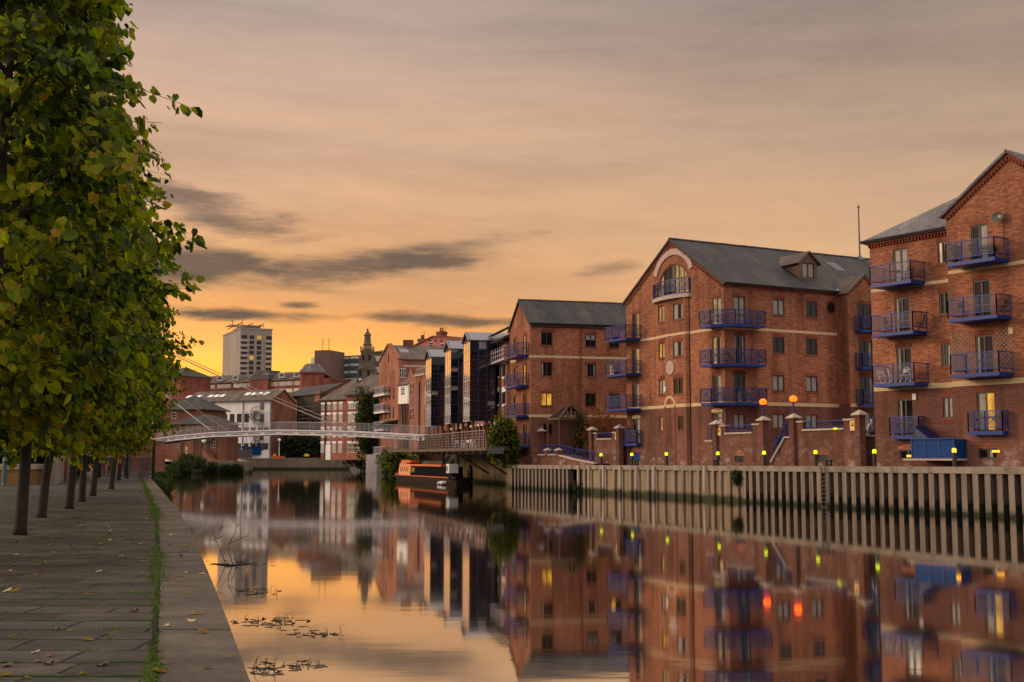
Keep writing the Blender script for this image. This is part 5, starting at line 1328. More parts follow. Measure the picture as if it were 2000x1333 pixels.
def pergola():
    Y0 = onQ(1070, 3.2); f = Y0.y
    apex = atY(*zp(765, 55), f+1.2)
    b = thing('pergola', 'dark timber pergola with a hipped slatted roof on thin posts', 'pergola', V((apex.x, apex.y, 3.4)))
    A = atY(*zp(465, 262), f-.3); Bp = atY(*zp(612, 250), f-1.4); Cc = atY(*zp(1010, 205), f+1.0); Dd = atY(*zp(800, 262), f+3.4)
    ze = min(A.z, Bp.z); 
    for q in (A, Bp, Cc, Dd): q.z = ze
    crn = [A, Bp, Cc, Dd]
    for q, nm in zip(crn, range(4)):
        m = MB(); m.bar(V((q.x, q.y, 3.2)), V((q.x, q.y, ze)), .16, .16); m.build('post', M_WOOD, b)
    m = MB()
    for i in range(4): m.bar(crn[i], crn[(i+1) % 4], .12, .16)
    for q in crn: m.bar(q, apex, .13, .16)
    m.build('roof_frame', M_WOOD, b)
    for i in range(4):
        p, q = crn[i], crn[(i+1) % 4]; m = MB(); n = 9
        if i == 1:
            for k in range(1, 5):
                e = p+(q-p)*(k/5); m.bar(e, e+(apex-e)*(.5 if k % 2 else .86), .1, .05)
            m.bar(p+(apex-p)*.55, p+(q-p)*.5, .06, .05); m.bar(q+(apex-q)*.55, p+(q-p)*.5, .06, .05)
        else:
            for k in range(n):
                e = p+(q-p)*((k+.5)/n); x = 1-abs((k+.5)/n-.5)*2; m.bar(e, e+(apex-e)*(.25+.72*x) if False else e+(apex-e)*.97, .12, .05)
        m.build('rafters', M_BLACK if i != 1 else M_WOOD, b)
pergola()
# ---------------------------------------------------------------- glass-bay office block behind the second flats
def simple_window(fac, w, par, mat=None, fm=None, sash=2, name='window', o=.02, pr=False):
    a0, a1, z0, z1 = w
    f = MB(); t = min(.1, (a1-a0)*.12)
    fac.box(f, a0, a1, z0, z1, -.05, o)
    wo = f.build(name, fm or M_FRAME_W, par)
    p = MB()
    for k in range(sash):
        b0 = a0+(a1-a0)*k/sash+t*.6; b1 = a0+(a1-a0)*(k+1)/sash-t*.6; zm = (z0+z1)/2
        p.face([fac.P(b0,z0+t,o+.012),fac.P(b1,z0+t,o+.012),fac.P(b1,zm-t*.3,o+.012),fac.P(b0,zm-t*.3,o+.012)]); p.face([fac.P(b0,zm+t*.3,o+.012),fac.P(b1,zm+t*.3,o+.012),fac.P(b1,z1-t,o+.012),fac.P(b0,z1-t,o+.012)])
    p.build('pane', mat or M_GLASS, wo)
    return wo
def glass_block():
    zz = Z(730, 640, .15)
    ub = V((-.22, .975)).normalized()
    A = PX(999, 128.0); A = V((.1, 127.5))
    FR = Fac(A, A+ub*46)                                   # river front going away
    B = thing('office_block', 'brick office block with three dark glass bays glowing orange on their river ends', 'office block', (A.x, A.y, 3.3))
    zb = 3.2; ztop = FR.hit(975, 672)[1]
    wall = MB()
    hs = []
    W = []
    for (u0, u1_) in ((1603,1642),(1675,1715)):
        for v0, v1 in ((480,640),(840,1000)):
            w = FR.rect(*zz(u0, v0), *zz(u1_, v1)); W.append(w)
    FR.sheet(wall, [(0,zb),(46,zb),(46,ztop),(0,ztop)])
    un = -FR.n
    e = Fac(A, A+un*14); e.sheet(wall, [(0,zb),(14,zb),(14,ztop),(0,ztop)])
    e2 = Fac(A+ub*46, A+ub*46+un*14); e2.sheet(wall, [(0,zb),(14,zb),(14,ztop),(0,ztop)])
    wall.build('wall', M_BRICK_OLD, B)
    for w in W:
        wo = simple_window(FR, w, B, fm=M_BLUE, sash=2)
        l = MB(); FR.box(l, w[0]-.15, w[1]+.15, w[3], w[3]+.55, -.02, .05); l.build('lintel', M_WHITE_P, wo)
        l = MB(); FR.box(l, w[0]-.1, w[1]+.1, w[2]-.2, w[2]-.002, -.02, .06); l.build('sill', M_WHITE_P, wo)
    rf = MB()
    roof_slab(rf, [FR.P(-.2,ztop+.1,1.1), FR.P(46,ztop+.1,1.1), FR.P(46,ztop+2.6,-5), FR.P(-.2,ztop+2.6,-5)], .2)
    roof_slab(rf, [FR.P(-.2,ztop+2.6,-5), FR.P(46,ztop+2.6,-5), FR.P(46,ztop,-14), FR.P(-.2,ztop,-14)], .2)
    ro = rf.build('roof', M_SLATE, B)
    sv = MB()
    for k in range(5): sv.bar(FR.P(.2+k*.1,ztop+.9+k*.28,.9-k*.55), FR.P(8,ztop+.9+k*.28,.9-k*.55), .5, .06)
    sv.build('louvres', M_SLATE_GRY, ro)
    # top-floor rail
    zr = ztop-2.2; r = MB()
    for q in (0, .5, 1.0): r.bar(FR.P(.2,zr+q,.9), FR.P(8.5,zr+q,.9), .06, .06)
    for k in range(8): r.bar(FR.P(.2+k*1.18,zr-.1,.9), FR.P(.2+k*1.18,zr+1.4,.9), .06, .06)
    FR.box(r, .1, 8.6, zr-.2, zr-.05, 0, 1.0); r.build('railing', M_STEEL, B)
    dpp = MB(); a = FR.hit(*zz(1757, 700))[0]; dpp.tube([FR.P(max(a,.2),ztop,.1), FR.P(max(a,.2),zb,.1)], .07, 6); a = FR.hit(*zz(1655, 700))[0]; dpp.tube([FR.P(a,ztop,.12), FR.P(a,zb,.12)], .09, 6); dpp.build('downpipe', M_GUTTER, B)
    # bays: corner pixel column, depth, left edge, right edge, top apex y, eave y, bottom y
    side = -FR.n
    specs = [(917.0, 134.0, 904.3, 967.5, 650.5, 664, 822, 3), (879.5, 149.0, 868.2, 906, 667, 681, 827, 2), (841.0, 164.0, 830.0, 869, 684, 697, 831, 2)]
    for xc, Yc, xl, xr, ya, ye, yb, ncol in specs:
        Cn = PX(xc, Yc)
        kx = CT*(xl-1000)/F; t = (Cn.x-kx*Cn.y)/(kx*ub.y-ub.x); wd = t     # width along the river
        sd = V((.975, .22)).normalized(); kx = CT*(xr-1000)/F; dpth = (kx*Cn.y-Cn.x)/(sd.x-kx*sd.y)
        dpth = max(dpth, 2.0)
        FL = Fac(Cn, Cn+ub*wd); FD = Fac(Cn, Cn+sd*dpth)
        zt = zat(ye, Yc); za = zat(ya, Yc+wd/2); z0 = zat(yb, Yc)
        nf = 4; hgt = (zt-z0)/nf
        # glazing body
        g = MB(); 
        def cell(fc, a0, a1, z0_, z1_, m): g.face([fc.P(a0,z0_,-.04), fc.P(a1,z0_,-.04), fc.P(a1,z1_,-.04), fc.P(a0,z1_,-.04)], m)
        fr = MB(); fe = MB()
        for fc, L, n in ((FL, wd, 3), (FD, dpth, ncol)):
            for k in range(nf):
                za_, zb_ = z0+hgt*k, z0+hgt*(k+1); zm = za_+hgt*.48
                if fc is FD and k == nf-1: zm = za_+.02
                for c in range(n):
                    rr = random.random()
                    cell(fc, L*c/n, L*(c+1)/n, za_, za_+(hgt*.52 if not (fc is FD and k == nf-1) else .3), 1 if fc is FD else 3)
                    if fc is FD and rr < .18: 
                        cell(fc, L*c/n, L*(c+1)/n, zm+.1, zm+(zb_-zm)*.55, 0); cell(fc, L*c/n, L*(c+1)/n, zm+(zb_-zm)*.55, zb_, 2)
                    else: cell(fc, L*c/n, L*(c+1)/n, za_+(hgt*.52 if not (fc is FD and k == nf-1) else .3), zb_, 0 if fc is FD else 3)
                if fc is FD: fc.box(fr, 0, L, za_-.05, za_+.05, -.05, .03); fc.box(fr, 0, L, za_+hgt*.5-.04, za_+hgt*.5+.04, -.05, .03)
                else: fc.box(fe, 0, L, za_-.04, za_+.04, -.05, .0); fc.box(fe, 0, L, za_+hgt*.5-.025, za_+hgt*.5+.025, -.05, .0)
                if fc is FD: fc.box(fr, 0, L, za_+hgt*.25-.025, za_+hgt*.25+.025, -.05, .02)
            for c in range(n+1): fc.box(fr if fc is FD else fe, max(0, L*c/n-(.06 if fc is FD else .04)), min(L, L*c/n+(.06 if fc is FD else .04)), z0, zt, -.05, .045 if fc is FD else .005)
            fc.box(fr, 0, L, zt-.15, zt+.02, -.05, .06)
        # gable glass
        g.face([FL.P(0,zt,-.04), FL.P(wd,zt,-.04), FL.P(wd/2,za-.1,-.04)], 3)
        fr.bar(FL.P(0,zt,.05), FL.P(wd/2,za,.05), .12, .16); fr.bar(FL.P(wd,zt,.05), FL.P(wd/2,za,.05), .12, .16); fr.bar(FL.P(wd/2,zt,.02), FL.P(wd/2,za-.1,.02), .08, .08)
        # far side and underside
        q = lambda a, d, z: (lambda p: V((p.x, p.y, z)))(Cn+ub*a+sd*d)
        g.face([q(wd,0,z0), q(wd,dpth,z0), q(wd,dpth,zt), q(wd,0,zt)], 1); g.face([q(0,0,z0), q(0,dpth,z0), q(wd,dpth,z0), q(wd,0,z0)], 1)
        bay = fr.build('glass_bay', M_FRAME_BAY, B); fe.build('end_frame', M_STEEL, bay); g.build('glazing', [M_GLASS_BAY, M_SPANDREL, M_CURT, M_GLASS_END], bay)
        r = MB()
        roof_slab(r, [q(-.15,-.25,zt), q(-.15,dpth+3,zt), q(wd/2,dpth+3,za+.08), q(wd/2,-.25,za+.08)], .1); roof_slab(r, [q(wd+.15,-.25,zt), q(wd+.15,dpth+3,zt), q(wd/2,dpth+3,za+.08), q(wd/2,-.25,za+.08)], .1)
        r.build('bay_roof', M_LEAD, bay)
        for d_ in (.5, dpth-.3):
            for a in (.4, wd-.4): c = MB(); c.tube([q(a,d_,3.6), q(a,d_,z0)], .16, 8); c.build('column', M_BRICK_BRN, bay)
    # arcade piers at terrace level
    ar = MB()
    for k in range(17):
        a = 3.5+k*2.4; FR.box(ar, a, a+.55, 3.3, 6.7, .05, .6)
    ar.build('arcade_piers', M_BRICK_OLD, B)
    dk = MB()
    for k in range(16): a = 3.5+k*2.4; FR.box(dk, a+.6, a+2.3, 3.9, 6.4, .01, .06)
    dk.build('arcade_glazing', M_GLASS, B)
    hd = MB()
    for k in range(17): a = 3.5+k*2.4; FR.box(hd, a-.1, a+.65, 6.7, 6.95, .03, .75)
    hd.build('arcade_caps', M_WHITE_P, B)
    return FR
GBK = glass_block()

# ---------------------------------------------------------------- terrace over the water
def terrace():
    zt = 3.95
    P0 = atZ(952, 873, zt).to_2d(); P1 = atZ(800, 878, zt).to_2d(); P2 = atZ(757, 869, 4.6)
    b = thing('river_terrace', 'railed steel terrace overhanging the river below the glass bays', 'terrace', V((P0.x, P0.y, zt)))
    u = (P1-P0).normalized(); n = V((-u.y, u.x)); 
    if n.x < 0: n = -n
    P00 = P0+u*.6; L = (P1-P00).length
    q = lambda a, d, z: (lambda p: V((p.x, p.y, z)))(P00+u*a+n*d)
    m = MB(); m.prism([q(0,0,zt-.35), q(L,0,zt-.35), q(L,7,zt-.35), q(10,7,zt-.35), q(0,1.8,zt-.35)], (0,0,.33))
    for k in range(14): a = L*k/13; m.bar(q(a,.2,zt-.5), q(a,6.8 if a > 10 else 1.7+a*.48,zt-.5), .2, .3)
    m.build('deck', M_STEEL_D, b)
    r = MB(); h = 1.55
    nn = 24
    for k in range(nn+1): a = L*k/nn; r.bar(q(a,.05,zt), q(a,-.12,zt+h), .05, .07)
    for j in range(5): f = (j+.6)/5.6; r.bar(q(0,.05-.17*f,zt+h*f), q(L,.05-.17*f,zt+h*f), .03, .03)
    r.bar(q(0,-.12,zt+h), q(L,-.12,zt+h), .09, .07)
    # raked look-out corner
    e = q(L,0,zt); f1 = V((atY(757, 866, e.y+8).x, e.y+8, zt)); g1 = f1+V((3.2, 2.5, 0))
    for p, s in ((e, f1), (f1, g1)):
        for k in range(5): t = p+(s-p)*(k/4); r.bar(t, t+V((-.25,-.2,h)), .05, .07)
        for j in range(5): f = (j+.6)/5.6; d = V((-.25,-.2,h))*f; r.bar(p+d, s+d, .03, .03)
        d = V((-.25,-.2,h)); r.bar(p+d, s+d, .09, .07)
    r.build('railing', M_RAIL, b)
    m = MB(); m.prism([q(L,.0,zt-.3), V((f1.x,f1.y,zt-.3)), V((g1.x,g1.y,zt-.3)), q(L,7,zt-.3)], (0,0,.28)); m.build('lookout_deck', M_STEEL_D, b)
    for k in range(5):
        s = MB(); a = L*(k+.5)/5; s.bar(q(a,3.5,-1.0), q(a,3.5,zt-.6), .3, .3) if k > 2 else s.bar(q(a,5.2,1.2), q(a,1.6,zt-.55), .18, .2); s.build('bracket', M_STEEL_D, b)
    # cafe chairs
    def chair(name, loc, rz, label, mat, group, sc=1.0):
        t = thing(name, label, 'chair', loc, group)
        m = MB(); m.box(loc.x-.2, loc.x+.2, loc.y-.2, loc.y+.2, loc.z+.43, loc.z+.46); m.build('seat', mat, t)
        m = MB(); m.box(loc.x-.2, loc.x+.2, loc.y+.18, loc.y+.21, loc.z+.6, loc.z+.85); m.build('backrest', mat, t)
        for sx in (-1, 1):
            for sy in (-1, 1):
                m = MB(); m.bar(loc+V((sx*.24, sy*.24, 0)), loc+V((sx*.19, sy*.19, .44 if sy < 0 else .86)), .035, .035); m.build('leg', mat, t)
        t.rotation_euler = (0, 0, rz); t.scale = (sc,)*3
        return t
    c0 = chair('cafe_chair', q(9.5, 1.2, zt), .4, 'pale metal cafe chair behind the terrace rail', M_STEEL, 'pale chairs on the terrace')
    for k, (a, d, rz) in enumerate(((10.7,1.4,2.2),(13.2,1.1,1.0),(14.3,1.6,-.7),(17.5,1.3,.2))): dup(c0, q(a, d, zt), rz)
    return chair
mk_chair = terrace()

# ---------------------------------------------------------------- suspended footbridge
def footbridge():
    ctl = [(300, 860, 186), (360, 851, 183), (430, 844.5, 179), (560, 839.5, 172), (690, 842, 165), (760, 845.5, 161.5), (843, 850, 157)]
    pts = []
    for i in range(len(ctl)-1):
        for k in range(4):
            t = k/4; pts.append(atY(*[ctl[i][j]+(ctl[i+1][j]-ctl[i][j])*t for j in range(3)]))
    pts.append(atY(*ctl[-1])); pts.insert(0, pts[0]+V((-14, 2.0, -1.2)))
    b = thing('footbridge', 'pale grey curved cable-stayed footbridge with glass railing across the river', 'footbridge', (pts[12].x, pts[12].y, 0))
    d = V((pts[-1]-pts[0]).to_2d()).normalized(); nr = V((-d.y, d.x)); nr = -nr if nr.y > 0 else nr
    q = lambda p, o, z: V((p.x+nr.x*o, p.y+nr.y*o, p.z+z))
    m = MB()
    for p, s in zip(pts, pts[1:]):
        for o0, o1, z0, z1 in ((-1.6,1.6,-.28,0),(1.25,1.75,-.78,-.1),(-1.75,-1.25,-.78,-.1)):
            m.hexa([q(p,o0,z0), q(s,o0,z0), q(s,o1,z0), q(p,o1,z0), q(p,o0,z1), q(s,o0,z1), q(s,o1,z1), q(p,o1,z1)])
        m.hexa([q(p,1.75,-.2), q(s,1.75,-.2), q(s,1.95,-.2), q(p,1.95,-.2), q(p,1.75,-.02), q(s,1.75,-.02), q(s,1.95,-.02), q(p,1.95,-.02)])
    m.build('deck', M_BRIDGE, b)
    sl = MB()
    for k, (p, s) in enumerate(zip(pts, pts[1:])):
        if k < 1: continue
        a = p+(s-p)*.15; c = p+(s-p)*.85
        sl.hexa([q(a,1.752,-.55), q(c,1.752,-.55), q(c,1.762,-.55), q(a,1.762,-.55), q(a,1.752,-.42), q(c,1.752,-.42), q(c,1.762,-.42), q(a,1.762,-.42)])
    sl.build('slots', M_STEEL_D, b)
    r = MB(); gpn = MB()
    for o in (1.6, -1.6):
        for p, s in zip(pts, pts[1:]):
            r.bar(q(p,o,1.1), q(s,o,1.1), .06, .05)
            r.bar(q(p,o,0), q(p,o,1.12), .16 if o > 0 else .1, .08)
            gpn.face([q(p,o,.15), q(s,o,.15), q(s,o,1.0), q(p,o,1.0)])
    r.build('railing', M_RAIL, b); gpn.build('glass_panel', M_CLEAR, b)
    # raking mast on the near bank, hidden by the trees, and its stays
    top = atY(118, 578, 176); base = atY(60, 872, 178); base.z = 1.6
    m = MB(); m.tube([base, (base+top)/2, top], [.55, .6, .3], 12); m.build('mast', M_BRIDGE, b)
    for (x, y, Y, o, mt) in ((427, 840, 179, 1.7, 0), (690, 838, 165, 1.7, 1), (687, 838, 165, -1.7, 1), (427, 838, 179, -1.7, 1), (560, 836, 172, 0, 1)):
        if o == 0: continue
        e = q(atY(x, y, Y), o, -.1); c = MB(); pp = [top+(e-top)*(k/12)+V((0,0,-.9*4*(k/12)*(1-k/12))) for k in range(13)]
        c.tube(pp, .085 if o > 0 else .06, 6); c.build('stay_cable', M_BRIDGE if mt == 0 else M_CABLE, b)
    # landing pier on the far side
    p = pts[-1]; m = MB(); m.box(p.x-1.5, p.x+1.5, p.y-1.2, p.y+1.4, 2.5, p.z-.3); m.build('abutment', M_BRICK_BRN, b)
M_CABLE = plain('cable_brown', (.30,.20,.14), .5)
footbridge()

# ---------------------------------------------------------------- narrowboat
def narrowboat():
    A = atZ(762, 939.5, 0).to_2d(); E = atZ(884, 949, 0).to_2d()
    u = (E-A); L = u.length; u = u/L; n = V((u.y, -u.x)); n = -n if n.y > 0 else n      # n towards the viewer
    b = thing('narrowboat', 'moored narrowboat with an orange cabin and dark hull under the terrace', 'boat', V(((A.x+E.x)/2, (A.y+E.y)/2, 0)))
    q = lambda a, o, z: V((A.x+u.x*a+n.x*o, A.y+u.y*a+n.y*o, z))
    st = [(0,.05,1.0),(.6,.5,.95),(1.8,.95,.85),(4,1.05,.78),(L-1.5,1.05,.78),(L,.8,.85)]
    m = MB(); rings = []
    for a, w, z in st: rings.append([q(a,-.15+w-1.0,z), q(a,-.15+w*.85-1.0,-.3), q(a,-.15-w*.85-1.0,-.3), q(a,-.15-w-1.0,z)])
    for r0, r1 in zip(rings, rings[1:]):
        for k in range(3): m.face([r0[k], r0[k+1], r1[k+1], r1[k]], 0)
        m.face([r0[3], r0[0], r1[0], r1[3]], 1)
    m.face(rings[-1], 0)
    m.build('hull', [M_HULL, M_STEEL_D], b)
    m = MB()
    for r0, r1 in zip(rings, rings[1:]): m.bar(r0[0]+V((0,0,.02)), r1[0]+V((0,0,.02)), .1, .1)
    m.build('gunwale', M_ORANGE, b)
    a0, a1 = 2.9, 8.6
    m = MB(); p8 = lambda x0, x1, w0, w1, z0, z1: [q(x0,w0-1.15,z0), q(x1,w0-1.15,z0), q(x1,-w0-1.15,z0), q(x0,-w0-1.15,z0), q(x0,w1-1.15,z1), q(x1,w1-1.15,z1), q(x1,-w1-1.15,z1), q(x0,-w1-1.15,z1)]
    m.hexa(p8(a0, a1, .85, .68, .8, 2.15)); m.build('cabin', M_ORANGE_P, b)
    m = MB(); m.hexa(p8(a0+.1, a1-2.2, .72, .68, 2.16, 2.3)); m.hexa(p8(a0+.5, a1-.9, .6, .56, 2.3, 2.62)); m.build('cabin_roof', M_ORANGE, b)
    sl = (.85-.68)/1.35
    for k in range(5):
        x = a0+.75+k*.85; m = MB()
        f = lambda a, z, e: q(a, .85-sl*(z-.8)-1.15+e, z)
        m.hexa([f(x,1.25,.0), f(x+.28,1.25,0), f(x+.28,1.25,.03), f(x,1.25,.03), f(x,1.85,0), f(x+.28,1.85,0), f(x+.28,1.85,.03), f(x,1.85,.03)]); m.build('window', M_GLASS, b)
    m = MB(); m.hexa(p8(a1, L-2.6, .86, .78, .8, 1.95)); m.build('stern_cover', M_TARP, b)
    m = MB(); m.hexa([q(a1,-.2,1.95), q(L-5.2,-.2,1.95), q(L-5.2,-2.1,1.95), q(a1,-2.1,1.95), q(a1,-.25,2.15), q(L-5.2,-.25,2.15), q(L-5.2,-2.05,2.15), q(a1,-2.05,2.15)]); m.build('canopy', M_ORANGE, b)
    m = MB(); m.hexa([q(a1+.6,-.27,1.2), q(a1+2.1,-.27,1.2), q(a1+2.1,-.25,1.2), q(a1+.6,-.25,1.2), q(a1+.6,-.33,1.75), q(a1+2.1,-.33,1.75), q(a1+2.1,-.31,1.75), q(a1+.6,-.31,1.75)]); m.build('window', M_GLASS, b)
    # pale cabinet with a round vent, and small white dinghy
    c = atZ(861, 925, .9); k = c.to_2d()
    w = atY(875, 916, E.y-.6)
    bx = MB(); bx.hexa([w+u3_(u,-.7)+V((0,0,-.45)), w+u3_(u,.45)+V((0,0,-.45)), w+u3_(u,.45)+n3_(n,-1)+V((0,0,-.45)), w+u3_(u,-.7)+n3_(n,-1)+V((0,0,-.45)), w+u3_(u,-.7)+V((0,0,.5)), w+u3_(u,.45)+V((0,0,.5)), w+u3_(u,.45)+n3_(n,-1)+V((0,0,.5)), w+u3_(u,-.7)+n3_(n,-1)+V((0,0,.5))])
    cab = tag(bx.build('cabinet', M_WHITE, loc=w), 'pale square cabinet with a round black vent at the stern of the orange boat', 'cabinet')
    r = MB(); ce = w+u3_(u,-.33)+n3_(n,.04)
    vs = [ce+u3_(u,.28*math.cos(t))+V((0,0,.28*math.sin(t))) for t in [2*math.pi*i/16 for i in range(16)]]; vs2 = [ce+u3_(u,.16*math.cos(t))+V((0,0,.16*math.sin(t))) for t in [2*math.pi*i/16 for i in range(16)]]
    r.mesh(vs+vs2, [(i, (i+1) % 16, 16+(i+1) % 16, 16+i) for i in range(16)]); r.build('vent', M_BLACK, cab)
    s = MB(); s.bar(w+u3_(u,-.9)+V((0,0,-.45))+n3_(n,-.5), V((w.x-u.x*.9-n.x*.5, w.y-u.y*.9-n.y*.5, .6)), .5, .4); s.build('stand', M_BLACK, cab)
    d = atZ(867, 947.5, 0); q2 = lambda a, o, z: V((d.x+u.x*a+n.x*o, d.y+u.y*a+n.y*o, z))
    m = MB()
    for s_ in (-1, 1): m.tube([q2(s_*.5,.6,.1), q2(s_*.52,.4,.22), q2(s_*.55,-.4,.28)], [.07,.17,.2], 10)
    m.bar(q2(-.5,.1,.3), q2(.5,.1,.3), .3, .12); m.bar(q2(-.5,-.35,.25), q2(.5,-.35,.25), .2, .2)
    tag(m.build('dinghy', M_WHITE_P, loc=d), 'small white twin-hulled dinghy tied behind the orange narrowboat', 'dinghy')
def u3_(u, k): return V((u.x*k, u.y*k, 0))
def n3_(n, k): return V((n.x*k, n.y*k, 0))
M_TARP = plain('tarpaulin_black', (.007,.006,.006), .9, spec=.03)
M_HULL = plain('hull_black', (.012,.010,.009), .6, c2=(.028,.018,.013), scale=1.5, spec=.05)
M_ORANGE = plain('boat_orange', (.50,.10,.022), .45); M_ORANGE_P = plain('boat_pale_orange', (.62,.25,.13), .45)
narrowboat()

# ---------------------------------------------------------------- old warehouse with white balconies
def old_warehouse():
    zz = Z(730, 640, .15)
    C = PX(777, 226.0); u1 = V((-.34, .94)).normalized(); kx = CT*(738.5-1000)/F; t = (C.x-kx*C.y)/(kx*u1.y-u1.x)
    Lp = C+u1*t; FF = Fac(C, Lp); u2 = V((u1.y, -u1.x)); SL = 26; FS = Fac(C, C+u2*SL); W = FF.L
    B = thing('warehouse', 'tall old brick warehouse with stepped gable and white railed balconies on its end', 'warehouse', (C.x, C.y, 2.6))
    zb = .2; ze = FF.hit(740, 709)[1]; zr = FF.hit(757, 676)[1]; zeS = FS.hit(800, 702)[1]
    wall = MB(); hw = W/2
    FF.sheet(wall, [(0,zb),(W,zb),(W,ze),(hw+.8,zr),(hw-.8,zr),(0,zeS)])
    FS.sheet(wall, [(0,zb),(SL,zb),(SL,zeS),(0,zeS)]); Fac(Lp, Lp+u2*SL).sheet(wall, [(0,zb),(SL,zb),(SL,ze),(0,ze)]); Fac(C+u2*SL, Lp+u2*SL).sheet(wall, [(0,zb),(W,zb),(W,ze),(hw,zr),(0,zeS)])
    wall.build('wall', M_BRICK_OLD, B)
    rf = MB(); q = lambda a, s, z: (lambda p: V((p.x, p.y, z)))(C+u1*a+u2*s)
    roof_slab(rf, [q(-.4,.5,zeS), q(-.4,SL,zeS), q(hw,SL,zr+.1), q(hw,.5,zr+.1)], .2); roof_slab(rf, [q(W+.3,.5,ze), q(W+.3,SL,ze), q(hw,SL,zr+.1), q(hw,.5,zr+.1)], .2)
    ro = rf.build('roof', M_SLATE_BRN, B)
    m = MB(); s = FS.hit(805, 690, -3)[0]; 
    sk = [q(hw*.42, FS.hit(800, 690)[0]-.9, 0), q(hw*.42, FS.hit(800,690)[0]+.9, 0), q(hw*.7, FS.hit(800,690)[0]+.9, 0), q(hw*.7, FS.hit(800,690)[0]-.9, 0)]
    zf = lambda a: zeS+(zr+.1-zeS)*(a+.4)/(hw+.4)+.05
    for p, a in zip(sk, (.42,.42,.7,.7)): p.z = zf(hw*a)
    m.face(sk); m.build('roof_light', M_LEAD, ro)
    cp_ = MB(); cp_.bar(q(-.1,.1,zeS), q(hw-.8,.1,zr+.15), .7, .3); cp_.bar(q(W+.1,.1,ze), q(hw+.8,.1,zr+.15), .7, .3); cp_.bar(q(hw-.8,.1,zr+.1), q(hw+.8,.1,zr+.1), .7, .5); cp_.build('gable_coping', M_BRICK_OLD, B)
    for k, s in enumerate((4, 13)):
        m = MB(); p = q(hw, s, zr-.3); m.box(p.x-1, p.x+1, p.y-.6, p.y+.6, p.z, p.z+1.5); m.build('chimney', M_BRICK_BRN, ro)
    # window strips on the gable end
    for j, y in enumerate((742, 776, 812, 848)):
        for c in range(4):
            a0 = W*(.22+c*.2); z1 = FF.hit(752, y-14)[1]
            simple_window(FF, (a0-.45, a0+.45, z1-2.2, z1), B, fm=M_FRAME, sash=1)
    for j, y in enumerate((768, 801, 835, 883)):
        z = FF.hit(742, y+5)[1]
        bb = balcony(B, [FF.xy(W*.42, 0), FF.xy(W*.42, 1.2), FF.xy(W*.98, 1.2), FF.xy(W*.98, 0)], z, mat=M_WHITE_P, h=1.5, deck=.3, post=.7, xs=False)
    v = MB(); a, z = FF.hit(754.5, 702); v.prism([FF.P(aa, z_, .0) for aa, z_ in FF.disc(hw, z, .5, 1.0, 14)], V((FF.n.x, FF.n.y, 0))*.05); v.build('gable_vent', M_DARK, B)
    w = FS.rect(780, 720, 790, 738); simple_window(FS, (w[0], w[1]+.3, w[2], w[3]), B, sash=3)
    l = MB(); FS.box(l, .8, 9, FS.hit(785, 717)[1], FS.hit(785, 717)[1]+.4, -.02, .06); l.build('stone_band', M_CAP, B)
    aw = MB(); z = FF.hit(757, 823)[1]; aw.hexa([FF.P(-.2,z,0), FF.P(W*.8,z-.9,0), FF.P(W*.8,z-1.2,2.4), FF.P(-.2,z-.3,2.4), FF.P(-.2,z+.1,0), FF.P(W*.8,z-.8,0), FF.P(W*.8,z-1.1,2.4), FF.P(-.2,z-.2,2.4)]); aw.build('awning', M_AWN, B)
    gp = MB(); p0 = FF.xy(W*.45, .3); FF.box(gp, W*.4, W*.98, -1, zat(888, 230), .3, 2.6); gp.build('landing_pier', M_PIERG, B)
    # white boarded hoist bay on raking struts
    hb = FS.hit(782, 760); xq = Fac(PX(795, 219.5), PX(777, 222))
    a1 = xq.L; z0, z1 = xq.hit(786, 789)[1], xq.hit(786, 751)[1]; zp = xq.hit(786, 738)[1]
    H = thing('hoist_bay', 'white weatherboarded oriel on raking black struts beside the old warehouse', 'oriel', xq.P(a1/2, z0))
    m = MB(); xq.box(m, 0, a1, z0, z1, -4, 0); m.face([xq.P(a1,z1,0), xq.P(a1,z1,-4), xq.P(a1,zp,-2)]); 
    for k in range(9): zz_ = z0+(z1-z0)*k/9; xq.box(m, -.03, a1+.03, zz_, zz_+.08, .0, .05)
    m.build('cabin', M_WHITE_P, H)
    m = MB(); roof_slab(m, [xq.P(-.3,z1-.1,.35), xq.P(a1+.3,z1-.1,.35), xq.P(a1+.3,zp,-2), xq.P(-.3,zp,-2)], .15); roof_slab(m, [xq.P(-.3,z1-.1,-4.3), xq.P(a1+.3,z1-.1,-4.3), xq.P(a1+.3,zp,-2), xq.P(-.3,zp,-2)], .15); m.build('roof', M_SLATE_BRN, H)
    simple_window(xq, (a1*.32, a1*.72, z0+(z1-z0)*.42, z1-.5), H, sash=2)
    m = MB(); zg = 3.0
    for a in (a1*.75, a1*.45): m.bar(xq.P(a,z0,-.3), xq.P(a-.9,zg,-.5), .3, .3)
    m.build('strut', M_BLACK, H)
    # brick annex with a flat parapet
    X = Fac(PX(829, 205), PX(811, 209)); zt = X.hit(820, 735)[1]
    N = thing('brick_annex', 'lower flat-roofed brick annex between the old warehouse and the first glass bay', 'building', X.P(0, 3))
    sd = Fac(X.xy(X.L), X.xy(X.L)+V((-.25,.97))*7); m = MB()
    X.sheet(m, [(0,1),(X.L,1),(X.L,zt),(0,zt)]); sd.sheet(m, [(0,1),(sd.L,1),(sd.L,zt),(0,zt)]); m.face([X.P(0,zt,0), X.P(X.L,zt,0), X.P(X.L,zt,-7), X.P(0,zt,-7)])
    sd2 = Fac(sd.xy(sd.L), sd.xy(sd.L)+V((.97,.2))*8); zg = sd.hit(793, 722)[1]
    m.face([sd.P(sd.L*.3,zt,0), sd.P(sd.L*1.4,zt,0), sd.P(sd.L*.85,zt+2.2,0)]); m.build('wall', M_BRICK_OLD, N)
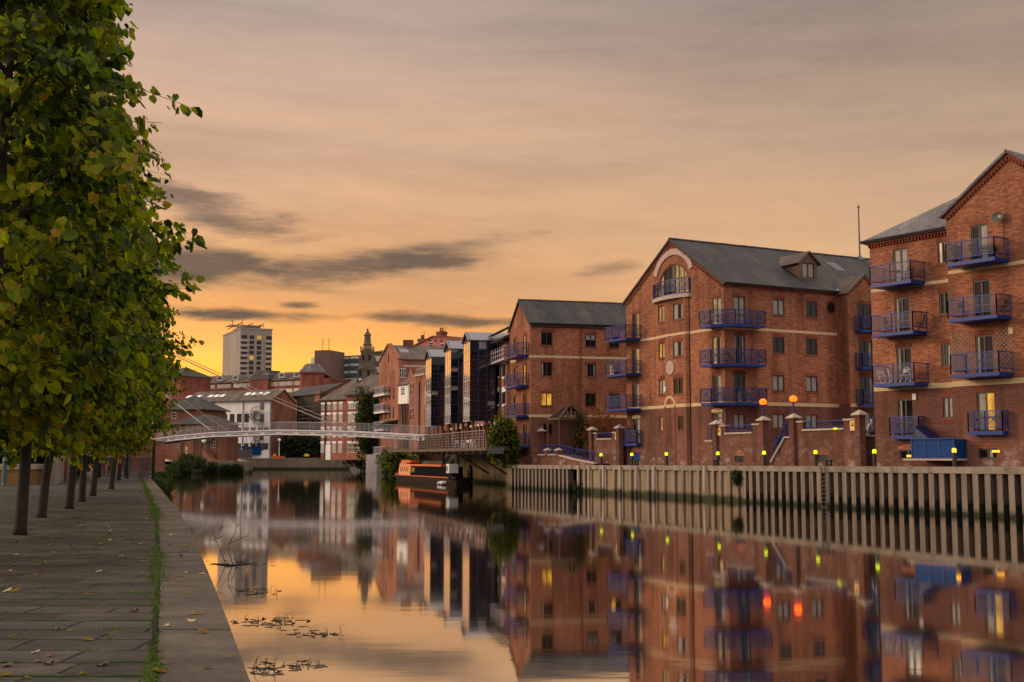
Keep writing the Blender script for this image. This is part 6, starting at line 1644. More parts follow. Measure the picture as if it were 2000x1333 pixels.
    m = MB(); X.box(m, -.3, X.L+.3, zt, zt+.35, -.3, .3); 
    for k in range(7): m.bar(X.P(X.L*k/6,zt+.3,0), X.P(X.L*k/6,zt+1.3,0), .1, .1)
    m.bar(X.P(0,zt+1.3,0), X.P(X.L,zt+1.3,0), .12, .1); m.build('parapet', M_CAP, N)
    for y in (757, 806):
        for f_ in (.35, .75):
            z1 = sd.hit(805, y-9)[1]; simple_window(sd, (sd.L*f_-.5, sd.L*f_+.5, z1-2.3, z1), N, sash=1)
    m = MB(); m.tube([X.P(X.L*.55,zt-1,.12), X.P(X.L*.55,2.5,.12)], .14, 6); m.build('downpipe', M_GUTTER, N)
M_AWN = plain('awning_green', (.10,.16,.12), .6); M_PIERG = plain('pier_grey', (.30,.28,.29), .8, c2=(.22,.2,.2), scale=.6)
old_warehouse()
# ---------------------------------------------------------------- far bank buildings
def shell(fac, depth, zb, zt, mat, par, name='wall', holes=()):
    """four walls behind a facade; returns plan function q(a, s, z)"""
    n = -fac.n; m = MB(); A = fac.A; Bq = fac.xy(fac.L)
    fac.sheet(m, [(0,zb),(fac.L,zb),(fac.L,zt),(0,zt)])
    for P_, R_ in ((A, A+n*depth), (Bq, Bq+n*depth), (A+n*depth, Bq+n*depth)):
        f = Fac(P_, R_); f.sheet(m, [(0,zb),(f.L,zb),(f.L,zt),(0,zt)])
    m.build(name, mat, par)
    return lambda a, s, z: fac.P(a, z, -s)
def wgrid(fac, par, cols, rows, w, h, **k):
    for z in rows:
        for a in cols: simple_window(fac, (a-w/2, a+w/2, z, z+h), par, **k)

def white_warehouse():
    zz = Z(300, 560, .3)
    C = PX(528, 290); u = V((-.9, .43)).normalized(); kx = CT*(358-1000)/F; t = (C.x-kx*C.y)/(kx*u.y-u.x)
    f = Fac(C, C+u*t); L = f.L; zt0 = f.hit(528, 782)[1]; ztL = zt0-.6; n = -f.n; D = 10
    B = thing('warehouse', 'long white rendered warehouse with black fire escape and rows of roof lights', 'warehouse', f.P(L/2, 2.6))
    zb = 2.5; zr = f.hit(553, 762)[1]-.5
    m = MB(); f.sheet(m, [(0,zb),(L*.93,zb),(L*.93,zt0),(0,zt0)]); m.build('wall', M_WHITE, B)
    m = MB(); f.sheet(m, [(L*.93,zb),(L,zb),(L,zt0),(L*.93,zt0)]); m.build('brick_end_bay', M_BRICK_BRN, B); m = MB()
    g = Fac(C, C+n*D); g.sheet(m, [(0,zb),(D,zb),(D,zt0-.5),(D*.5,zr+1.0),(0,zt0)])
    m.build('end_wall', M_BRICK_BRN, B); m = MB(); g2 = Fac(C+u*L, C+u*L+n*D); g2.sheet(m, [(0,zb),(D,zb),(D,zt0),(0,zt0)]); m.build('end_wall', M_BRICK_BRN, B)
    r = MB(); Rr = [f.P(-.3,zt0,.5), f.P(L+.3,zt0,.5), f.P(L+.3,zr+1,-D/2), f.P(-.3,zr+1,-D/2)]
    roof_slab(r, Rr, .2); roof_slab(r, [f.P(-.3,zt0-.6,-D-.3), f.P(L+.3,zt0-.6,-D-.3), f.P(L+.3,zr+1,-D/2), f.P(-.3,zr+1,-D/2)], .2)
    ro = r.build('roof', M_SLATE_BRN, B)
    for (u0, v0) in ((300,754),(377,752),(415,750),(453,748),(607,722),(648,720),(690,719),(730,717),(235,766)):
        a = f.hit(*zz(u0, v0), -2.6)[0]; s = MB(); d0, d1 = (1.6, 2.9) if u0 < 500 else (2.2, 3.6)
        k = lambda d: zt0+(zr+1-zt0)*(d+.5)/(D/2+.5)+.12
        s.face([f.P(a-.7,k(d0),-d0), f.P(a+.7,k(d0),-d0), f.P(a+.7,k(d1),-d1), f.P(a-.7,k(d1),-d1)]); s.build('roof_light', M_WHITE_P, ro)
    cs = [f.hit(*zz(x, 855))[0] for x in (372, 418, 464, 511, 558, 606, 650, 697, 735)]
    ys = [(828, 885), (915, 945), (960, 985), (1020, 1062)]
    for j, (v0, v1) in enumerate(((828,885),(917,968),(968,986),(1020,1062))):
        if j == 2: continue
        for i, a in enumerate(cs):
            if (j == 0 and i > 5) or (j == 3 and i in (0, 1)): continue
            z0, z1 = f.hit(*zz(600, v1))[1], f.hit(*zz(600, v0))[1]
            simple_window(f, (a-.75, a+.75, z0, z1), B, fm=M_FRAME, sash=2)
    a = f.hit(*zz(705, 900))[0]
    for v0, v1 in ((755,805),(830,895),(965,1000),(1020,1068)):
        z0, z1 = f.hit(*zz(705, v1))[1], f.hit(*zz(705, v0))[1]; d = MB(); f.box(d, a-.6, a+.6, z0, z1, -.05, .05); d.build('door', M_STEEL_D, B)
    e = MB(); P = lambda u_, v_, o: (lambda h: f.P(h[0], h[1], o))(f.hit(*zz(u_, v_), o))
    for (x0, y0, x1, y1) in ((690,810,650,812),(650,812,625,850),(625,850,660,895),(660,895,712,895),(660,895,690,898),(690,1000,650,1002),(640,965,665,1005),(665,1012,625,1055)):
        for o in (.3, 1.3): e.bar(P(x0,y0,o), P(x1,y1,o), .2, .12); e.bar(P(x0,y0,o)+V((0,0,1.1)), P(x1,y1,o)+V((0,0,1.1)), .1, .1)
        e.hexa([P(x0,y0,.3), P(x1,y1,.3), P(x1,y1,1.3), P(x0,y0,1.3)]+[q+V((0,0,.1)) for q in (P(x0,y0,.3), P(x1,y1,.3), P(x1,y1,1.3), P(x0,y0,1.3))])
    for x in (605, 660, 712): e.bar(P(x, 810, 1.2), P(x, 1065, 1.2), .1, .1)
    e.build('fire_escape', M_BLACK, B)
    d = MB()
    for x in (390, 583, 762): a = f.hit(*zz(x, 850))[0]; d.tube([f.P(max(a,.1),zt0,.1), f.P(max(a,.1),zb,.1)], .09, 6)
    d.tube([f.P(0,zt0-.1,.6), f.P(L,zt0-.1,.6)], .12, 6); d.build('downpipe', M_GUTTER, B)
white_warehouse()

def toll_house():
    f = Fac(PX(425, 232), PX(330, 236))
    B = thing('brick_house', 'hipped brick toll house with cream windows and steps by the footbridge', 'house', f.P(4, 2.2))
    zb = 2.1; ze = f.hit(390, 829)[1]; q = shell(f, 7, zb, ze, M_BRICK_BRN, B)
    L = f.L; zr = f.hit(388, 812)[1]; o = .7
    r = MB(); E = [q(-o,-o,ze), q(L+o,-o,ze), q(L+o,7+o,ze), q(-o,7+o,ze)]; t0, t1 = q(L*.45,3,zr+.4), q(L*.45,4.5,zr+.4)
    r.face([E[0],E[1],t0]); r.face([E[1],E[2],t1,t0]); r.face([E[2],E[3],t1]); r.face([E[3],E[0],t0,t1]); r.face(E); r.build('roof', M_SLATE, B)
    zz = Z(300, 560, .3)
    for (x0,y0,x1,y1) in ((155,905,172,945),(213,905,230,940),(155,1008,172,1050),(372,1005,405,1052),(320,900,345,935)): 
        simple_window(f, f.rect(*zz(x0,y0), *zz(x1,y1)), B, sash=2, fm=M_CAP)
    d = MB(); w = f.rect(*zz(207,1043), *zz(222,1095)); f.box(d, *w, -.02, .06); d.build('door', M_CAP, B)
    w = f.rect(*zz(330,1008), *zz(352,1060)); d = MB(); f.box(d, *w, -.02, .06); d.build('door', M_WOOD, B)
    p = MB(); z = f.hit(*zz(325,995))[1]; p.hexa([f.P(w[0]-1.5,z-.4,1.5), f.P(w[1]+1.5,z-.4,1.5), f.P(w[1]+1.5,z,0), f.P(w[0]-1.5,z,0), f.P(w[0]-1.5,z-.2,1.5), f.P(w[1]+1.5,z-.2,1.5), f.P(w[1]+1.5,z+.2,0), f.P(w[0]-1.5,z+.2,0)]); p.build('porch', M_SLATE, B)
    s = MB()
    for k in range(8): s.hexa([f.P(w[0]-.2-k*.32,zb,.1), f.P(w[0]+.12-k*.32,zb,.1), f.P(w[0]+.12-k*.32,zb,1.6), f.P(w[0]-.2-k*.32,zb,1.6)]+[v+V((0,0,(w[2]-zb)*(1-k/8))) for v in (f.P(w[0]-.2-k*.32,zb,.1), f.P(w[0]+.12-k*.32,zb,.1), f.P(w[0]+.12-k*.32,zb,1.6), f.P(w[0]-.2-k*.32,zb,1.6))])
    s.build('stair', M_BRICK_OLD, B)
    m = MB(); 
    for x in (315, 265, 185): a = f.hit(*zz(x, 1000))[0]; m.tube([f.P(a,ze,.1), f.P(a,zb,.1)], .08, 6)
    m.build('downpipe', M_GUTTER, B)
    # taller brick house behind with a shallow roof
    f2 = Fac(PX(392, 262), PX(315, 264)); ze2 = f2.hit(350, 800)[1]
    N = thing('brick_house', 'taller brick house with shallow grey roof peeping over the toll house', 'house', f2.P(4, 2.6))
    q = shell(f2, 12, 2.5, ze2, M_BRICK_BRN, N); r = MB(); L = f2.L
    roof_slab(r, [q(-.8,-.8,ze2), q(L+.8,-.8,ze2), q(L*.6,6,ze2+3.2), q(L*.45,6,ze2+3.2)], .2); roof_slab(r, [q(-.8,-.8,ze2), q(-.8,13,ze2), q(L*.45,6,ze2+3.2)], .2); r.build('roof', M_SLATE, N)
    simple_window(f2, f2.rect(336,806,344,818), N, sash=1)
toll_house()

def red_row():
    zz = Z(540, 620, .225)
    C = PX(681, 248); f = Fac(C, C+V((-.93, .37)).normalized()*(1)); 
    u = V((-.80, .60)).normalized(); kx = CT*(626-1000)/F; t = (C.x-kx*C.y)/(kx*u.y-u.x); f = Fac(C, C+u*t); L = f.L
    B = thing('mill_building', 'red brick mill with white lintels and a brown slate roof beside the willow', 'mill', f.P(L/2, 2.6))
    zb = 2.4; ze = f.hit(660, 781)[1]; D = 13; q = shell(f, D, zb, ze, M_BRICK_OLD, B)
    w2 = 7.0; g = Fac(f.xy(0, 1.0), f.xy(-w2, 1.0)); g.sheet
    m = MB(); g.sheet(m, [(0,zb),(w2,zb),(w2,ze+.8),(0,ze+.8)]); m.face([g.P(0,zb,0), g.P(0,ze+.8,0), g.P(0,ze+.8,-3), g.P(0,zb,-3)]); m.face([g.P(w2,zb,0), g.P(w2,ze+.8,0), g.P(w2,ze+.8,-14), g.P(w2,zb,-14)]); m.build('wing_wall', M_BRICK_OLD, B)
    r = MB(); zr = ze+4.6
    roof_slab(r, [q(-.2,-.6,ze), q(L+.4,-.6,ze), q(L-3,D/2,zr), q(-.2,D/2,zr)], .25); roof_slab(r, [q(L+.4,-.6,ze), q(L+.4,D+.6,ze), q(L-3,D/2,zr)], .25); roof_slab(r, [q(L+.4,D+.6,ze), q(-.2,D+.6,ze), q(-.2,D/2,zr), q(L-3,D/2,zr)], .25)
    roof_slab(r, [g.P(-.3,ze+.8,.6), g.P(w2+.4,ze+.8,.6), g.P(w2+.4,zr+.9,-D/2-1), g.P(-.3,zr+.9,-D/2-1)], .25)
    r.build('roof', M_SLATE_BRN, B)
    def rows(fc, us, par):
        for v0, v1 in ((752,802),(842,915),(965,1045),(1093,1175)):
            for u_ in us:
                a = fc.hit(*zz(u_, 860))[0]; z0, z1 = fc.hit(*zz(500, v1))[1], fc.hit(*zz(500, v0))[1]
                wo = simple_window(fc, (a-.52, a+.52, z0, z1), par, sash=3, mat=random.choice([M_CURT, M_CURTL, M_GLASS]))
                l = MB(); fc.box(l, a-.62, a+.62, z1, z1+.4, -.02, .05); l.build('lintel', M_WHITE_P, wo)
    rows(f, (404, 455, 505, 557), B); rows(g, (637, 671, 712), B)
    d = MB()
    for u_ in (425, 622): a = f.hit(*zz(u_, 900))[0]; d.tube([f.P(max(a,.1),ze,.12), f.P(max(a,.1),zb,.12)], .12, 6)
    d.build('downpipe', M_GUTTER, B)
    a = f.hit(*zz(447, 1150))[0]; d = MB(); f.box(d, a-.8, a+.8, zb, f.hit(*zz(447, 1105))[1], -.02, .06); d.build('door', M_WHITE_P, B)
M_CURTL = plain('blind_cream', (.48,.42,.32), .5)
red_row()

def scaffold_house():
    f = Fac(PX(625, 300), PX(552, 318)); L = f.L
    B = thing('derelict_house', 'dark derelict gabled building wrapped in scaffolding between white and red mills', 'building', f.P(L/2, 2.6))
    zt = f.hit(600, 772)[1]; q = shell(f, 12, 2.5, zt, M_DARKBR, B)
    g = Fac(PX(578, 305), PX(530, 318)); m = MB(); zg = g.hit(553, 763)[1]; ze = g.hit(576, 784)[1]; gl = g.L
    g.sheet(m, [(0,2.5),(gl,2.5),(gl,ze),(gl/2,zg),(0,ze)]); m.build('gable_wall', M_BRICK_BRN, B)
    r = MB(); roof_slab(r, [q(-.5,-.5,zt), q(L,-.5,zt), q(L,6,zt+3), q(-.5,6,zt+3)], .3); r.build('roof', M_SLATE, B)
    c = MB(); a = f.hit(621, 780)[0]; f.box(c, a-1.3, a+1.5, zt-2, f.hit(622, 767)[1]+.4, -3, .2); c.build('chimney', M_BRICK_OLD, B)
    S = thing('scaffolding', 'grid of steel scaffolding poles and boards on the derelict building', 'scaffolding', f.P(L*.4, 2.6))
    x0, x1 = 1.5, L*.72
    m = MB(); b = MB()
    for o in (.9, 2.4):
        for k in range(8): a = x0+(x1-x0)*k/7; m.tube([f.P(a,2.5,o), f.P(a,zt-2+random.uniform(-1,1.2),o)], .07, 5)
        for j in range(6): z = 4.4+j*2.1; m.tube([f.P(x0-.4,z,o), f.P(x1+.4,z,o)], .07, 5); m.tube([f.P(x0-.4,z+1,o), f.P(x1+.4,z+1,o)], .05, 5)
    for k in range(4): a = x0+(x1-x0)*k/4; m.tube([f.P(a,4+k*2,2.45), f.P(a+(x1-x0)/4,8+k*2,2.45)], .05, 5)
    for j in range(6): z = 4.35+j*2.1; f.box(b, x0, x1, z-.1, z, .9, 2.3)
    m.build('poles', M_STEEL_D, S); b.build('boards', M_WOOD, S)
M_DARKBR = plain('dark_soot_wall', (.06,.045,.035), .9, c2=(.03,.024,.02), scale=.5)
scaffold_house()

def hotel():
    f = Fac(PX(640, 400), PX(345, 440)); L = f.L
    zz = Z(300, 560, .3)
    B = thing('hotel_building', 'long red brick building with dark mansard roof and a row of white dormers', 'building', f.P(L/2, 2.6))
    ze = f.hit(500, 745)[1]; zr = f.hit(500, 731)[1]+.5; D = 14
    q = shell(f, D, 2.6, ze, M_BRICK_FAR, B)
    r = MB(); roof_slab(r, [q(L*.11,-.4,ze), q(L+.5,-.4,ze), q(L-1,4.5,zr), q(L*.12,4.5,zr)], .3); roof_slab(r, [q(L*.11,D,ze), q(L,D,ze), q(L-1,4.5,zr), q(L*.11,4.5,zr)], .3); roof_slab(r, [q(L+.5,-.4,ze), q(L+.5,D,ze), q(L-1,4.5,zr)], .3)
    ro = r.build('roof', M_SLATE_BRN, B)
    for u_ in (325, 432, 535, 733, 835, 932):
        a = f.hit(*zz(u_, 585))[0]; z0, z1 = ze+.6, zr-1.0; m = MB()
        f.box(m, a-1.5, a+1.5, z0, z1+.5, -4, .1); do = m.build('dormer', M_LEAD, ro); simple_window(f, (a-.8, a+.8, z0+.7, z1), do, fm=M_FRAME, o=.16, sash=1)
    # central pavilion
    a = f.hit(*zz(695, 600))[0]; m = MB(); f.box(m, a-5, a+4, 2.6, ze+.4, -8, 1.2); pv = m.build('pavilion', M_BRICK_FAR, B)
    m = MB(); m.hexa([f.P(a-5.3,ze+.4,1.5), f.P(a+4.3,ze+.4,1.5), f.P(a+4.3,ze+.4,-8), f.P(a-5.3,ze+.4,-8), f.P(a-3.5,zr+.7,-1), f.P(a+2.8,zr+.7,-1), f.P(a+2.8,zr+.7,-6), f.P(a-3.5,zr+.7,-6)]); m.build('pavilion_roof', M_SLATE, pv)
    for (v0, v1) in ((622,645),(667,690)):
        for u_ in (330,377,437,481,543,588,638,742,784,840,880,937,971):
            a = f.hit(*zz(u_, 640))[0]; k = f.hit(*zz(u_, v1+ (660-u_)*-.035*0))[1]; z1 = f.hit(*zz(650, v0+8))[1]; z0 = f.hit(*zz(650, v1+8))[1]
            simple_window(f, (a-1.7, a+1.7, z0, z1), B, mat=random.choice([M_CURT, M_CURTL, M_CURT]), sash=2)
    # round corner turret with a slate cap (right end)
    T = thing('corner_turret', 'red brick octagonal turret with a flat-topped slate roof', 'turret', V((*PX(607, 392), 2.6)))
    c = V((*PX(607, 392), 0)); zt = zat(731, 392); R = 4.1; z1 = zat(713, 392)+.0
    m = MB(); m.lathe(c, [(R,2.6),(R,zt),(R+.5,zt),(R+.5,zt+.5)], 8); m.build('wall', M_BRICK_FAR, T)
    m = MB(); m.lathe(c, [(R+.6,zt+.5),(R*.55,z1+.3),(R*.5,z1+.32)], 8); m.build('roof', M_SLATE_GRY, T)
    # gabled red house at the left end
    g = Fac(PX(348, 370), PX(296, 378)); G = thing('gabled_house', 'red brick house with a pointed dark roof left of the dormered building', 'house', g.P(4, 2.6))
    zt = g.hit(330, 736)[1]; q = shell(g, 12, 2.6, zt, M_BRICK_FAR, G); m = MB(); L = g.L
    zp_ = g.hit(330, 719)[1]; pk = q(L*.38,6,zp_+.6); E = [q(-.6,-.6,zt), q(L+.6,-.6,zt), q(L+.6,12.6,zt), q(-.6,12.6,zt)]
    for i in range(4): m.face([E[i], E[(i+1) % 4], pk])
    m.build('roof', M_SLATE, G)
    for y in (750, 767):
        for x in (334, 312): simple_window(g, g.rect(x-4, y-4, x+4, y+4), G, sash=2)
    h = Fac(PX(369, 420), PX(349, 424)); m = MB(); zt = h.hit(360, 737)[1]; H = thing('red_annexe', 'plain red brick annexe at the left end of the dormered building', 'building', h.P(4, 2.6))
    shell(h, 6, 2.6, zt, M_BRICK_FAR, H); m.hexa([h.P(-.3,zt,.3), h.P(h.L+.3,zt,.3), h.P(h.L+.3,zt,-6), h.P(-.3,zt,-6), h.P(1,zt+1.4,-2), h.P(h.L-1,zt+1.4,-2), h.P(h.L-1,zt+1.4,-4), h.P(1,zt+1.4,-4)]); m.build('roof', M_SLATE, H)
    for y in (755, 769): simple_window(h, h.rect(363.5, y-3, 368.5, y+3), H, sash=1)
hotel()

def tower_block():
    zz = Z(300, 560, .3)
    c = PX(464.5, 590); kR = CT*(526.5-1000)/F
    uR = V((.90, .436)).normalized(); t = (kR*c.y-c.x)/(uR.x-kR*uR.y); kL = CT*(430-1000)/F; uL = V((-.436, .90)); tL = (c.x-kL*c.y)/(kL*uL.y-uL.x)
    f = Fac(c, c+uR*t); g = Fac(c, c+uL*tL)
    B = thing('tower_block', 'pale concrete residential tower block with aerials on its flat roof', 'tower block', f.P(t/2, 2.6))
    zt = f.hit(470, 643)[1]; m = MB(); q = lambda a, s, z: (lambda p: V((p.x, p.y, z)))(c+uR*a+uL*s)
    m.hexa([q(0,0,2.6), q(t,0,2.6), q(t,tL,2.6), q(0,tL,2.6), q(0,0,zt), q(t,0,zt), q(t,tL,zt), q(0,tL,zt)]); m.build('wall', M_TOWER, B)
    zs = [zat(560+.3*v, 590) for v in (327+i*33.5 for i in range(14))]
    cap = MB(); cap.hexa([q(-.3,-.3,zt), q(t+.3,-.3,zt), q(t+.3,tL+.3,zt), q(-.3,tL+.3,zt), q(-.3,-.3,zt+.8), q(t+.3,-.3,zt+.8), q(t+.3,tL+.3,zt+.8), q(-.3,tL+.3,zt+.8)]); cap.build('parapet', M_TOWER, B)
    for i, z in enumerate(zs):
        for fr in (.12, .36, .59, .91):
            a = t*fr; wd = 3.0 if fr in (.12, .91) else 2.2
            lit = (i, fr) in ((0, .59), (4, .36))
            s = MB(); f.box(s, a-wd/2, a+wd/2, z-.9, z+.9, -.03, .06); s.build('window', M_LIT if lit else M_GLASS, B)
        s = MB(); s.prism([q(-.02,-.02,z-1.6), q(3.4,-.8,z-1.6), q(-.6,2.4,z-1.6)], (0,0,1.2)) if False else None
        for fr in (.28, .45):
            a = tL*fr; s = MB(); g.box(s, a-1.4, a+1.4, z-.9, z+.8, -.03, .06); s.build('window', M_CURT, B)
        bl = MB(); f.box(bl, .0, 4.3, z-2.3, z-1.05, .02, .5); bl.build('balcony', M_TOWER_L, B)
        bl = MB(); f.box(bl, t-3.4, t+.1, z-2.3, z-1.05, .02, .5); bl.build('balcony', M_TOWER_L, B)
    s = MB(); g.box(s, tL*.2, tL*.55, 3, zt-3, .01, .05); s.build('stair_panel', M_TOWER_D, B)
    p = MB(); p.hexa([q(t*.2,tL*.2,zt+.8), q(t*.75,tL*.2,zt+.8), q(t*.75,tL*.8,zt+.8), q(t*.2,tL*.8,zt+.8), q(t*.2,tL*.2,zt+3), q(t*.75,tL*.2,zt+3), q(t*.75,tL*.8,zt+3), q(t*.2,tL*.8,zt+3)]); ph = p.build('plant_room', M_STEEL_D, B)
    r = MB()
    for o in (-3.5, 3.5): r.bar(q(-2.5,tL*.5+o,zt+3.6), q(t*1.0,tL*.5+o,zt+3.9), .5, .5)
    for a in (t*.1, t*.45, t*.8): r.bar(q(a,tL*.1,zt+3.7), q(a,tL*.9,zt+3.7), .4, .4)
    for a in (t*.2, t*.75): r.bar(q(a,tL*.5,zt+2.5), q(a,tL*.5,zt+3.6), .5, .5)
    r.build('roof_frame', M_STEEL_D, B)
    for x in (471.5, 491.5): a = f.hit(x, 640)[0]; r = MB(); r.tube([q(a,tL*.5,zt+3), q(a,tL*.5,zat(614, 590))], [.28,.16], 6); r.build('aerial', M_STEEL_D, B)
M_TOWER = plain('tower_concrete', (.235,.205,.18), .8, c2=(.195,.17,.15), scale=.08); M_TOWER_L = plain('tower_balcony', (.28,.25,.225), .7); M_TOWER_D = plain('tower_panel', (.24,.19,.15), .8)
tower_block()

def glass_office():
    zz = Z(540, 620, .225)
    f = Fac(PX(700, 440), PX(641, 446)); L = f.L
    B = thing('office_block', 'flat glass-fronted office with pale green floor bands and a blank brown tower', 'office block', f.P(L/2, 2.6))
    zt = f.hit(660, 696)[1]; shell(f, 14, 2.6, zt, M_BRICK_FAR2, B)
    for i in range(4):
        z1 = f.hit(*zz(580, 345+i*62))[1]; zm = f.hit(*zz(580, 345+i*62+20))[1]; z0 = f.hit(*zz(580, 345+i*62+60))[1]
        for j in range(3):
            a0, a1 = L*(j+.08)/3, L*(j+.95)/3
            w = MB(); f.box(w, a0, a1, z0, zm, -.03, .08); wo = w.build('window', M_GLASSG, B)
            if (i, j) == (0, 1):
                l = MB(); f.box(l, a0+2, a1-2, zm-.9, zm-.5, .082, .1); l.build('lit_strip', M_LIT_REFL, wo)
            w = MB(); f.box(w, a0, a1, zm, z1, -.03, .12); w.build('floor_band', M_BAND, B)
    t = Fac(PX(641, 432), PX(611, 434)); m = MB(); t.box(m, 0, t.L, 2.6, t.hit(625, 684.5)[1], -12, 0); m.build('stair_tower', M_BRICK_FAR2, B)
    t2 = Fac(PX(611, 436), PX(604, 437)); m = MB(); t2.box(m, 0, t2.L, 2.6, t2.hit(606, 699)[1], -8, 0); m.build('side_block', M_BAND, B)
    m = MB(); zr = t.hit(625, 684.5)[1]
    for a in (2, 4.5): m.tube([t.P(a,zr,-3), t.P(a,zr+4.5,-3)], .12, 5)
    m.build('aerial', M_STEEL_D, B)
    f3 = Fac(PX(752, 450), PX(724, 450)); H = thing('office_block', 'grey office block half hidden behind the church tower', 'office block', f3.P(2, 2.6))
    zt = f3.hit(735, 688)[1]; shell(f3, 12, 2.6, zt, M_BRICK_FAR2, H); m = MB(); m.hexa([f3.P(-1,zt,.5), f3.P(f3.L,zt,.5), f3.P(f3.L,zt,-12), f3.P(-1,zt,-12), f3.P(-1,zt+1.5,-6), f3.P(f3.L-6,zt+1.5,-4), f3.P(f3.L-6,zt+1.5,-8), f3.P(-1,zt+1.5,-8)]); m.build('roof', M_SLATE_BRN, H)
    for i in range(4):
        z = zt-3.5-i*4.2; w = MB(); f3.box(w, .5, f3.L-1, z, z+2, -.02, .08); w.build('window', M_BAND, H)
M_BRICK_FAR2 = plain('brown_cladding', (.12,.07,.055), .8, c2=(.10,.06,.048), scale=.1); M_GLASSG = plain('office_glass_green', (.05,.075,.07), .1, spec=.8); M_BAND = plain('pale_green_band', (.36,.44,.40), .5)
glass_office()

def church():
    Y = 400; c = V((*PX(715, Y), 0)); zz = lambda v: zat(620+.225*v, Y)
    B = thing('church_tower', 'dark stone church tower with a clock and a tiered spire against the orange sky', 'church', V((c.x, c.y, 2.6)))
    w = 3.1; z1 = zz(462); z2 = zz(418); z3 = zz(305)
    m = MB(); m.box(c.x-w, c.x+w*.9, c.y-w, c.y+w, 2.6, z1); m.box(c.x-w-.2, c.x+w*.9+.2, c.y-w-.3, c.y+w+.3, z1, z1+.7)
    m.lathe(c, [(w*.9,z1+.7),(w*.85,z2),(w*.75,z2+.3)], 12); m.build('wall', M_CHURCH, B)
    m = MB(); b = 2.0; m.box(c.x-b, c.x+b, c.y-b, c.y+b, z2, z3); m.box(c.x-b-.2, c.x+b+.2, c.y-b-.2, c.y+b+.2, z3, z3+.5)
    for sx in (-1, 1):
        for sy in (-1, 1): m.lathe(V((c.x+sx*b, c.y+sy*b, z3)), [(.28,.3),(.15,1.2),(.28,1.4),(.05,2.2)], 8)
    m.build('belfry', M_CHURCH, B)
    m = MB(); zs = [z3+.5, zz(285), zz(250), zz(235), zz(225), zz(165), zz(158), zz(150), zz(125), zz(112), zz(105), zz(98)]
    rs = [1.6, 1.5, 1.35, 1.6, 1.2, 1.05, 1.35, 1.15, .4, .25, .45, .1]
    m.lathe(c, list(zip(rs, zs)), 10); m.build('spire', M_CHURCH, B)
    for k in range(3):
        s = MB(); x = c.x-.75+k*.75; s.box(x-.22, x+.22, c.y-1.65, c.y-1.2, zz(280), zz(252)); s.build('lantern_opening', M_SKYHOLE, B)
    for x, v0, v1, o in ((-1.1,378,335,b),(1.0,378,335,b),(-1.9,520,470,w),(.9,520,470,w)):
        s = MB(); s.box(c.x+x-.4, c.x+x+.4, c.y-o-.08, c.y-o+.05, zz(v0), zz(v1)); s.build('window', M_DARK, B)
    s = MB(); z = zz(553); vs = [V((c.x-1.95+.55*math.cos(t), c.y-w-.1, z+.75*math.sin(t))) for t in [2*math.pi*i/20 for i in range(20)]]; s.prism(vs, (0,.15,0)); s.build('clock_face', M_WHITE_P, B)
    s = MB(); p = V((c.x-1.95, c.y-w-.12, z)); s.bar(p, p+V((0,0,.6)), .08, .05); s.bar(p, p+V((.3,0,-.25)), .08, .05); s.build('clock_hands', M_BLACK, B)
M_CHURCH = plain('sooty_stone', (.115,.088,.066), .9, c2=(.07,.054,.042), scale=.35); M_SKYHOLE = plain('lantern_gap', (.30,.20,.10), .8)
church()

def pink_house():
    Y = 262; f = Fac(PX(884, Y), PX(800, Y+10)); L = f.L
    zz = Z(730, 640, .15)
    B = thing('pink_house', 'pink gabled house with tall chimneys rising behind the old warehouse roof', 'house', f.P(L/2, 2.6))
    m = MB(); pts = [f.hit(*zz(u, v)) for u, v in ((1010,270),(1010,180),(935,125),(770,125),(480,270))]
    f.sheet(m, [(p[0], p[1]) for p in pts]+[(pts[-1][0], 2.6), (pts[0][0], 2.6)]); m.build('wall', M_PINK, B)
    r = MB(); b = [(p[0], p[1]) for p in pts]
    for p, s in zip(b, b[1:]): r.hexa([f.P(p[0],p[1],.3), f.P(s[0],s[1],.3), f.P(s[0],s[1],-12), f.P(p[0],p[1],-12), f.P(p[0],p[1]+.3,.3), f.P(s[0],s[1]+.3,.3), f.P(s[0],s[1]+.3,-12), f.P(p[0],p[1]+.3,-12)])
    ro = r.build('roof', M_BRICK_FAR, B)
    for (u0, u1_, v0, v1) in ((555,612,140,215),(798,870,45,130)):
        a0, z0 = f.hit(*zz(u0, v1)); a1, z1 = f.hit(*zz(u1_, v0)); a0, a1 = min(a0,a1), max(a0,a1); m = MB(); f.box(m, a0, a1, z0-1, z1, -2.0, -.4); f.box(m, a0-.15, a1+.15, z1-.5, z1-.2, -2.1, -.3)
        for k in range(2): m.lathe(f.P(a0+(a1-a0)*(.3+.4*k), z1, -1.2), [(.22,0),(.18,.9)], 8)
        m.build('chimney', M_BRICK_BRN, ro)
    for u, v in ((728,172),(806,172),(878,172)): a, z = f.hit(*zz(u, v)); m = MB(); f.box(m, a-.25, a+.25, z-.25, z+.25, -.02, .04); m.build('vent', M_DARK, B)
    for u, v in ((745,225),(890,245)): a, z = f.hit(*zz(u, v)); simple_window(f, (a-.75, a+.75, z-.6, z+.6), B, sash=1)
    a, z = f.hit(*zz(615, 140)); m = MB(); m.tube([f.P(a,z-1,-1), f.P(a,z+1.6,-1)], .05, 5); m.tube([f.P(a-.8,z+1.5,-1), f.P(a+1.0,z+1.4,-1)], .04, 5); m.build('aerial', M_STEEL_D, B)
    a, z = f.hit(*zz(880, 60)); m = MB(); m.tube([f.P(a,z,-1), f.P(a-.6,z+1.0,-1)], .05, 5); m.tube([f.P(a-1.4,z+.7,-1), f.P(a+.2,z+1.5,-1)], .04, 5); m.build('aerial', M_STEEL_D, B)
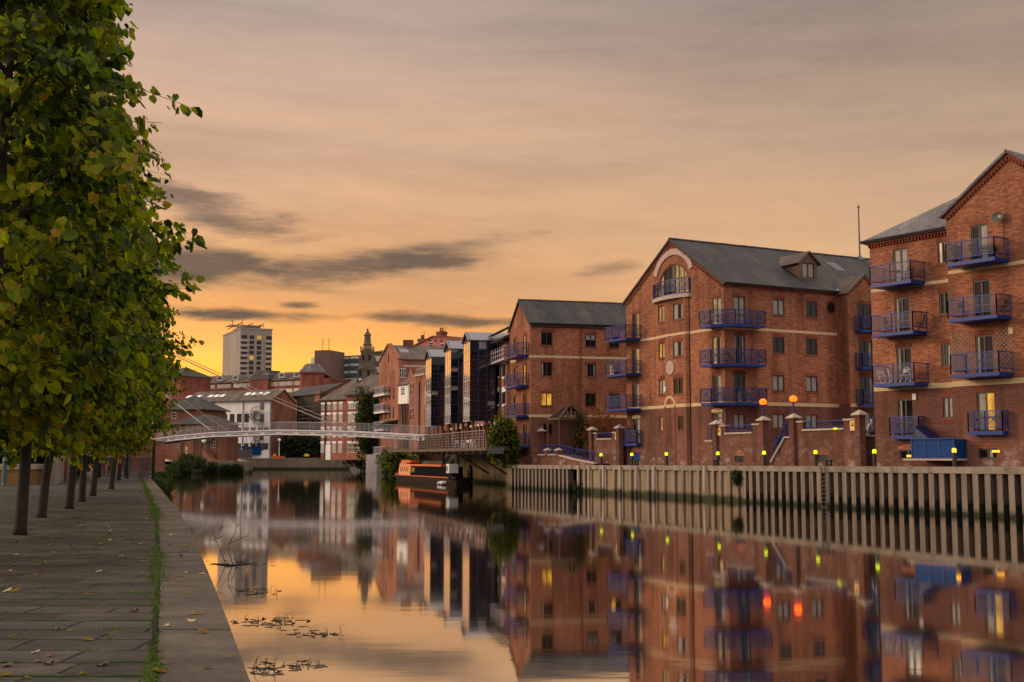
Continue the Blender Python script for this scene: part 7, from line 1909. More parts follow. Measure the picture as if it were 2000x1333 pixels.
M_PINK = plain('pink_render', (.33,.10,.085), .8, c2=(.28,.085,.07), scale=.4)
pink_house()

# quay furniture on the far bank
def globe_post(x, yb, yt, Y, label, mat):
    p = atY(x, yb, Y); h = zat(yt, Y)-p.z; b = thing('lamp_post', label, 'lamp post', p)
    m = MB(); m.tube([p, p+V((0,0,h-.5))], [.16,.1], 8); m.build('post', mat, b)
    m = MB(); m.lathe(p+V((0,0,h-.6)), [(.1,0),(.34,.15),(.4,.4),(.25,.7),(.05,.8)], 10); m.build('globe', M_WHITE_P, b)
M_LAMPG = plain('lamp_post_green', (.06,.09,.08), .5)
globe_post(397, 897, 859, 222, 'dark green lamp post with pale globe before the toll house', M_LAMPG)
globe_post(460, 894, 863, 285, 'slim lamp post with pale globe before the white warehouse', M_LAMPG)
globe_post(545, 893, 858, 290, 'thin white lamp post on the far quay right of the white warehouse', M_STEEL)
def far_bits():
    p = atY(494, 889, 292); s = thing('skip', 'blue waste skip standing before the white warehouse', 'skip', p)
    m = MB(); m.hexa([p+V(v) for v in ((-2.2,-.8,0),(2.2,-.8,0),(2.2,.8,0),(-2.2,.8,0),(-2.7,-.9,2),(2.7,-.9,2),(2.7,.9,2),(-2.7,.9,2))]); m.build('body', M_BLUE_D, s)
    m = MB(); m.bar(p+V((-2.7,-.9,2)), p+V((2.7,-.9,2)), .2, .2); m.build('rim', M_BLUE, s)
    a, c = atY(458, 893, 284), atY(490, 893, 283); r = thing('railing', 'long grey railing on the far quay before the white warehouse', 'railing', a)
    m = MB()
    for k in range(12): t = a+(c-a)*(k/11); m.bar(t, t+V((0,0,2.2)), .12, .12)
    for z in (1.1, 2.2): m.bar(a+V((0,0,z)), c+V((0,0,z)), .12, .1)
    m.build('bars', M_STEEL_D, r)
    a, c = atY(456, 883, 288), atY(492, 883, 287); m = MB(); m.prism([V((a.x,a.y,2.6)), V((c.x,c.y,2.6)), V((c.x,c.y,zat(879,288))), V((a.x,a.y,zat(879,288)))], (0,.4,0)); tag(m.build('low_wall', M_STEEL_D, loc=a), 'low grey wall behind the far quay railing', 'wall')
    p = atY(543, 894, 284); m = MB(); m.box(p.x-1.6, p.x+1.6, p.y-.4, p.y+.4, p.z-.3, p.z+.3); m.lathe(p+V((-.8,0,.3)), [(.5,0),(.3,.5),(.1,.6)], 8); tag(m.build('flower_planter', M_ORANGE, loc=p), 'small red planter at the foot of the thin white lamp post', 'planter')
    p = atY(599, 892, 292); m = MB(); m.lathe(p, [(.7,0),(.75,.3),(.6,.6),(.2,.7)], 9); tag(m.build('yellow_grit_bin', M_YEL, loc=p), 'small yellow bin on the far quay before the dark bushes', 'bin')
far_bits()
# ---------------------------------------------------------------- foliage
def leaf_pts(p, d, nrm, s, rnd):
    """two-lobed leaf folded along its rib: 8 points, two faces"""
    d = d.normalized(); t = d.cross(nrm)
    if t.length < 1e-3: t = V((1,0,0))
    t.normalize(); n = t.cross(d)
    b = p; tip = p+d*s; f = n*s*.13
    r1, r2, r3 = p-d*s*.08+t*s*.30-f, p+d*s*.34+t*s*.52-f, p+d*s*.70+t*s*.30-f*.6
    l1, l2, l3 = p-d*s*.08-t*s*.30-f, p+d*s*.34-t*s*.52-f, p+d*s*.70-t*s*.30-f*.6
    return [b, r1, r2, r3, tip, l3, l2, l1]
def add_leaf(mb, p, d, nrm, s, rnd, m):
    v = leaf_pts(p, d, nrm, s, rnd); mb.mesh(v, [(0,1,2,3,4),(0,4,5,6,7)], m)
def rv(rnd): 
    while True:
        v = V((rnd.uniform(-1,1), rnd.uniform(-1,1), rnd.uniform(-1,1)))
        if .05 < v.length < 1: return v
LM = [M_LEAF1, M_LEAF2, M_LEAF3, M_LEAF4]
def make_lime(seed, ntw=760, leaves=16):
    rnd = random.Random(seed)
    root = thing('lime_tree', 'x', 'tree', (0,0,0))
    lean = rnd.uniform(.10, .16); top = V((lean*4.2+rnd.uniform(-.15,.15), rnd.uniform(-.3,.3), 9.0))
    tr = MB(); zs = [0, .15, 1.0, 2.0, 3.4, 5.5, 7.5, 9.0]; rs = [.15, .115, .10, .095, .085, .065, .04, .015]
    axis = lambda z: V((lean*min(z, 3.0)+(top.x-lean*3.0)*max(0, z-3.0)/6.0+.04*math.sin(z*1.3+seed), top.y*z/9.0+.04*math.cos(z*1.1), z))
    tr.tube([axis(z) for z in zs], rs, 10); tr.build('trunk', M_BARK, root, smooth=True)
    prof = lambda z: max(.05, [0, 1.6, 2.5, 2.95, 3.1, 2.75, 2.1, 1.5, 1.0, .5][min(9, max(0, int(z-1.0)))]+([0, 1.6, 2.5, 2.95, 3.1, 2.75, 2.1, 1.5, 1.0, .5][min(9, max(0, int(z-1.0)+1))]-[0, 1.6, 2.5, 2.95, 3.1, 2.75, 2.1, 1.5, 1.0, .5][min(9, max(0, int(z-1.0)))])*((z-1.0) % 1))
    br = MB(); lf = MB(); limbs = []; pf0 = prof; prof = lambda z: pf0(z)*.62
    for k in range(30):
        z = 1.95+6.6*k/29+rnd.uniform(-.1,.1); ang = k*2.4+rnd.uniform(-.3,.3); r = prof(z+.6)*rnd.uniform(.75,1.0)
        s = axis(z); e = s+V((math.cos(ang)*r, math.sin(ang)*r, rnd.uniform(.1,.9))); mid = (s+e)/2+V((0,0,.2))
        br.tube([s, mid, e], [.035, .022, .008], 5); limbs.append((s, mid, e))
    for k in range(ntw+34):
        z = rnd.uniform(1.75, 9.7); ang = rnd.uniform(0, 2*math.pi); R = prof(z)
        spray = k >= ntw
        if spray: z = rnd.uniform(2.6, 7.2); R = prof(z)
        nl = leaves+8 if spray else leaves
        rr = R*(1.1 if spray else rnd.random()**.42)*(.86+.30*noise.noise(V((math.cos(ang)*1.7, math.sin(ang)*1.7, z*.9+seed*3))))
        out = V((math.cos(ang), math.sin(ang), 0)); p = axis(min(z, 9))*1.0; p = V((p.x+out.x*rr, p.y+out.y*rr, z))
        d = (out*rnd.uniform(.5,1.0)+V((rnd.uniform(-.5,.5), rnd.uniform(-.5,.5), rnd.uniform(-.45,.35)))).normalized(); L = rnd.uniform(.45,.95)*(1.35 if spray else 1)
        if spray: d = (out+V((0,0,rnd.uniform(-.35,.1)))).normalized()
        e = p+d*L; br.tube([p-d*.3, p, e], [.009,.007,.003], 3, cap=False)
        tone = noise.noise(V((p.x*.7+seed, p.y*.7, p.z*.7)))
        for i in range(nl):
            t = (i+rnd.random())/nl; q = p+d*L*t+rv(rnd)*.13
            dd = (d*.35+rv(rnd)*.75+V((0,0,-.75))).normalized(); nn = (out*.5+rv(rnd)*.8+V((0,0,.5))).normalized()
            x = rnd.random()+tone*.7
            m = 2 if x < .22 else (0 if x < .58 else (1 if x < .965 else (3 if rnd.random() < .5 else 1)))
            add_leaf(lf, q, dd, nn, rnd.uniform(.07,.185), rnd, m)
    br.build('branches', M_BARK, root); lf.build('crown', LM, root)
    return root
def bush(name, label, cat, p, size, n, leaf, mats, seed, group=None, stems=True, droop=.4, shape=None, probs=(.45,.8)):
    rnd = random.Random(seed); root = thing(name, label, cat, p, group); p = V(p)
    lf = MB(); st = MB(); sx, sy, sz = size
    lob = [(V((rnd.uniform(-.55,.55)*sx, rnd.uniform(-.55,.55)*sy, sz*(.25+.55*rnd.random()))), rnd.uniform(.38,.62)) for _ in range(9)]
    for k in range(n):
        c, r = rnd.choice(lob); v = rv(rnd).normalized()*(rnd.random()**.35)
        q = V((c.x+v.x*sx*r, c.y+v.y*sy*r, max(.05, c.z+v.z*sz*r*.85)))
        out = V((q.x/sx, q.y/sy, (q.z-sz*.4)/sz)).normalized() if q.length > .01 else V((0,0,1))
        tone = noise.noise(q*.9/max(.4, sx*.5)+V((seed*1.7,0,0)))
        for j in range(3):
            qq = p+q+rv(rnd)*leaf*1.6; dd = (out*.5+rv(rnd)*.8+V((0,0,-droop))).normalized(); nn = (out+rv(rnd)*.7+V((0,0,.4))).normalized(); x = rnd.random()+tone*.5
            add_leaf(lf, qq, dd, nn, leaf*rnd.uniform(.7,1.3), rnd, 0 if x < probs[0] else (1 if x < probs[1] else 2))
    if stems:
        for c, r in lob: st.tube([p+V((rnd.uniform(-.15,.15)*sx, rnd.uniform(-.15,.15)*sy, -.05)), p+V((c.x*.5, c.y*.5, c.z*.5)), p+c], [max(.02,.05*leaf/.2), .03*leaf/.2, .01*leaf/.2], 5)
        st.build('stems', M_BARK, root)
    lf.build('foliage', mats, root)
    return root

# row of limes along the path
bases = [(None, 15.6, -6.95)]+[tuple(atZ(x, y, ZL)) for x, y in ((31,1049),(80,1015),(130,997),(157,983),(178,971),(217,957),(230,939))]
bases[0] = (-7.3, 15.6, ZL)
b8 = atZ(221, 950, ZL)
protos = [make_lime(3), make_lime(8)]
labs = ['lime tree filling the top left corner, its trunk out of view, nearest of the row',
        'first lime tree of the row with its whole trunk in view, the thickest leaning trunk',
        'second lime tree from the near end with a straight dark trunk beside the buff planter',
        'third lime tree trunk in the row, just in front of the concrete pillar edge',
        'fourth lime tree trunk in the row, right of the concrete pillar',
        'fifth lime tree trunk in the row, left of the person in the dark suit',
        'sixth lime tree trunk in the row, between the two dark-coated people',
        'thin lime trunk nearest the black gate at the far end of the row']
rr = random.Random(5)
for i, (b, l) in enumerate(zip(bases, labs)):
    k = i % 2; rot = (.3, -.2, .5, .1, -.4, .25, .35, .0)[i]
    sc = (1.0, 1.0, .95, 1.0, .98, 1.0, 1.0, 1.0)[i]
    if i < 2:
        t = protos[k]; t.location = b; t.rotation_euler = (0, 0, rot); t.scale = (sc,)*3; t['label'] = l; t['group'] = 'lime trees in a row along the path'
    else: dup(protos[k], b, rot+2.1*(i//2 % 2) if False else rot, l, 'lime trees in a row along the path', sc)
pit = MB()
for b in list(bases)[1:]:
    pit.mesh([(b[0]-.42,b[1]-.42,ZL-.006),(b[0]+.42,b[1]-.42,ZL-.006),(b[0]+.42,b[1]+.42,ZL-.006),(b[0]-.42,b[1]+.42,ZL-.006),(b[0],b[1],ZL+.05)], [(0,1,4),(1,2,4),(2,3,4),(3,0,4)])
tag(pit.build('soil', M_GROUND), kind='stuff')
# second, hidden row of limes farther from the river that fills the canopy on the left
for i, (x, y) in enumerate(((-13.5,23),(-16,31),(-19.2,40),(-22.5,50),(-27,62))):
    if i in (0, 1): continue
    dup(protos[(i+1) % 2], (x-2.5, y, ZL), 1.2+i*.9, 'lime tree behind the front row, its trunk hidden by the nearer trunks', 'lime trees of the rear row')

# planting on the banks
BM = [M_LEAF_B, M_LEAF2, M_LEAF_BD]
p = atY(975, 906, 116); bush('river_shrub', 'tall green shrub spilling over the dark river wall left of the narrow gabled block', 'shrub', V((-.75, 114.2, 2.0)), (1.7,1.4,4.9), 1700, .2, BM, 2)
p = atY(722, 862, 243); bush('willow', 'round green willow against the old warehouse beyond the footbridge', 'willow', V((p.x, p.y, 2.5)), (3.2,3.0,13.5), 2200, .42, [M_LEAF_B, M_LEAF_B, M_LEAF_BD], 4)
p = atY(716, 910, 255); bush('bank_ivy', 'dense dark green bushes on the bank at the foot of the willow', 'bushes', V((p.x+.6, p.y-3, .4)), (5.0,3.0,6.5), 2200, .38, [M_LEAF_BD, M_LEAF_B, M_LEAF_BD], 6)
p = atY(780, 925, 190); bush('bank_shrub', 'low green shrub on the bank behind the orange narrowboat', 'shrub', V((p.x-1, p.y, .3)), (2.0,2.0,3.2), 700, .3, BM, 7)
p = atY(795, 900, 175); bush('bank_shrub', 'green plants under the terrace between warehouse and dark river wall', 'shrub', V((p.x, p.y, 1.4)), (4.0,2.5,2.6), 800, .3, BM, 8)
for i, (x, w, h) in enumerate(((562,2.4,4.6),(584,3.0,5.4),(607,3.0,5.2),(626,2.4,4.4))):
    p = atY(x, 891, 294); bush('dark_bush', ('dark bush at the right corner of the white warehouse','largest dark bush under the bridge before the scaffolding','dark bush under the bridge left of the red mill, behind the yellow bin','dark bush touching the left corner of the red mill')[i], 'bush', V((p.x, p.y, 2.6)), (w,2.5,h), 600, .5, [M_LEAF_BD, M_LEAF_BD, M_LEAF_B], 20+i, 'dark bushes on the far quay')
p = atY(375, 905, 212); bush('bank_bush', 'grey green bush hanging over the inlet wall below the toll house', 'bush', V((p.x, p.y, 1.0)), (2.5,2.0,2.5), 800, .26, [M_LEAF_B, M_LEAF_B, M_LEAF_BD], 31)
p = atY(352, 915, 200); bush('wall_ivy', 'ivy mass draped at the end of the left quay below the bush', 'ivy', V((p.x+.3, p.y, .1)), (2.0,2.0,2.0), 600, .3, [M_LEAF_BD, M_LEAF_B, M_LEAF_BD], 32)
for i, (x, y, Y, s) in enumerate(((305,930,95,1.0),(322,922,135,1.4),(338,918,170,1.6))):
    X = edgeX(Y); bush('wall_ivy', ('ivy on the quay wall just beyond the black gate','ivy patch midway along the left quay wall beyond the gate','ivy patch farthest along the left quay wall beyond the gate')[i], 'ivy', V((X+.1, Y, .15)), (.5+s*.3,s*6,1.2+s*.1), 700, .2, [M_LEAF_B, M_LEAF_BD, M_LEAF_B], 40+i, 'ivy patches on the left quay wall')
for i, (x, Y, w, h) in enumerate(((440,216.5,1.5,.9),(465,216.5,1.2,.8),(405,216.5,2.2,1.2))):
    p = PX(x, Y); bush('wall_ivy', ('ivy hanging on the inlet wall, middle clump','ivy hanging on the inlet wall at its right corner','ivy hanging on the inlet wall beside the grey green bush')[i], 'ivy', V((p.x, p.y-.3, .5)), (w,.4,h*1.2), 170, .25, [M_LEAF_BD, M_LEAF_B, M_LEAF_BD], 50+i, 'ivy clumps on the inlet wall')
p = onQ(1139, 6.0); bush('climbing_ivy', 'dark ivy climbing the right side of the pergola', 'ivy', V((p.x, p.y, 3.2)), (1.1,1.0,3.7), 900, .13, [M_LEAF_BD, M_LEAF_B, M_LEAF_BD], 60)
p = onQ(1178, 4.4); bush('rust_shrub', 'rust leaved spreading shrub behind the garden wall between pergola and balconies', 'shrub', V((p.x, p.y, 2.4)), (2.7,1.5,5.3), 620, .14, [M_LEAF_R, M_LEAF_B, M_LEAF_R], 61, droop=.2, probs=(.5,.85))
p = onQ(1036, 4.2); bush('balcony_shrub', 'pale green straggly shrub left of the grey capped pillars', 'shrub', V((p.x, p.y, 3.2)), (.8,.8,2.4), 260, .13, BM, 62)
p = onQ(1180, 4.0); bush('hedge_plant', 'low green planting behind the garden wall rail under the rust shrub', 'planting', V((p.x, p.y, 3.3)), (1.7,.5,1.6), 350, .13, [M_LEAF_B, M_LEAF_B, M_LEAF_BD], 63)
t = tQ(1443); q = qpt(t, .1, 0); bush('wall_fern', 'green plant growing from the quay wall where flat panels meet ribs', 'plant', V((q.x, q.y, 1.15)), (.35,.3,.95), 130, .12, [M_LEAF_BD, M_LEAF_B, M_LEAF_BD], 64, stems=False)
t = tQ(1131); q = qpt(t, .1, 0); bush('wall_weed', 'weeds at the waterline at the corner of the ribbed quay wall', 'plant', V((q.x, q.y, -.05)), (.5,.3,1.0), 150, .13, [M_LEAF_BD, M_LEAF_B, M_LEAF_BD], 65, stems=False)
for i, (x, Y) in enumerate(((40,76),(78,74),(104,80),(-5,72),(15,88),(62,90),(95,94))):
    p = PX(x, Y); bush('hedge_bush', ('dark bush behind the planter left of the first trunk','dark bush behind the planter right of the second trunk','dark bush against the concrete shelter','dark bush at the left edge behind the teal lamp post','tall dark bush behind the teal lamp post','tall dark bush above the planter','tall dark bush beside the concrete shelter')[i], 'bush', V((p.x, p.y, ZL)), (3.2,2.2,4.2 if i < 4 else 8.5), 900, .3, [M_LEAF_BD, M_LEAF_BD, M_LEAF_B], 70+i, 'dark bushes behind the planter')

# ---------------------------------------------------------------- left bank furniture
def left_bits():
    # buff brick planter wall with stone cap
    A, Bp = atZ(105, 945, ZL), atZ(-60, 949, ZL); f = Fac(A.to_2d(), Bp.to_2d())
    P = thing('planter_wall', 'buff brick planter wall with a thick pale stone cap behind the lime trunks', 'planter', A)
    h = zat(922, A.y)-ZL; zt = f.hit(80, 907)[1]; zc = f.hit(80, 917)[1]
    m = MB(); f.box(m, 0, f.L, ZL-.1, zc, -1.5, 0); m.build('wall', M_BRICK_YEL, P)
    for k in range(5):
        m = MB(); f.box(m, f.L*k/5+.01, f.L*(k+1)/5-.01, zc+.001, zt, -1.6, .1); m.build('cap_stone', M_CAP, P)
    # concrete shelter
    A2, B2 = atZ(136, 943, ZL), atZ(106, 946, ZL); g = Fac(A2.to_2d(), B2.to_2d())
    S = thing('shelter', 'pale concrete slab wall and dark covered shelter behind the second and third trunks', 'shelter', A2)
    m = MB(); zt = g.hit(120, 836)[1]; s0 = A2.to_2d(); s1 = PX(143, A2.y+12)
    h2 = Fac(B2.to_2d(), s1); h2.box(m, 0, h2.L, ZL-.1, zt, -.4, 0); m.build('slab', M_COPE, S)
    m = MB(); q0 = PX(107, A2.y+2); q1 = PX(40, A2.y+2); k = Fac(q0, q1); k.box(m, 0, k.L, zt-.5, zt-.2, -2, 0); m.build('roof', M_STEEL_D, S)
    m = MB(); k.box(m, 0, k.L*.45, ZL-.1, zt-.5, -2, -1.7); m.build('back_wall', M_BRICK_BRN, S)
    # teal lamp post
    p = atZ(8, 949.5, ZL); L = thing('lamp_post', 'teal painted lamp post in front of the buff planter at the left edge', 'lamp post', p)
    m = MB(); m.lathe(p, [(.13,0),(.13,.05),(.11,.1),(.11,1.15),(.13,1.2),(.07,1.4)], 10); m.build('base', M_TEAL, L)
    m = MB(); m.tube([p+V((0,0,1.35)), p+V((0,0,4.6))], [.055,.045], 8); m.build('post', M_TEAL, L)
    m = MB(); m.lathe(p+V((0,0,4.6)), [(.08,0),(.25,.12),(.28,.4),(.12,.55)], 10); m.build('lantern', M_LAMPHEAD, L)
    # gate
    pts = [(146,934),(194,933.5),(248,935),(299,937)]; W = [atZ(x, y, ZL) for x, y in pts]
    G = thing('gate_fence', 'tall black metal gate frame with thin vertical bars across the path', 'gate', W[1])
    for q in W:
        m = MB(); m.bar(q, V((q.x, q.y, zat(860, q.y))), .16, .16); m.build('post', M_BLACK, G)
    for i, (a, b) in enumerate(zip(W, W[1:])):
        m = MB(); n = int((b-a).length/.13)
        zt = 2.3 if i < 1 else 1.35
        if i == 0: continue
        for k in range(n): t = a+(b-a)*(k/n); m.bar(t+V((0,0,.1)), t+V((0,0,(1.25 if i == 1 else 1.3))), .022, .022)
        for z in (.1, 1.28): m.bar(a+V((0,0,z)), b+V((0,0,z)), .045, .05)
        m.bar(V((a.x,a.y,zat(866,a.y))), V((b.x,b.y,zat(866,b.y))), .08, .08)
        m.build('bar_panel', M_STEEL_D, G)
    m = MB(); m.bar(V((W[0].x,W[0].y,zat(866,W[0].y))), V((W[1].x,W[1].y,zat(866,W[1].y))), .08, .08); m.build('head_rail', M_BLACK, G)
    a = atZ(270, 939, ZL); b = atZ(289, 939, ZL); H = thing('open_gate', 'short barred gate leaf standing open beside the quay end', 'gate', a)
    m = MB()
    for k in range(7): t = a+(b-a)*(k/6); m.bar(t, t+V((0,0,1.9)), .03, .03)
    for z in (.9, 1.85): m.bar(a+V((0,0,z)), b+V((0,0,z)), .05, .05)
    m.build('leaf', M_STEEL_D, H)
    # brown brick buildings behind the gate
    f = Fac(PX(318, 150), PX(240, 146)); B1 = thing('brick_gatehouse', 'brown brick building with a pale band seen through the gate bars', 'building', f.P(3, 1.6)); q = shell(f, 10, 1.5, f.hit(280, 862)[1], M_BRICK_BRN, B1)
    m = MB(); f.box(m, f.L*.3, f.L*.75, f.hit(280, 891)[1], f.hit(280, 888)[1], -.02, .1); m.build('band', M_CAP, B1)
    w = f.rect(255, 868, 268, 886); simple_window(f, w, B1, sash=2)
    f2 = Fac(PX(236, 118), PX(150, 121)); B2_ = thing('brick_wall', 'warm brown brick wall behind the people beyond the gate', 'wall', f2.P(3, 1.6)); shell(f2, 6, 1.5, f2.hit(190, 862)[1], M_BRICK_OLD, B2_)
    m = MB(); f2.box(m, -.1, f2.L+.1, f2.hit(190, 862)[1]+.002, f2.hit(190, 859)[1]+.1, -6.1, .1); m.build('coping', M_CAP, B2_)
    f3 = Fac(PX(362, 226), PX(300, 200)); 
    f4 = Fac(PX(316, 190), PX(306, 190)); B3 = thing('brick_gate_pier', 'slim brick pier at the far end of the left quay', 'pier', f4.P(.4, 1.6)); m = MB(); f4.box(m, 0, f4.L, 1.5, f4.hit(311, 862)[1], -1, 0); m.build('shaft', M_BRICK_BRN, B3); m = MB(); f4.box(m, -.1, f4.L+.1, f4.hit(311, 862)[1]+.002, f4.hit(311, 862)[1]+.25, -1.1, .1); m.build('cap', M_CAP, B3)
    p = atZ(305.5, 918, ZL); m = MB(); m.lathe(p, [(.3,0),(.2,.05),(.18,.5),(.3,.55),(.28,.7)], 10); tag(m.build('mooring_post', M_BLACK, loc=p), 'black mooring post on the left quay just beyond the gate', 'mooring post')
M_TEAL = plain('paint_teal', (.055,.105,.12), .5); M_LAMPHEAD = plain('lantern_pale', (.5,.5,.48), .4)
left_bits()

# ---------------------------------------------------------------- people
def skin_obj(name, J, E, mat, par, sub=1, loc=None):
    """J: list of (point, (rx, ry)), E: edges; grown with a skin modifier as one surface"""
    me = bpy.data.meshes.new(name); o0 = org(par)
    me.from_pydata([tuple(V(p)-o0) for p, r in J], E, []); me.materials.append(mat)
    o = bpy.data.objects.new(name, me); COL.objects.link(o); o.parent = par; ORG[o.name] = o0.copy()
    md = o.modifiers.new('skin', 'SKIN'); md.use_smooth_shade = True
    sv = me.skin_vertices[0].data if me.skin_vertices else None
    if sv is None:
        bm = bmesh.new(); bm.from_mesh(me); bm.verts.layers.skin.verify(); bm.to_mesh(me); bm.free(); sv = me.skin_vertices[0].data
    for v, (p, r) in zip(sv, J): v.radius = r if hasattr(r, '__len__') else (r, r)
    for v in sv: v.use_root = False
    sv[0].use_root = True
    if sub: s = o.modifiers.new('smooth', 'SUBSURF'); s.levels = sub; s.render_levels = sub
    return o
def person(loc, face, H, label, top, legs, hair, stride=.22, arm=.25, skin=None, longcoat=False):
    """face: heading angle; built standing or walking, one body surface with clothes over it"""
    k = H/1.75; loc = V(loc); t = thing('person', label, 'person', loc)
    cf, sf = math.cos(face), math.sin(face)
    def P(x, y, z): return loc+V((x*cf-y*sf, x*sf+y*cf, z))*k       # x to the right side, y forwards
    skin = skin or M_SKIN
    hip = .09
    J = [(P(0,0,.98), (.12,.10))]; E = []
    def add(i, p, r): J.append((p, r)); E.append((i, len(J)-1)); return len(J)-1
    sp = add(0, P(0,.01,1.18), (.13,.09)); ch = add(sp, P(0,.0,1.36), (.155,.10)); nk = add(ch, P(0,-.01,1.49), (.055,.055)); hd = add(nk, P(0,.01,1.57), (.065,.075)); h2 = add(hd, P(0,.02,1.64), (.078,.092)); h3 = add(h2, P(0,.01,1.72), (.055,.065))
    add(h2, P(0,.115,1.615), (.014,.018))       # nose
    hands = []
    for s in (-1, 1):
        y = s*stride
        a = add(0, P(s*hip,.0,.90), (.085,.085)); b = add(a, P(s*hip,y*.45+.03,.50), (.058,.058)); c = add(b, P(s*hip,y*.8 - (.06 if y < 0 else 0),.10+(.05 if y < 0 else 0)), (.04,.042)); add(c, P(s*hip,y*.8+.14,.035+(.03 if y < 0 else 0)), (.04,.03))
        sh = add(ch, P(s*.19,0,1.41), (.06,.06)); el = add(sh, P(s*.24,-s*arm*.25,1.13), (.043,.043)); wr = add(el, P(s*.25,-s*arm*.6+.04,.89), (.028,.03)); pm = add(wr, P(s*.25,-s*arm*.7+.06,.81), (.018,.04))
        for f_, (dy, L) in enumerate(((.03,.075),(.012,.085),(-.008,.08),(-.028,.062))): 
            q = add(pm, P(s*.25,-s*arm*.7+.06+dy,.76), (.008,.008)); add(q, P(s*.243,-s*arm*.7+.07+dy,.76-L*.55), (.007,.007))
        th = add(pm, P(s*.235,-s*arm*.7+.115,.79), (.009,.009)); add(th, P(s*.23,-s*arm*.7+.135,.755), (.008,.008))
    skin_obj('body', J, E, skin, t)
    # jacket
    J = [(P(0,.0,1.00 if not longcoat else .72), (.165,.125) if not longcoat else (.19,.14))]; E = []
    sp = add(0, P(0,.01,1.18), (.16,.115)); ch = add(sp, P(0,.0,1.36), (.18,.12)); add(ch, P(0,-.01,1.46), (.085,.075))
    for s in (-1, 1):
        sh = add(ch, P(s*.195,0,1.41), (.078,.078)); el = add(sh, P(s*.245,-s*arm*.25,1.13), (.06,.06)); add(el, P(s*.255,-s*arm*.58+.04,.90), (.046,.046))
    skin_obj('jacket', J, E, top, t)
    J = [(P(0,.0,.99), (.145,.115))]; E = []
    for s in (-1, 1):
        y = s*stride
        a = add(0, P(s*hip,.0,.86), (.10,.10)); b = add(a, P(s*hip,y*.45+.03,.50), (.075,.075)); add(b, P(s*hip,y*.8-(.06 if y < 0 else 0),.08+(.05 if y < 0 else 0)), (.058,.058))
    skin_obj('trousers', J, E, legs, t)
    for s in (-1, 1):
        y = s*stride; m = MB(); c = P(s*hip,y*.8+.07,.045+(.04 if y < 0 else 0)); J = [(c-(P(0,.09,0)-P(0,0,0)), .045*k), (c, .05*k), (c+(P(0,.10,0)-P(0,0,0)), .038*k)]; skin_obj('shoe', J, [(0,1),(1,2)], M_BLACK, t)
    J = [(P(0,-.015,1.73), (.085,.095)), (P(0,-.035,1.66), (.088,.08)), (P(0,-.05,1.58), (.07,.05))]
    skin_obj('hair', J, [(0,1),(1,2)], hair, t)
    return t
M_SKIN = plain('skin', (.42,.24,.17), .6); M_SUIT = plain('cloth_navy', (.016,.018,.035), .8); M_JEAN = plain('cloth_denim', (.03,.05,.11), .8); M_COATB = plain('cloth_black', (.012,.011,.012), .8); M_COATM = plain('cloth_maroon_black', (.03,.014,.016), .8)
M_HAIRD = plain('hair_dark', (.02,.014,.01), .6); M_HAIRW = plain('hair_white', (.6,.58,.55), .6); M_TSHIRT = plain('cloth_pale_grey', (.55,.55,.58), .7); M_PINKB = plain('bag_pink', (.5,.07,.10), .5)
pA = atZ(200, 929, ZL); person(pA, 0.0, 1.80, 'person in a dark navy suit seen from behind, standing beyond the gate', M_SUIT, M_SUIT, M_HAIRD, stride=.06)
pB = atZ(213.5, 930, ZL); person(pB, 0.2, 1.66, 'white haired person in a long dark coat half hidden by the sixth trunk', M_SUIT, M_COATB, M_HAIRW, stride=.05, longcoat=True)
pC = atZ(246.5, 934.5, ZL); pc = person(pC, .15, 1.72, 'person in a black jacket and blue jeans walking by the gate with pink bag', M_COATM, M_JEAN, M_HAIRD, stride=.16)
m = MB(); q = pC+V((-.29, -.05, .78)); m.box(q.x-.09, q.x+.09, q.y-.06, q.y+.06, q.z-.15, q.z+.12); m.bar(q+V((0,0,.1)), q+V((.03,0,.28)), .02, .02); tag(m.build('handbag', M_PINKB, loc=q), 'small pink bag held by the person in jeans by the gate', 'bag')
pD = atY(532, 838.5, 174); person(pD, 1.4, 1.72, 'person in dark clothes crossing the pale footbridge', M_COATB, M_COATB, M_HAIRD, stride=.18)
fw = qline(OFF+1.9); a_, z_ = fw.hit(1703.5, 866); pE = fw.P(a_, zat(872, fw.P(a_,0).y)); person(pE, -2.6, 1.70, 'person in a pale grey top standing behind the blue rail left of the right block', M_TSHIRT, M_COATB, M_HAIRW, stride=.03)
m = MB(); m.box(pE.x-1.0, pE.x+1.0, pE.y-.8, pE.y+1.0, pE.z-.2, pE.z-.01); tag(m.build('landing_slab', M_CAP, loc=pE), 'concrete landing slab under the person in the pale grey top', 'landing')
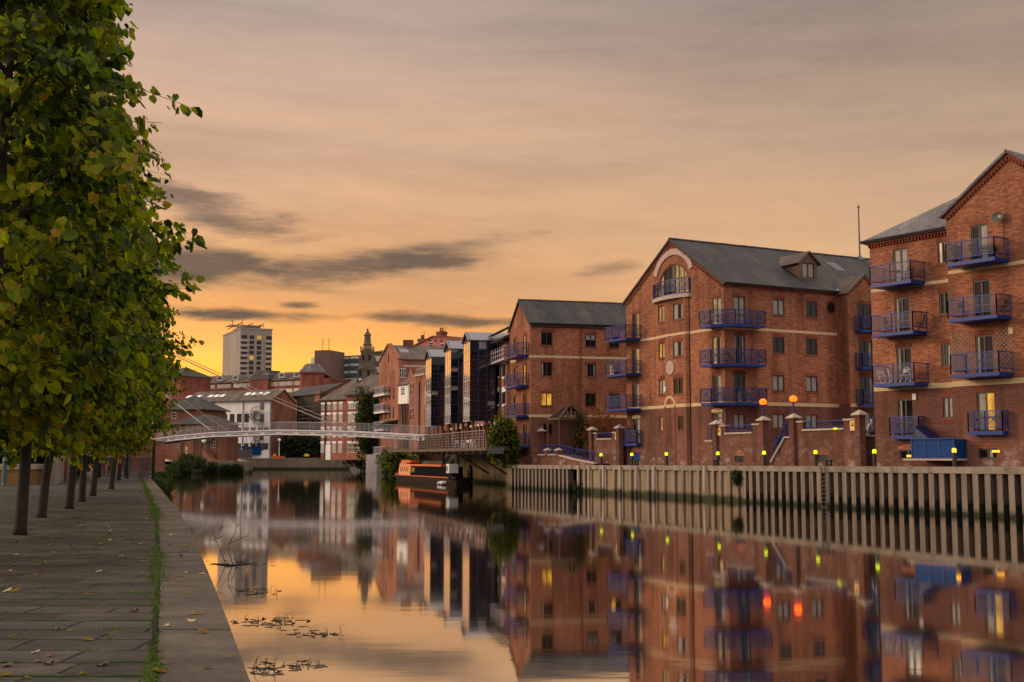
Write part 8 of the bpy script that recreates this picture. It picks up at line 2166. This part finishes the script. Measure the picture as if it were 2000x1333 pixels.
# ---------------------------------------------------------------- grass, leaf litter, weed, branch, balcony furniture
def grass():
    rnd = random.Random(21); m = MB()
    Y = 6.4
    while Y < 74:
        n = 95 if Y < 14 else (50 if Y < 30 else 22)
        den = noise.noise(V((Y*.55, 1.7, 0)))
        wdt = .028+.035*max(0, den)+(.03 if Y > 12 else 0)
        for k in range(int(n*max(.05, .55+1.9*den))):
            y = Y+rnd.random()*.35; x = edgeX(y)-cw-.015+rnd.gauss(0, wdt)
            h = (rnd.uniform(.008,.04) if rnd.random() < .85 else rnd.uniform(.03,.08))*(1.0 if Y < 30 else 1.5); a = rnd.uniform(0, 6.28); w = rnd.uniform(.003,.007)*(1+Y*.03); d = V((math.cos(a), math.sin(a), 0)); t = V((-d.y, d.x, 0))
            p = V((x, y, ZL-.012)); b = p+d*h*.35+V((0,0,h*.7)); e = p+d*h*.9+V((0,0,h*.85))
            m.mesh([p-t*w, p+t*w, b+t*w*.8, b-t*w*.8, e], [(0,1,2,3),(3,2,4)])
        Y += .35
    Y = 6.4
    while Y < 74:                                   # moss cushions filling the joint
        den = noise.noise(V((Y*.55, 1.7, 0))); r = max(.006, .016+.05*den+rnd.uniform(-.015,.02)); x = edgeX(Y)-cw-.012+rnd.gauss(0,.018)
        k0 = 7; c = V((x, Y, ZL-.004+.018)); ring = [V((x+math.cos(6.283*i/k0)*r*rnd.uniform(.6,1.2), Y+math.sin(6.283*i/k0)*.10*rnd.uniform(.7,1.3), ZL-.010)) for i in range(k0)]
        m.mesh([c]+ring, [(0, 1+i, 1+(i+1) % k0) for i in range(k0)], 1)
        Y += .055 if Y < 25 else .12
    for k in range(300):                            # moss along some cross joints
        row = round((6.4+24*rnd.random()**1.4)/.52)*.52
        if noise.noise(V((row*3.1, 4, 0))) < .02: continue
        x = edgeX(row)-cw-.05-abs(rnd.gauss(0, 1.3)); L = rnd.uniform(.05,.25); w = rnd.uniform(.008,.02)
        m.mesh([V((x-L,row,ZL-.009)), V((x,row-w,ZL-.009)), V((x+L,row,ZL-.009)), V((x,row+w,ZL-.009)), V((x,row,ZL+.003))], [(0,1,4),(1,2,4),(2,3,4),(3,0,4)], 1)
    # tufts in the slab joints
    for k in range(260):
        y = 6.4+18*rnd.random()**1.5; row = round(y/.52)*.52+rnd.gauss(0,.015); x0 = edgeX(row)-cw-.1-abs(rnd.gauss(0, 1.8))
        for j in range(rnd.randint(4, 12)):
            x = x0+rnd.gauss(0,.07); h = rnd.uniform(.012,.04); a = rnd.uniform(0, 6.28); d = V((math.cos(a), math.sin(a), 0)); t = V((-d.y, d.x, 0)); p = V((x, row+rnd.gauss(0,.012), ZL-.012)); w = .004
            e = p+d*h*.7+V((0,0,h)); m.mesh([p-t*w, p+t*w, e], [(0,1,2)])
    tag(m.build('grass', [M_GRASS, M_MOSS]), kind='stuff')
M_MOSS = plain('moss', (.040,.070,.008), .9, c2=(.02,.032,.006), scale=30)
grass()
def litter():
    rnd = random.Random(9)
    protos_ = []
    for k, mt in enumerate((M_LEAF4, M_LITTER_P, M_LITTER_B)):
        mb = MB(); add_leaf(mb, V((0,0,.012)), V((1,.2,.05)), V((0,0,1)), .1, rnd, 0); v = mb.v
        mb.v = [(a, b, c+.03*abs(b)*5*.3+(.015 if i in (2, 4) else 0)) for i, (a, b, c) in enumerate(v)]
        o = mb.build('fallen_leaf', mt); tag(o, ('small yellow fallen leaf lying on the dark stone path','pale buff fallen leaf lying on the stone quay','curled brown fallen leaf lying on the stone quay')[k], 'leaf', ('yellow fallen leaves','buff fallen leaves','brown fallen leaves')[k])
        protos_.append(o)
    spots = []
    for k in range(150):
        Y = 6.6+22*rnd.random()**1.7; spots.append((edgeX(Y)-.08-abs(rnd.gauss(0, 2.2)) if rnd.random() < .8 else edgeX(Y)-rnd.uniform(.1,.55), Y))
    # more under the first trunks
    for k in range(50):
        b = bases[1]; spots.append((b[0]+rnd.gauss(1.2,1.2), b[1]+rnd.gauss(-.6,2.0)))
    first = [True]*3
    for (x, y) in spots:
        if x > edgeX(y)-.06: continue
        k = rnd.choices((0,1,2), (.5,.25,.25))[0]; o = protos_[k]
        if first[k]: first[k] = False
        else: o = o.copy(); COL.objects.link(o)
        s = rnd.uniform(.45, 1.05); o.scale = (s, s*rnd.uniform(.7,1), s); o.location = (x, y, ZL-.008 if x < edgeX(y)-cw else ZL+.007); o.rotation_euler = (rnd.uniform(-.12,.12), rnd.uniform(-.12,.12), rnd.uniform(0, 6.28))
M_LITTER_P = plain('leaf_litter_buff', (.38,.28,.14), .7); M_LITTER_B = plain('leaf_litter_brown', (.10,.045,.018), .7)
litter()
def water_bits():
    rnd = random.Random(4)
    def twig(mb, p, d, L, r, depth=0):
        n = 5; pts = [p]; 
        for k in range(n): d = (d+rv(rnd)*.22).normalized(); p = p+d*(L/n); pts.append(p)
        mb.tube(pts, [r*(1-.8*k/n) for k in range(n+1)], 5)
        if depth < 2:
            for k in range(2): twig(mb, pts[rnd.randint(1, 4)], (d+rv(rnd)*.8).normalized(), L*.5, r*.5, depth+1)
    # drowned branch
    b = atZ(452, 1103, 0); m = MB()
    for (x, y, tx, ty, r) in ((455,1103,447,1062,.022),(447,1063,463,1022,.016),(447,1062,487,1047,.016),(462,1102,452,1070,.02),(440,1100,415,1040,.016),(416,1058,430,1030,.012),(418,1055,438,1048,.01),(470,1098,477,1075,.012)):
        p = atY(x, y, b.y); q = atY(tx, ty, b.y+rnd.uniform(-.3,.3)); mid = (p+q)/2+V((rnd.uniform(-.06,.06), rnd.uniform(-.1,.1), 0)); m.tube([p, mid, q], [r*.62, r*.5, r*.2], 6)
        for k in range(3): e = mid+(q-mid)*rnd.random(); m.tube([e, e+V((rnd.uniform(-.25,.25), rnd.uniform(-.2,.2), rnd.uniform(.05,.3)))], [.005,.002], 4)
    m.tube([atZ(415,1101,.01), atZ(450,1104,.02), atZ(500,1101,0)], [.012,.022,.01], 6)
    for k in range(60):
        p = atZ(420+rnd.gauss(40,28), 1096+rnd.gauss(5,4), 0)+V((0,0,.005)); d = V((rnd.uniform(-1,1), rnd.uniform(-.4,.4), rnd.uniform(-.05,.12))); m.tube([p, p+d*rnd.uniform(.1,.35)], [.005,.002], 4)
    tag(m.build('dead_branch', M_BARK, loc=b), 'bare dead branch sticking out of the river beside the left quay', 'branch')
    def weed(x, y, wx, wy, n, label, tall):
        c = atZ(x, y, 0); m = MB()
        for k in range(int(n*.75)):
            p = atZ(x+rnd.gauss(0, wx), y+rnd.gauss(0, wy), 0); p.z = .004
            if rnd.random() < .55:
                a = rnd.uniform(0, 6.28); d = V((math.cos(a), math.sin(a)*.6, 0)); pts = [p]
                for j in range(3): pts.append(pts[-1]+d*rnd.uniform(.03,.09)+V((rnd.uniform(-.02,.02), rnd.uniform(-.03,.03), 0)))
                m.tube(pts, [.004,.006,.004,.002], 4)
            elif rnd.random() < .5: add_leaf(m, p+V((0,0,.006)), V((rnd.uniform(-1,1), rnd.uniform(-1,1), .08)), V((0,0,1)), rnd.uniform(.05,.1), rnd, 0)
            else:
                h = rnd.uniform(.04,.15)*tall; m.tube([p-V((0,0,.02)), p+V((rnd.uniform(-.05,.05),0,h*.6)), p+V((rnd.uniform(-.09,.09),rnd.uniform(-.05,.05),h*rnd.uniform(.5,1)))], [.006,.005,.002], 4)
        tag(m.build('floating_weed', M_WEED, loc=c), label, 'weed', 'patches of floating weed', kind='stuff')
    weed(500, 1157, 22, 4, 70, 'floating twiggy weed patch below the dead branch, against the pale reflection', 1.0)
    weed(545, 1216, 30, 5, 80, 'widest floating weed patch, with upright sprigs, midway down the near water', 1.2)
    weed(620, 1238, 32, 4, 46, 'sparse floating weed trail to the right of the widest patch', 1.2)
    weed(520, 1308, 20, 7, 60, 'dark floating weed clump nearest the bottom edge beside the quay', 1.6)
    weed(585, 1300, 40, 4, 40, 'thin floating weed line right of the nearest dark clump', .8)
    weed(462, 1216, 14, 4, 16, 'few floating leaves close beside the left quay edge', .8)
M_WEED = plain('wet_weed', (.03,.022,.012), .5, c2=(.06,.045,.02), scale=6)
water_bits()
# furniture on the balconies
def furn():
    FL, FG, DL, DG = RBK
    def table(loc, label, mat):
        t = thing('balcony_table', label, 'table', loc); m = MB(); m.lathe(loc+V((0,0,.70)), [(.3,0),(.31,.02),(.3,.035)], 14); m.build('tabletop', mat, t)
        m = MB(); m.tube([loc, loc+V((0,0,.7))], .03, 6); m.lathe(loc, [(.2,0),(.05,.04)], 10); m.build('pedestal', mat, t)
    def folding(loc, rz, label, mat):
        t = thing('folding_chair', label, 'chair', loc); c, s = math.cos(rz), math.sin(rz); P = lambda x, y, z: loc+V((x*c-y*s, x*s+y*c, z))
        for sx in (-.2, .2):
            m = MB(); m.tube([P(sx,-.22,0), P(sx,.12,.5), P(sx,.2,.85)], .022, 6); m.build('side_frame', mat, t); m = MB(); m.tube([P(sx,.2,0), P(sx,-.18,.45)], .022, 6); m.build('leg', mat, t)
        m = MB(); m.hexa([P(-.2,-.2,.43), P(.2,-.2,.43), P(.2,.15,.45), P(-.2,.15,.45), P(-.2,-.2,.46), P(.2,-.2,.46), P(.2,.15,.48), P(-.2,.15,.48)]); m.build('seat', mat, t)
        m = MB(); m.tube([P(-.2,.2,.85), P(0,.22,.9), P(.2,.2,.85)], .022, 6); m.hexa([P(-.2,.15,.62), P(.2,.15,.62), P(.2,.17,.62), P(-.2,.17,.62), P(-.2,.19,.8), P(.2,.19,.8), P(.2,.21,.8), P(-.2,.21,.8)]); m.build('backrest', mat, t)
    z6, z5 = Z(1620, 620, .285), Z(1620, 280, .285)
    d = [w[2]-.02 for w in DL]; g = [(w[0] if hasattr(w[0], '__len__') else w)[2]-.02 for w in DG]
    at = lambda f, u, z, dp, zz: (lambda a: f.P(a, z, dp))(f.hit(*zz(u, 420), dp)[0])
    folding(at(FL, 362, d[2], .8, z6), .3, 'white folding chair at the left end of the white-furnished balcony', M_WHITE_P)
    folding(at(FL, 425, d[2], .7, z6), 1.4, 'white folding chair second from left on the same white-furnished balcony', M_WHITE_P)
    folding(at(FL, 515, d[2], .8, z6), -1.0, 'white folding chair in front of the glazed door on the white-furnished balcony', M_WHITE_P)
    table(at(FL, 555, d[2], .7, z6), 'small white round table at the right end of the white-furnished balcony', M_WHITE_P)
    folding(at(FL, 530, d[0], .7, z5), -.8, 'dark chair on the top balcony of the right block wing', M_BLACK); table(at(FL, 440, d[0], .7, z5), 'dark round table on the top balcony of the right block wing', M_BLACK)
    folding(at(FL, 380, d[1], .7, z5), .8, 'dark chair at the left on the second balcony of the right block wing', M_BLACK); folding(at(FL, 600, d[1], .6, z5), -2, 'dark chair at the right end of the second balcony of the right block wing', M_BLACK)
    table(at(FG, 985, g[0], .7, z5), 'dark table among plants on the top gable balcony', M_BLACK); folding(at(FG, 1050, g[0], .7, z5), -.5, 'dark chair beside the table on the top gable balcony', M_BLACK)
    folding(at(FG, 890, g[1], .7, z5), .5, 'dark chair at the left on the second gable balcony', M_BLACK); folding(at(FG, 1165, g[1], .7, z5), -1.5, 'dark chair at the right on the second gable balcony', M_BLACK)
    for k, (u, zz_, lv, h, lb) in enumerate(((850, z5, 0, .95, 'tall potted plant at the left end of the top gable balcony'), (975, z5, 0, .9, 'potted plant behind the table on the top gable balcony'), (1100, z5, 0, .6, 'low potted plant near the right corner of the top gable balcony'))):
        p = at(FG, u, g[0], .85, zz_); m = MB(); m.lathe(p, [(.14,0),(.19,.3),(.17,.3)], 10); po = tag(m.build('plant_pot', M_BLACK, loc=p), ('dark pot at the left end of the top gable balcony','dark pot behind the table on the top gable balcony','dark pot near the right corner of the top gable balcony')[k], 'pot')
        bush('potted_plant', lb, 'plant', p+V((0,0,.3)), (.34,.34,h*.8), 110, .07, [M_LEAF_B, M_LEAF_BD, M_LEAF_B], 90+k)
    # middle block: chairs on the corner balconies
    B, FF, FS, C, u1, u2, ze, zr, R = MBK; z4 = Z(1200, 440, .39)
    for (u, v, lb) in ((500,485,'pale chair on the top corner balcony of the middle block'),(575,648,'dark chair on the second corner balcony of the middle block')):
        dp = .7; a, z = (FF if u < 540 else FS).hit(*z4(u, v+45), dp); f = FF if u < 540 else FS
        folding(f.P(a, DECK_M[0] if v < 500 else DECK_M[1], dp), .6, lb, M_CAP if v < 500 else M_BLACK)
    a = FS.hit(*z4(650, 860), .5)[0]; p = FS.P(a, DECK_M[2], .5); m = MB(); u3 = V((FS.u.x, FS.u.y, 0))
    for s in (-.45, .45): m.bar(p+u3*s, p+u3*s+V((0,0,.75)), .05, .3)
    m.bar(p-u3*.5+V((0,0,.77)), p+u3*.5+V((0,0,.77)), .4, .05); tag(m.build('balcony_bench', M_LEAD, loc=p), 'pale framed table on the lowest corner balcony of the middle block', 'table')
furn()
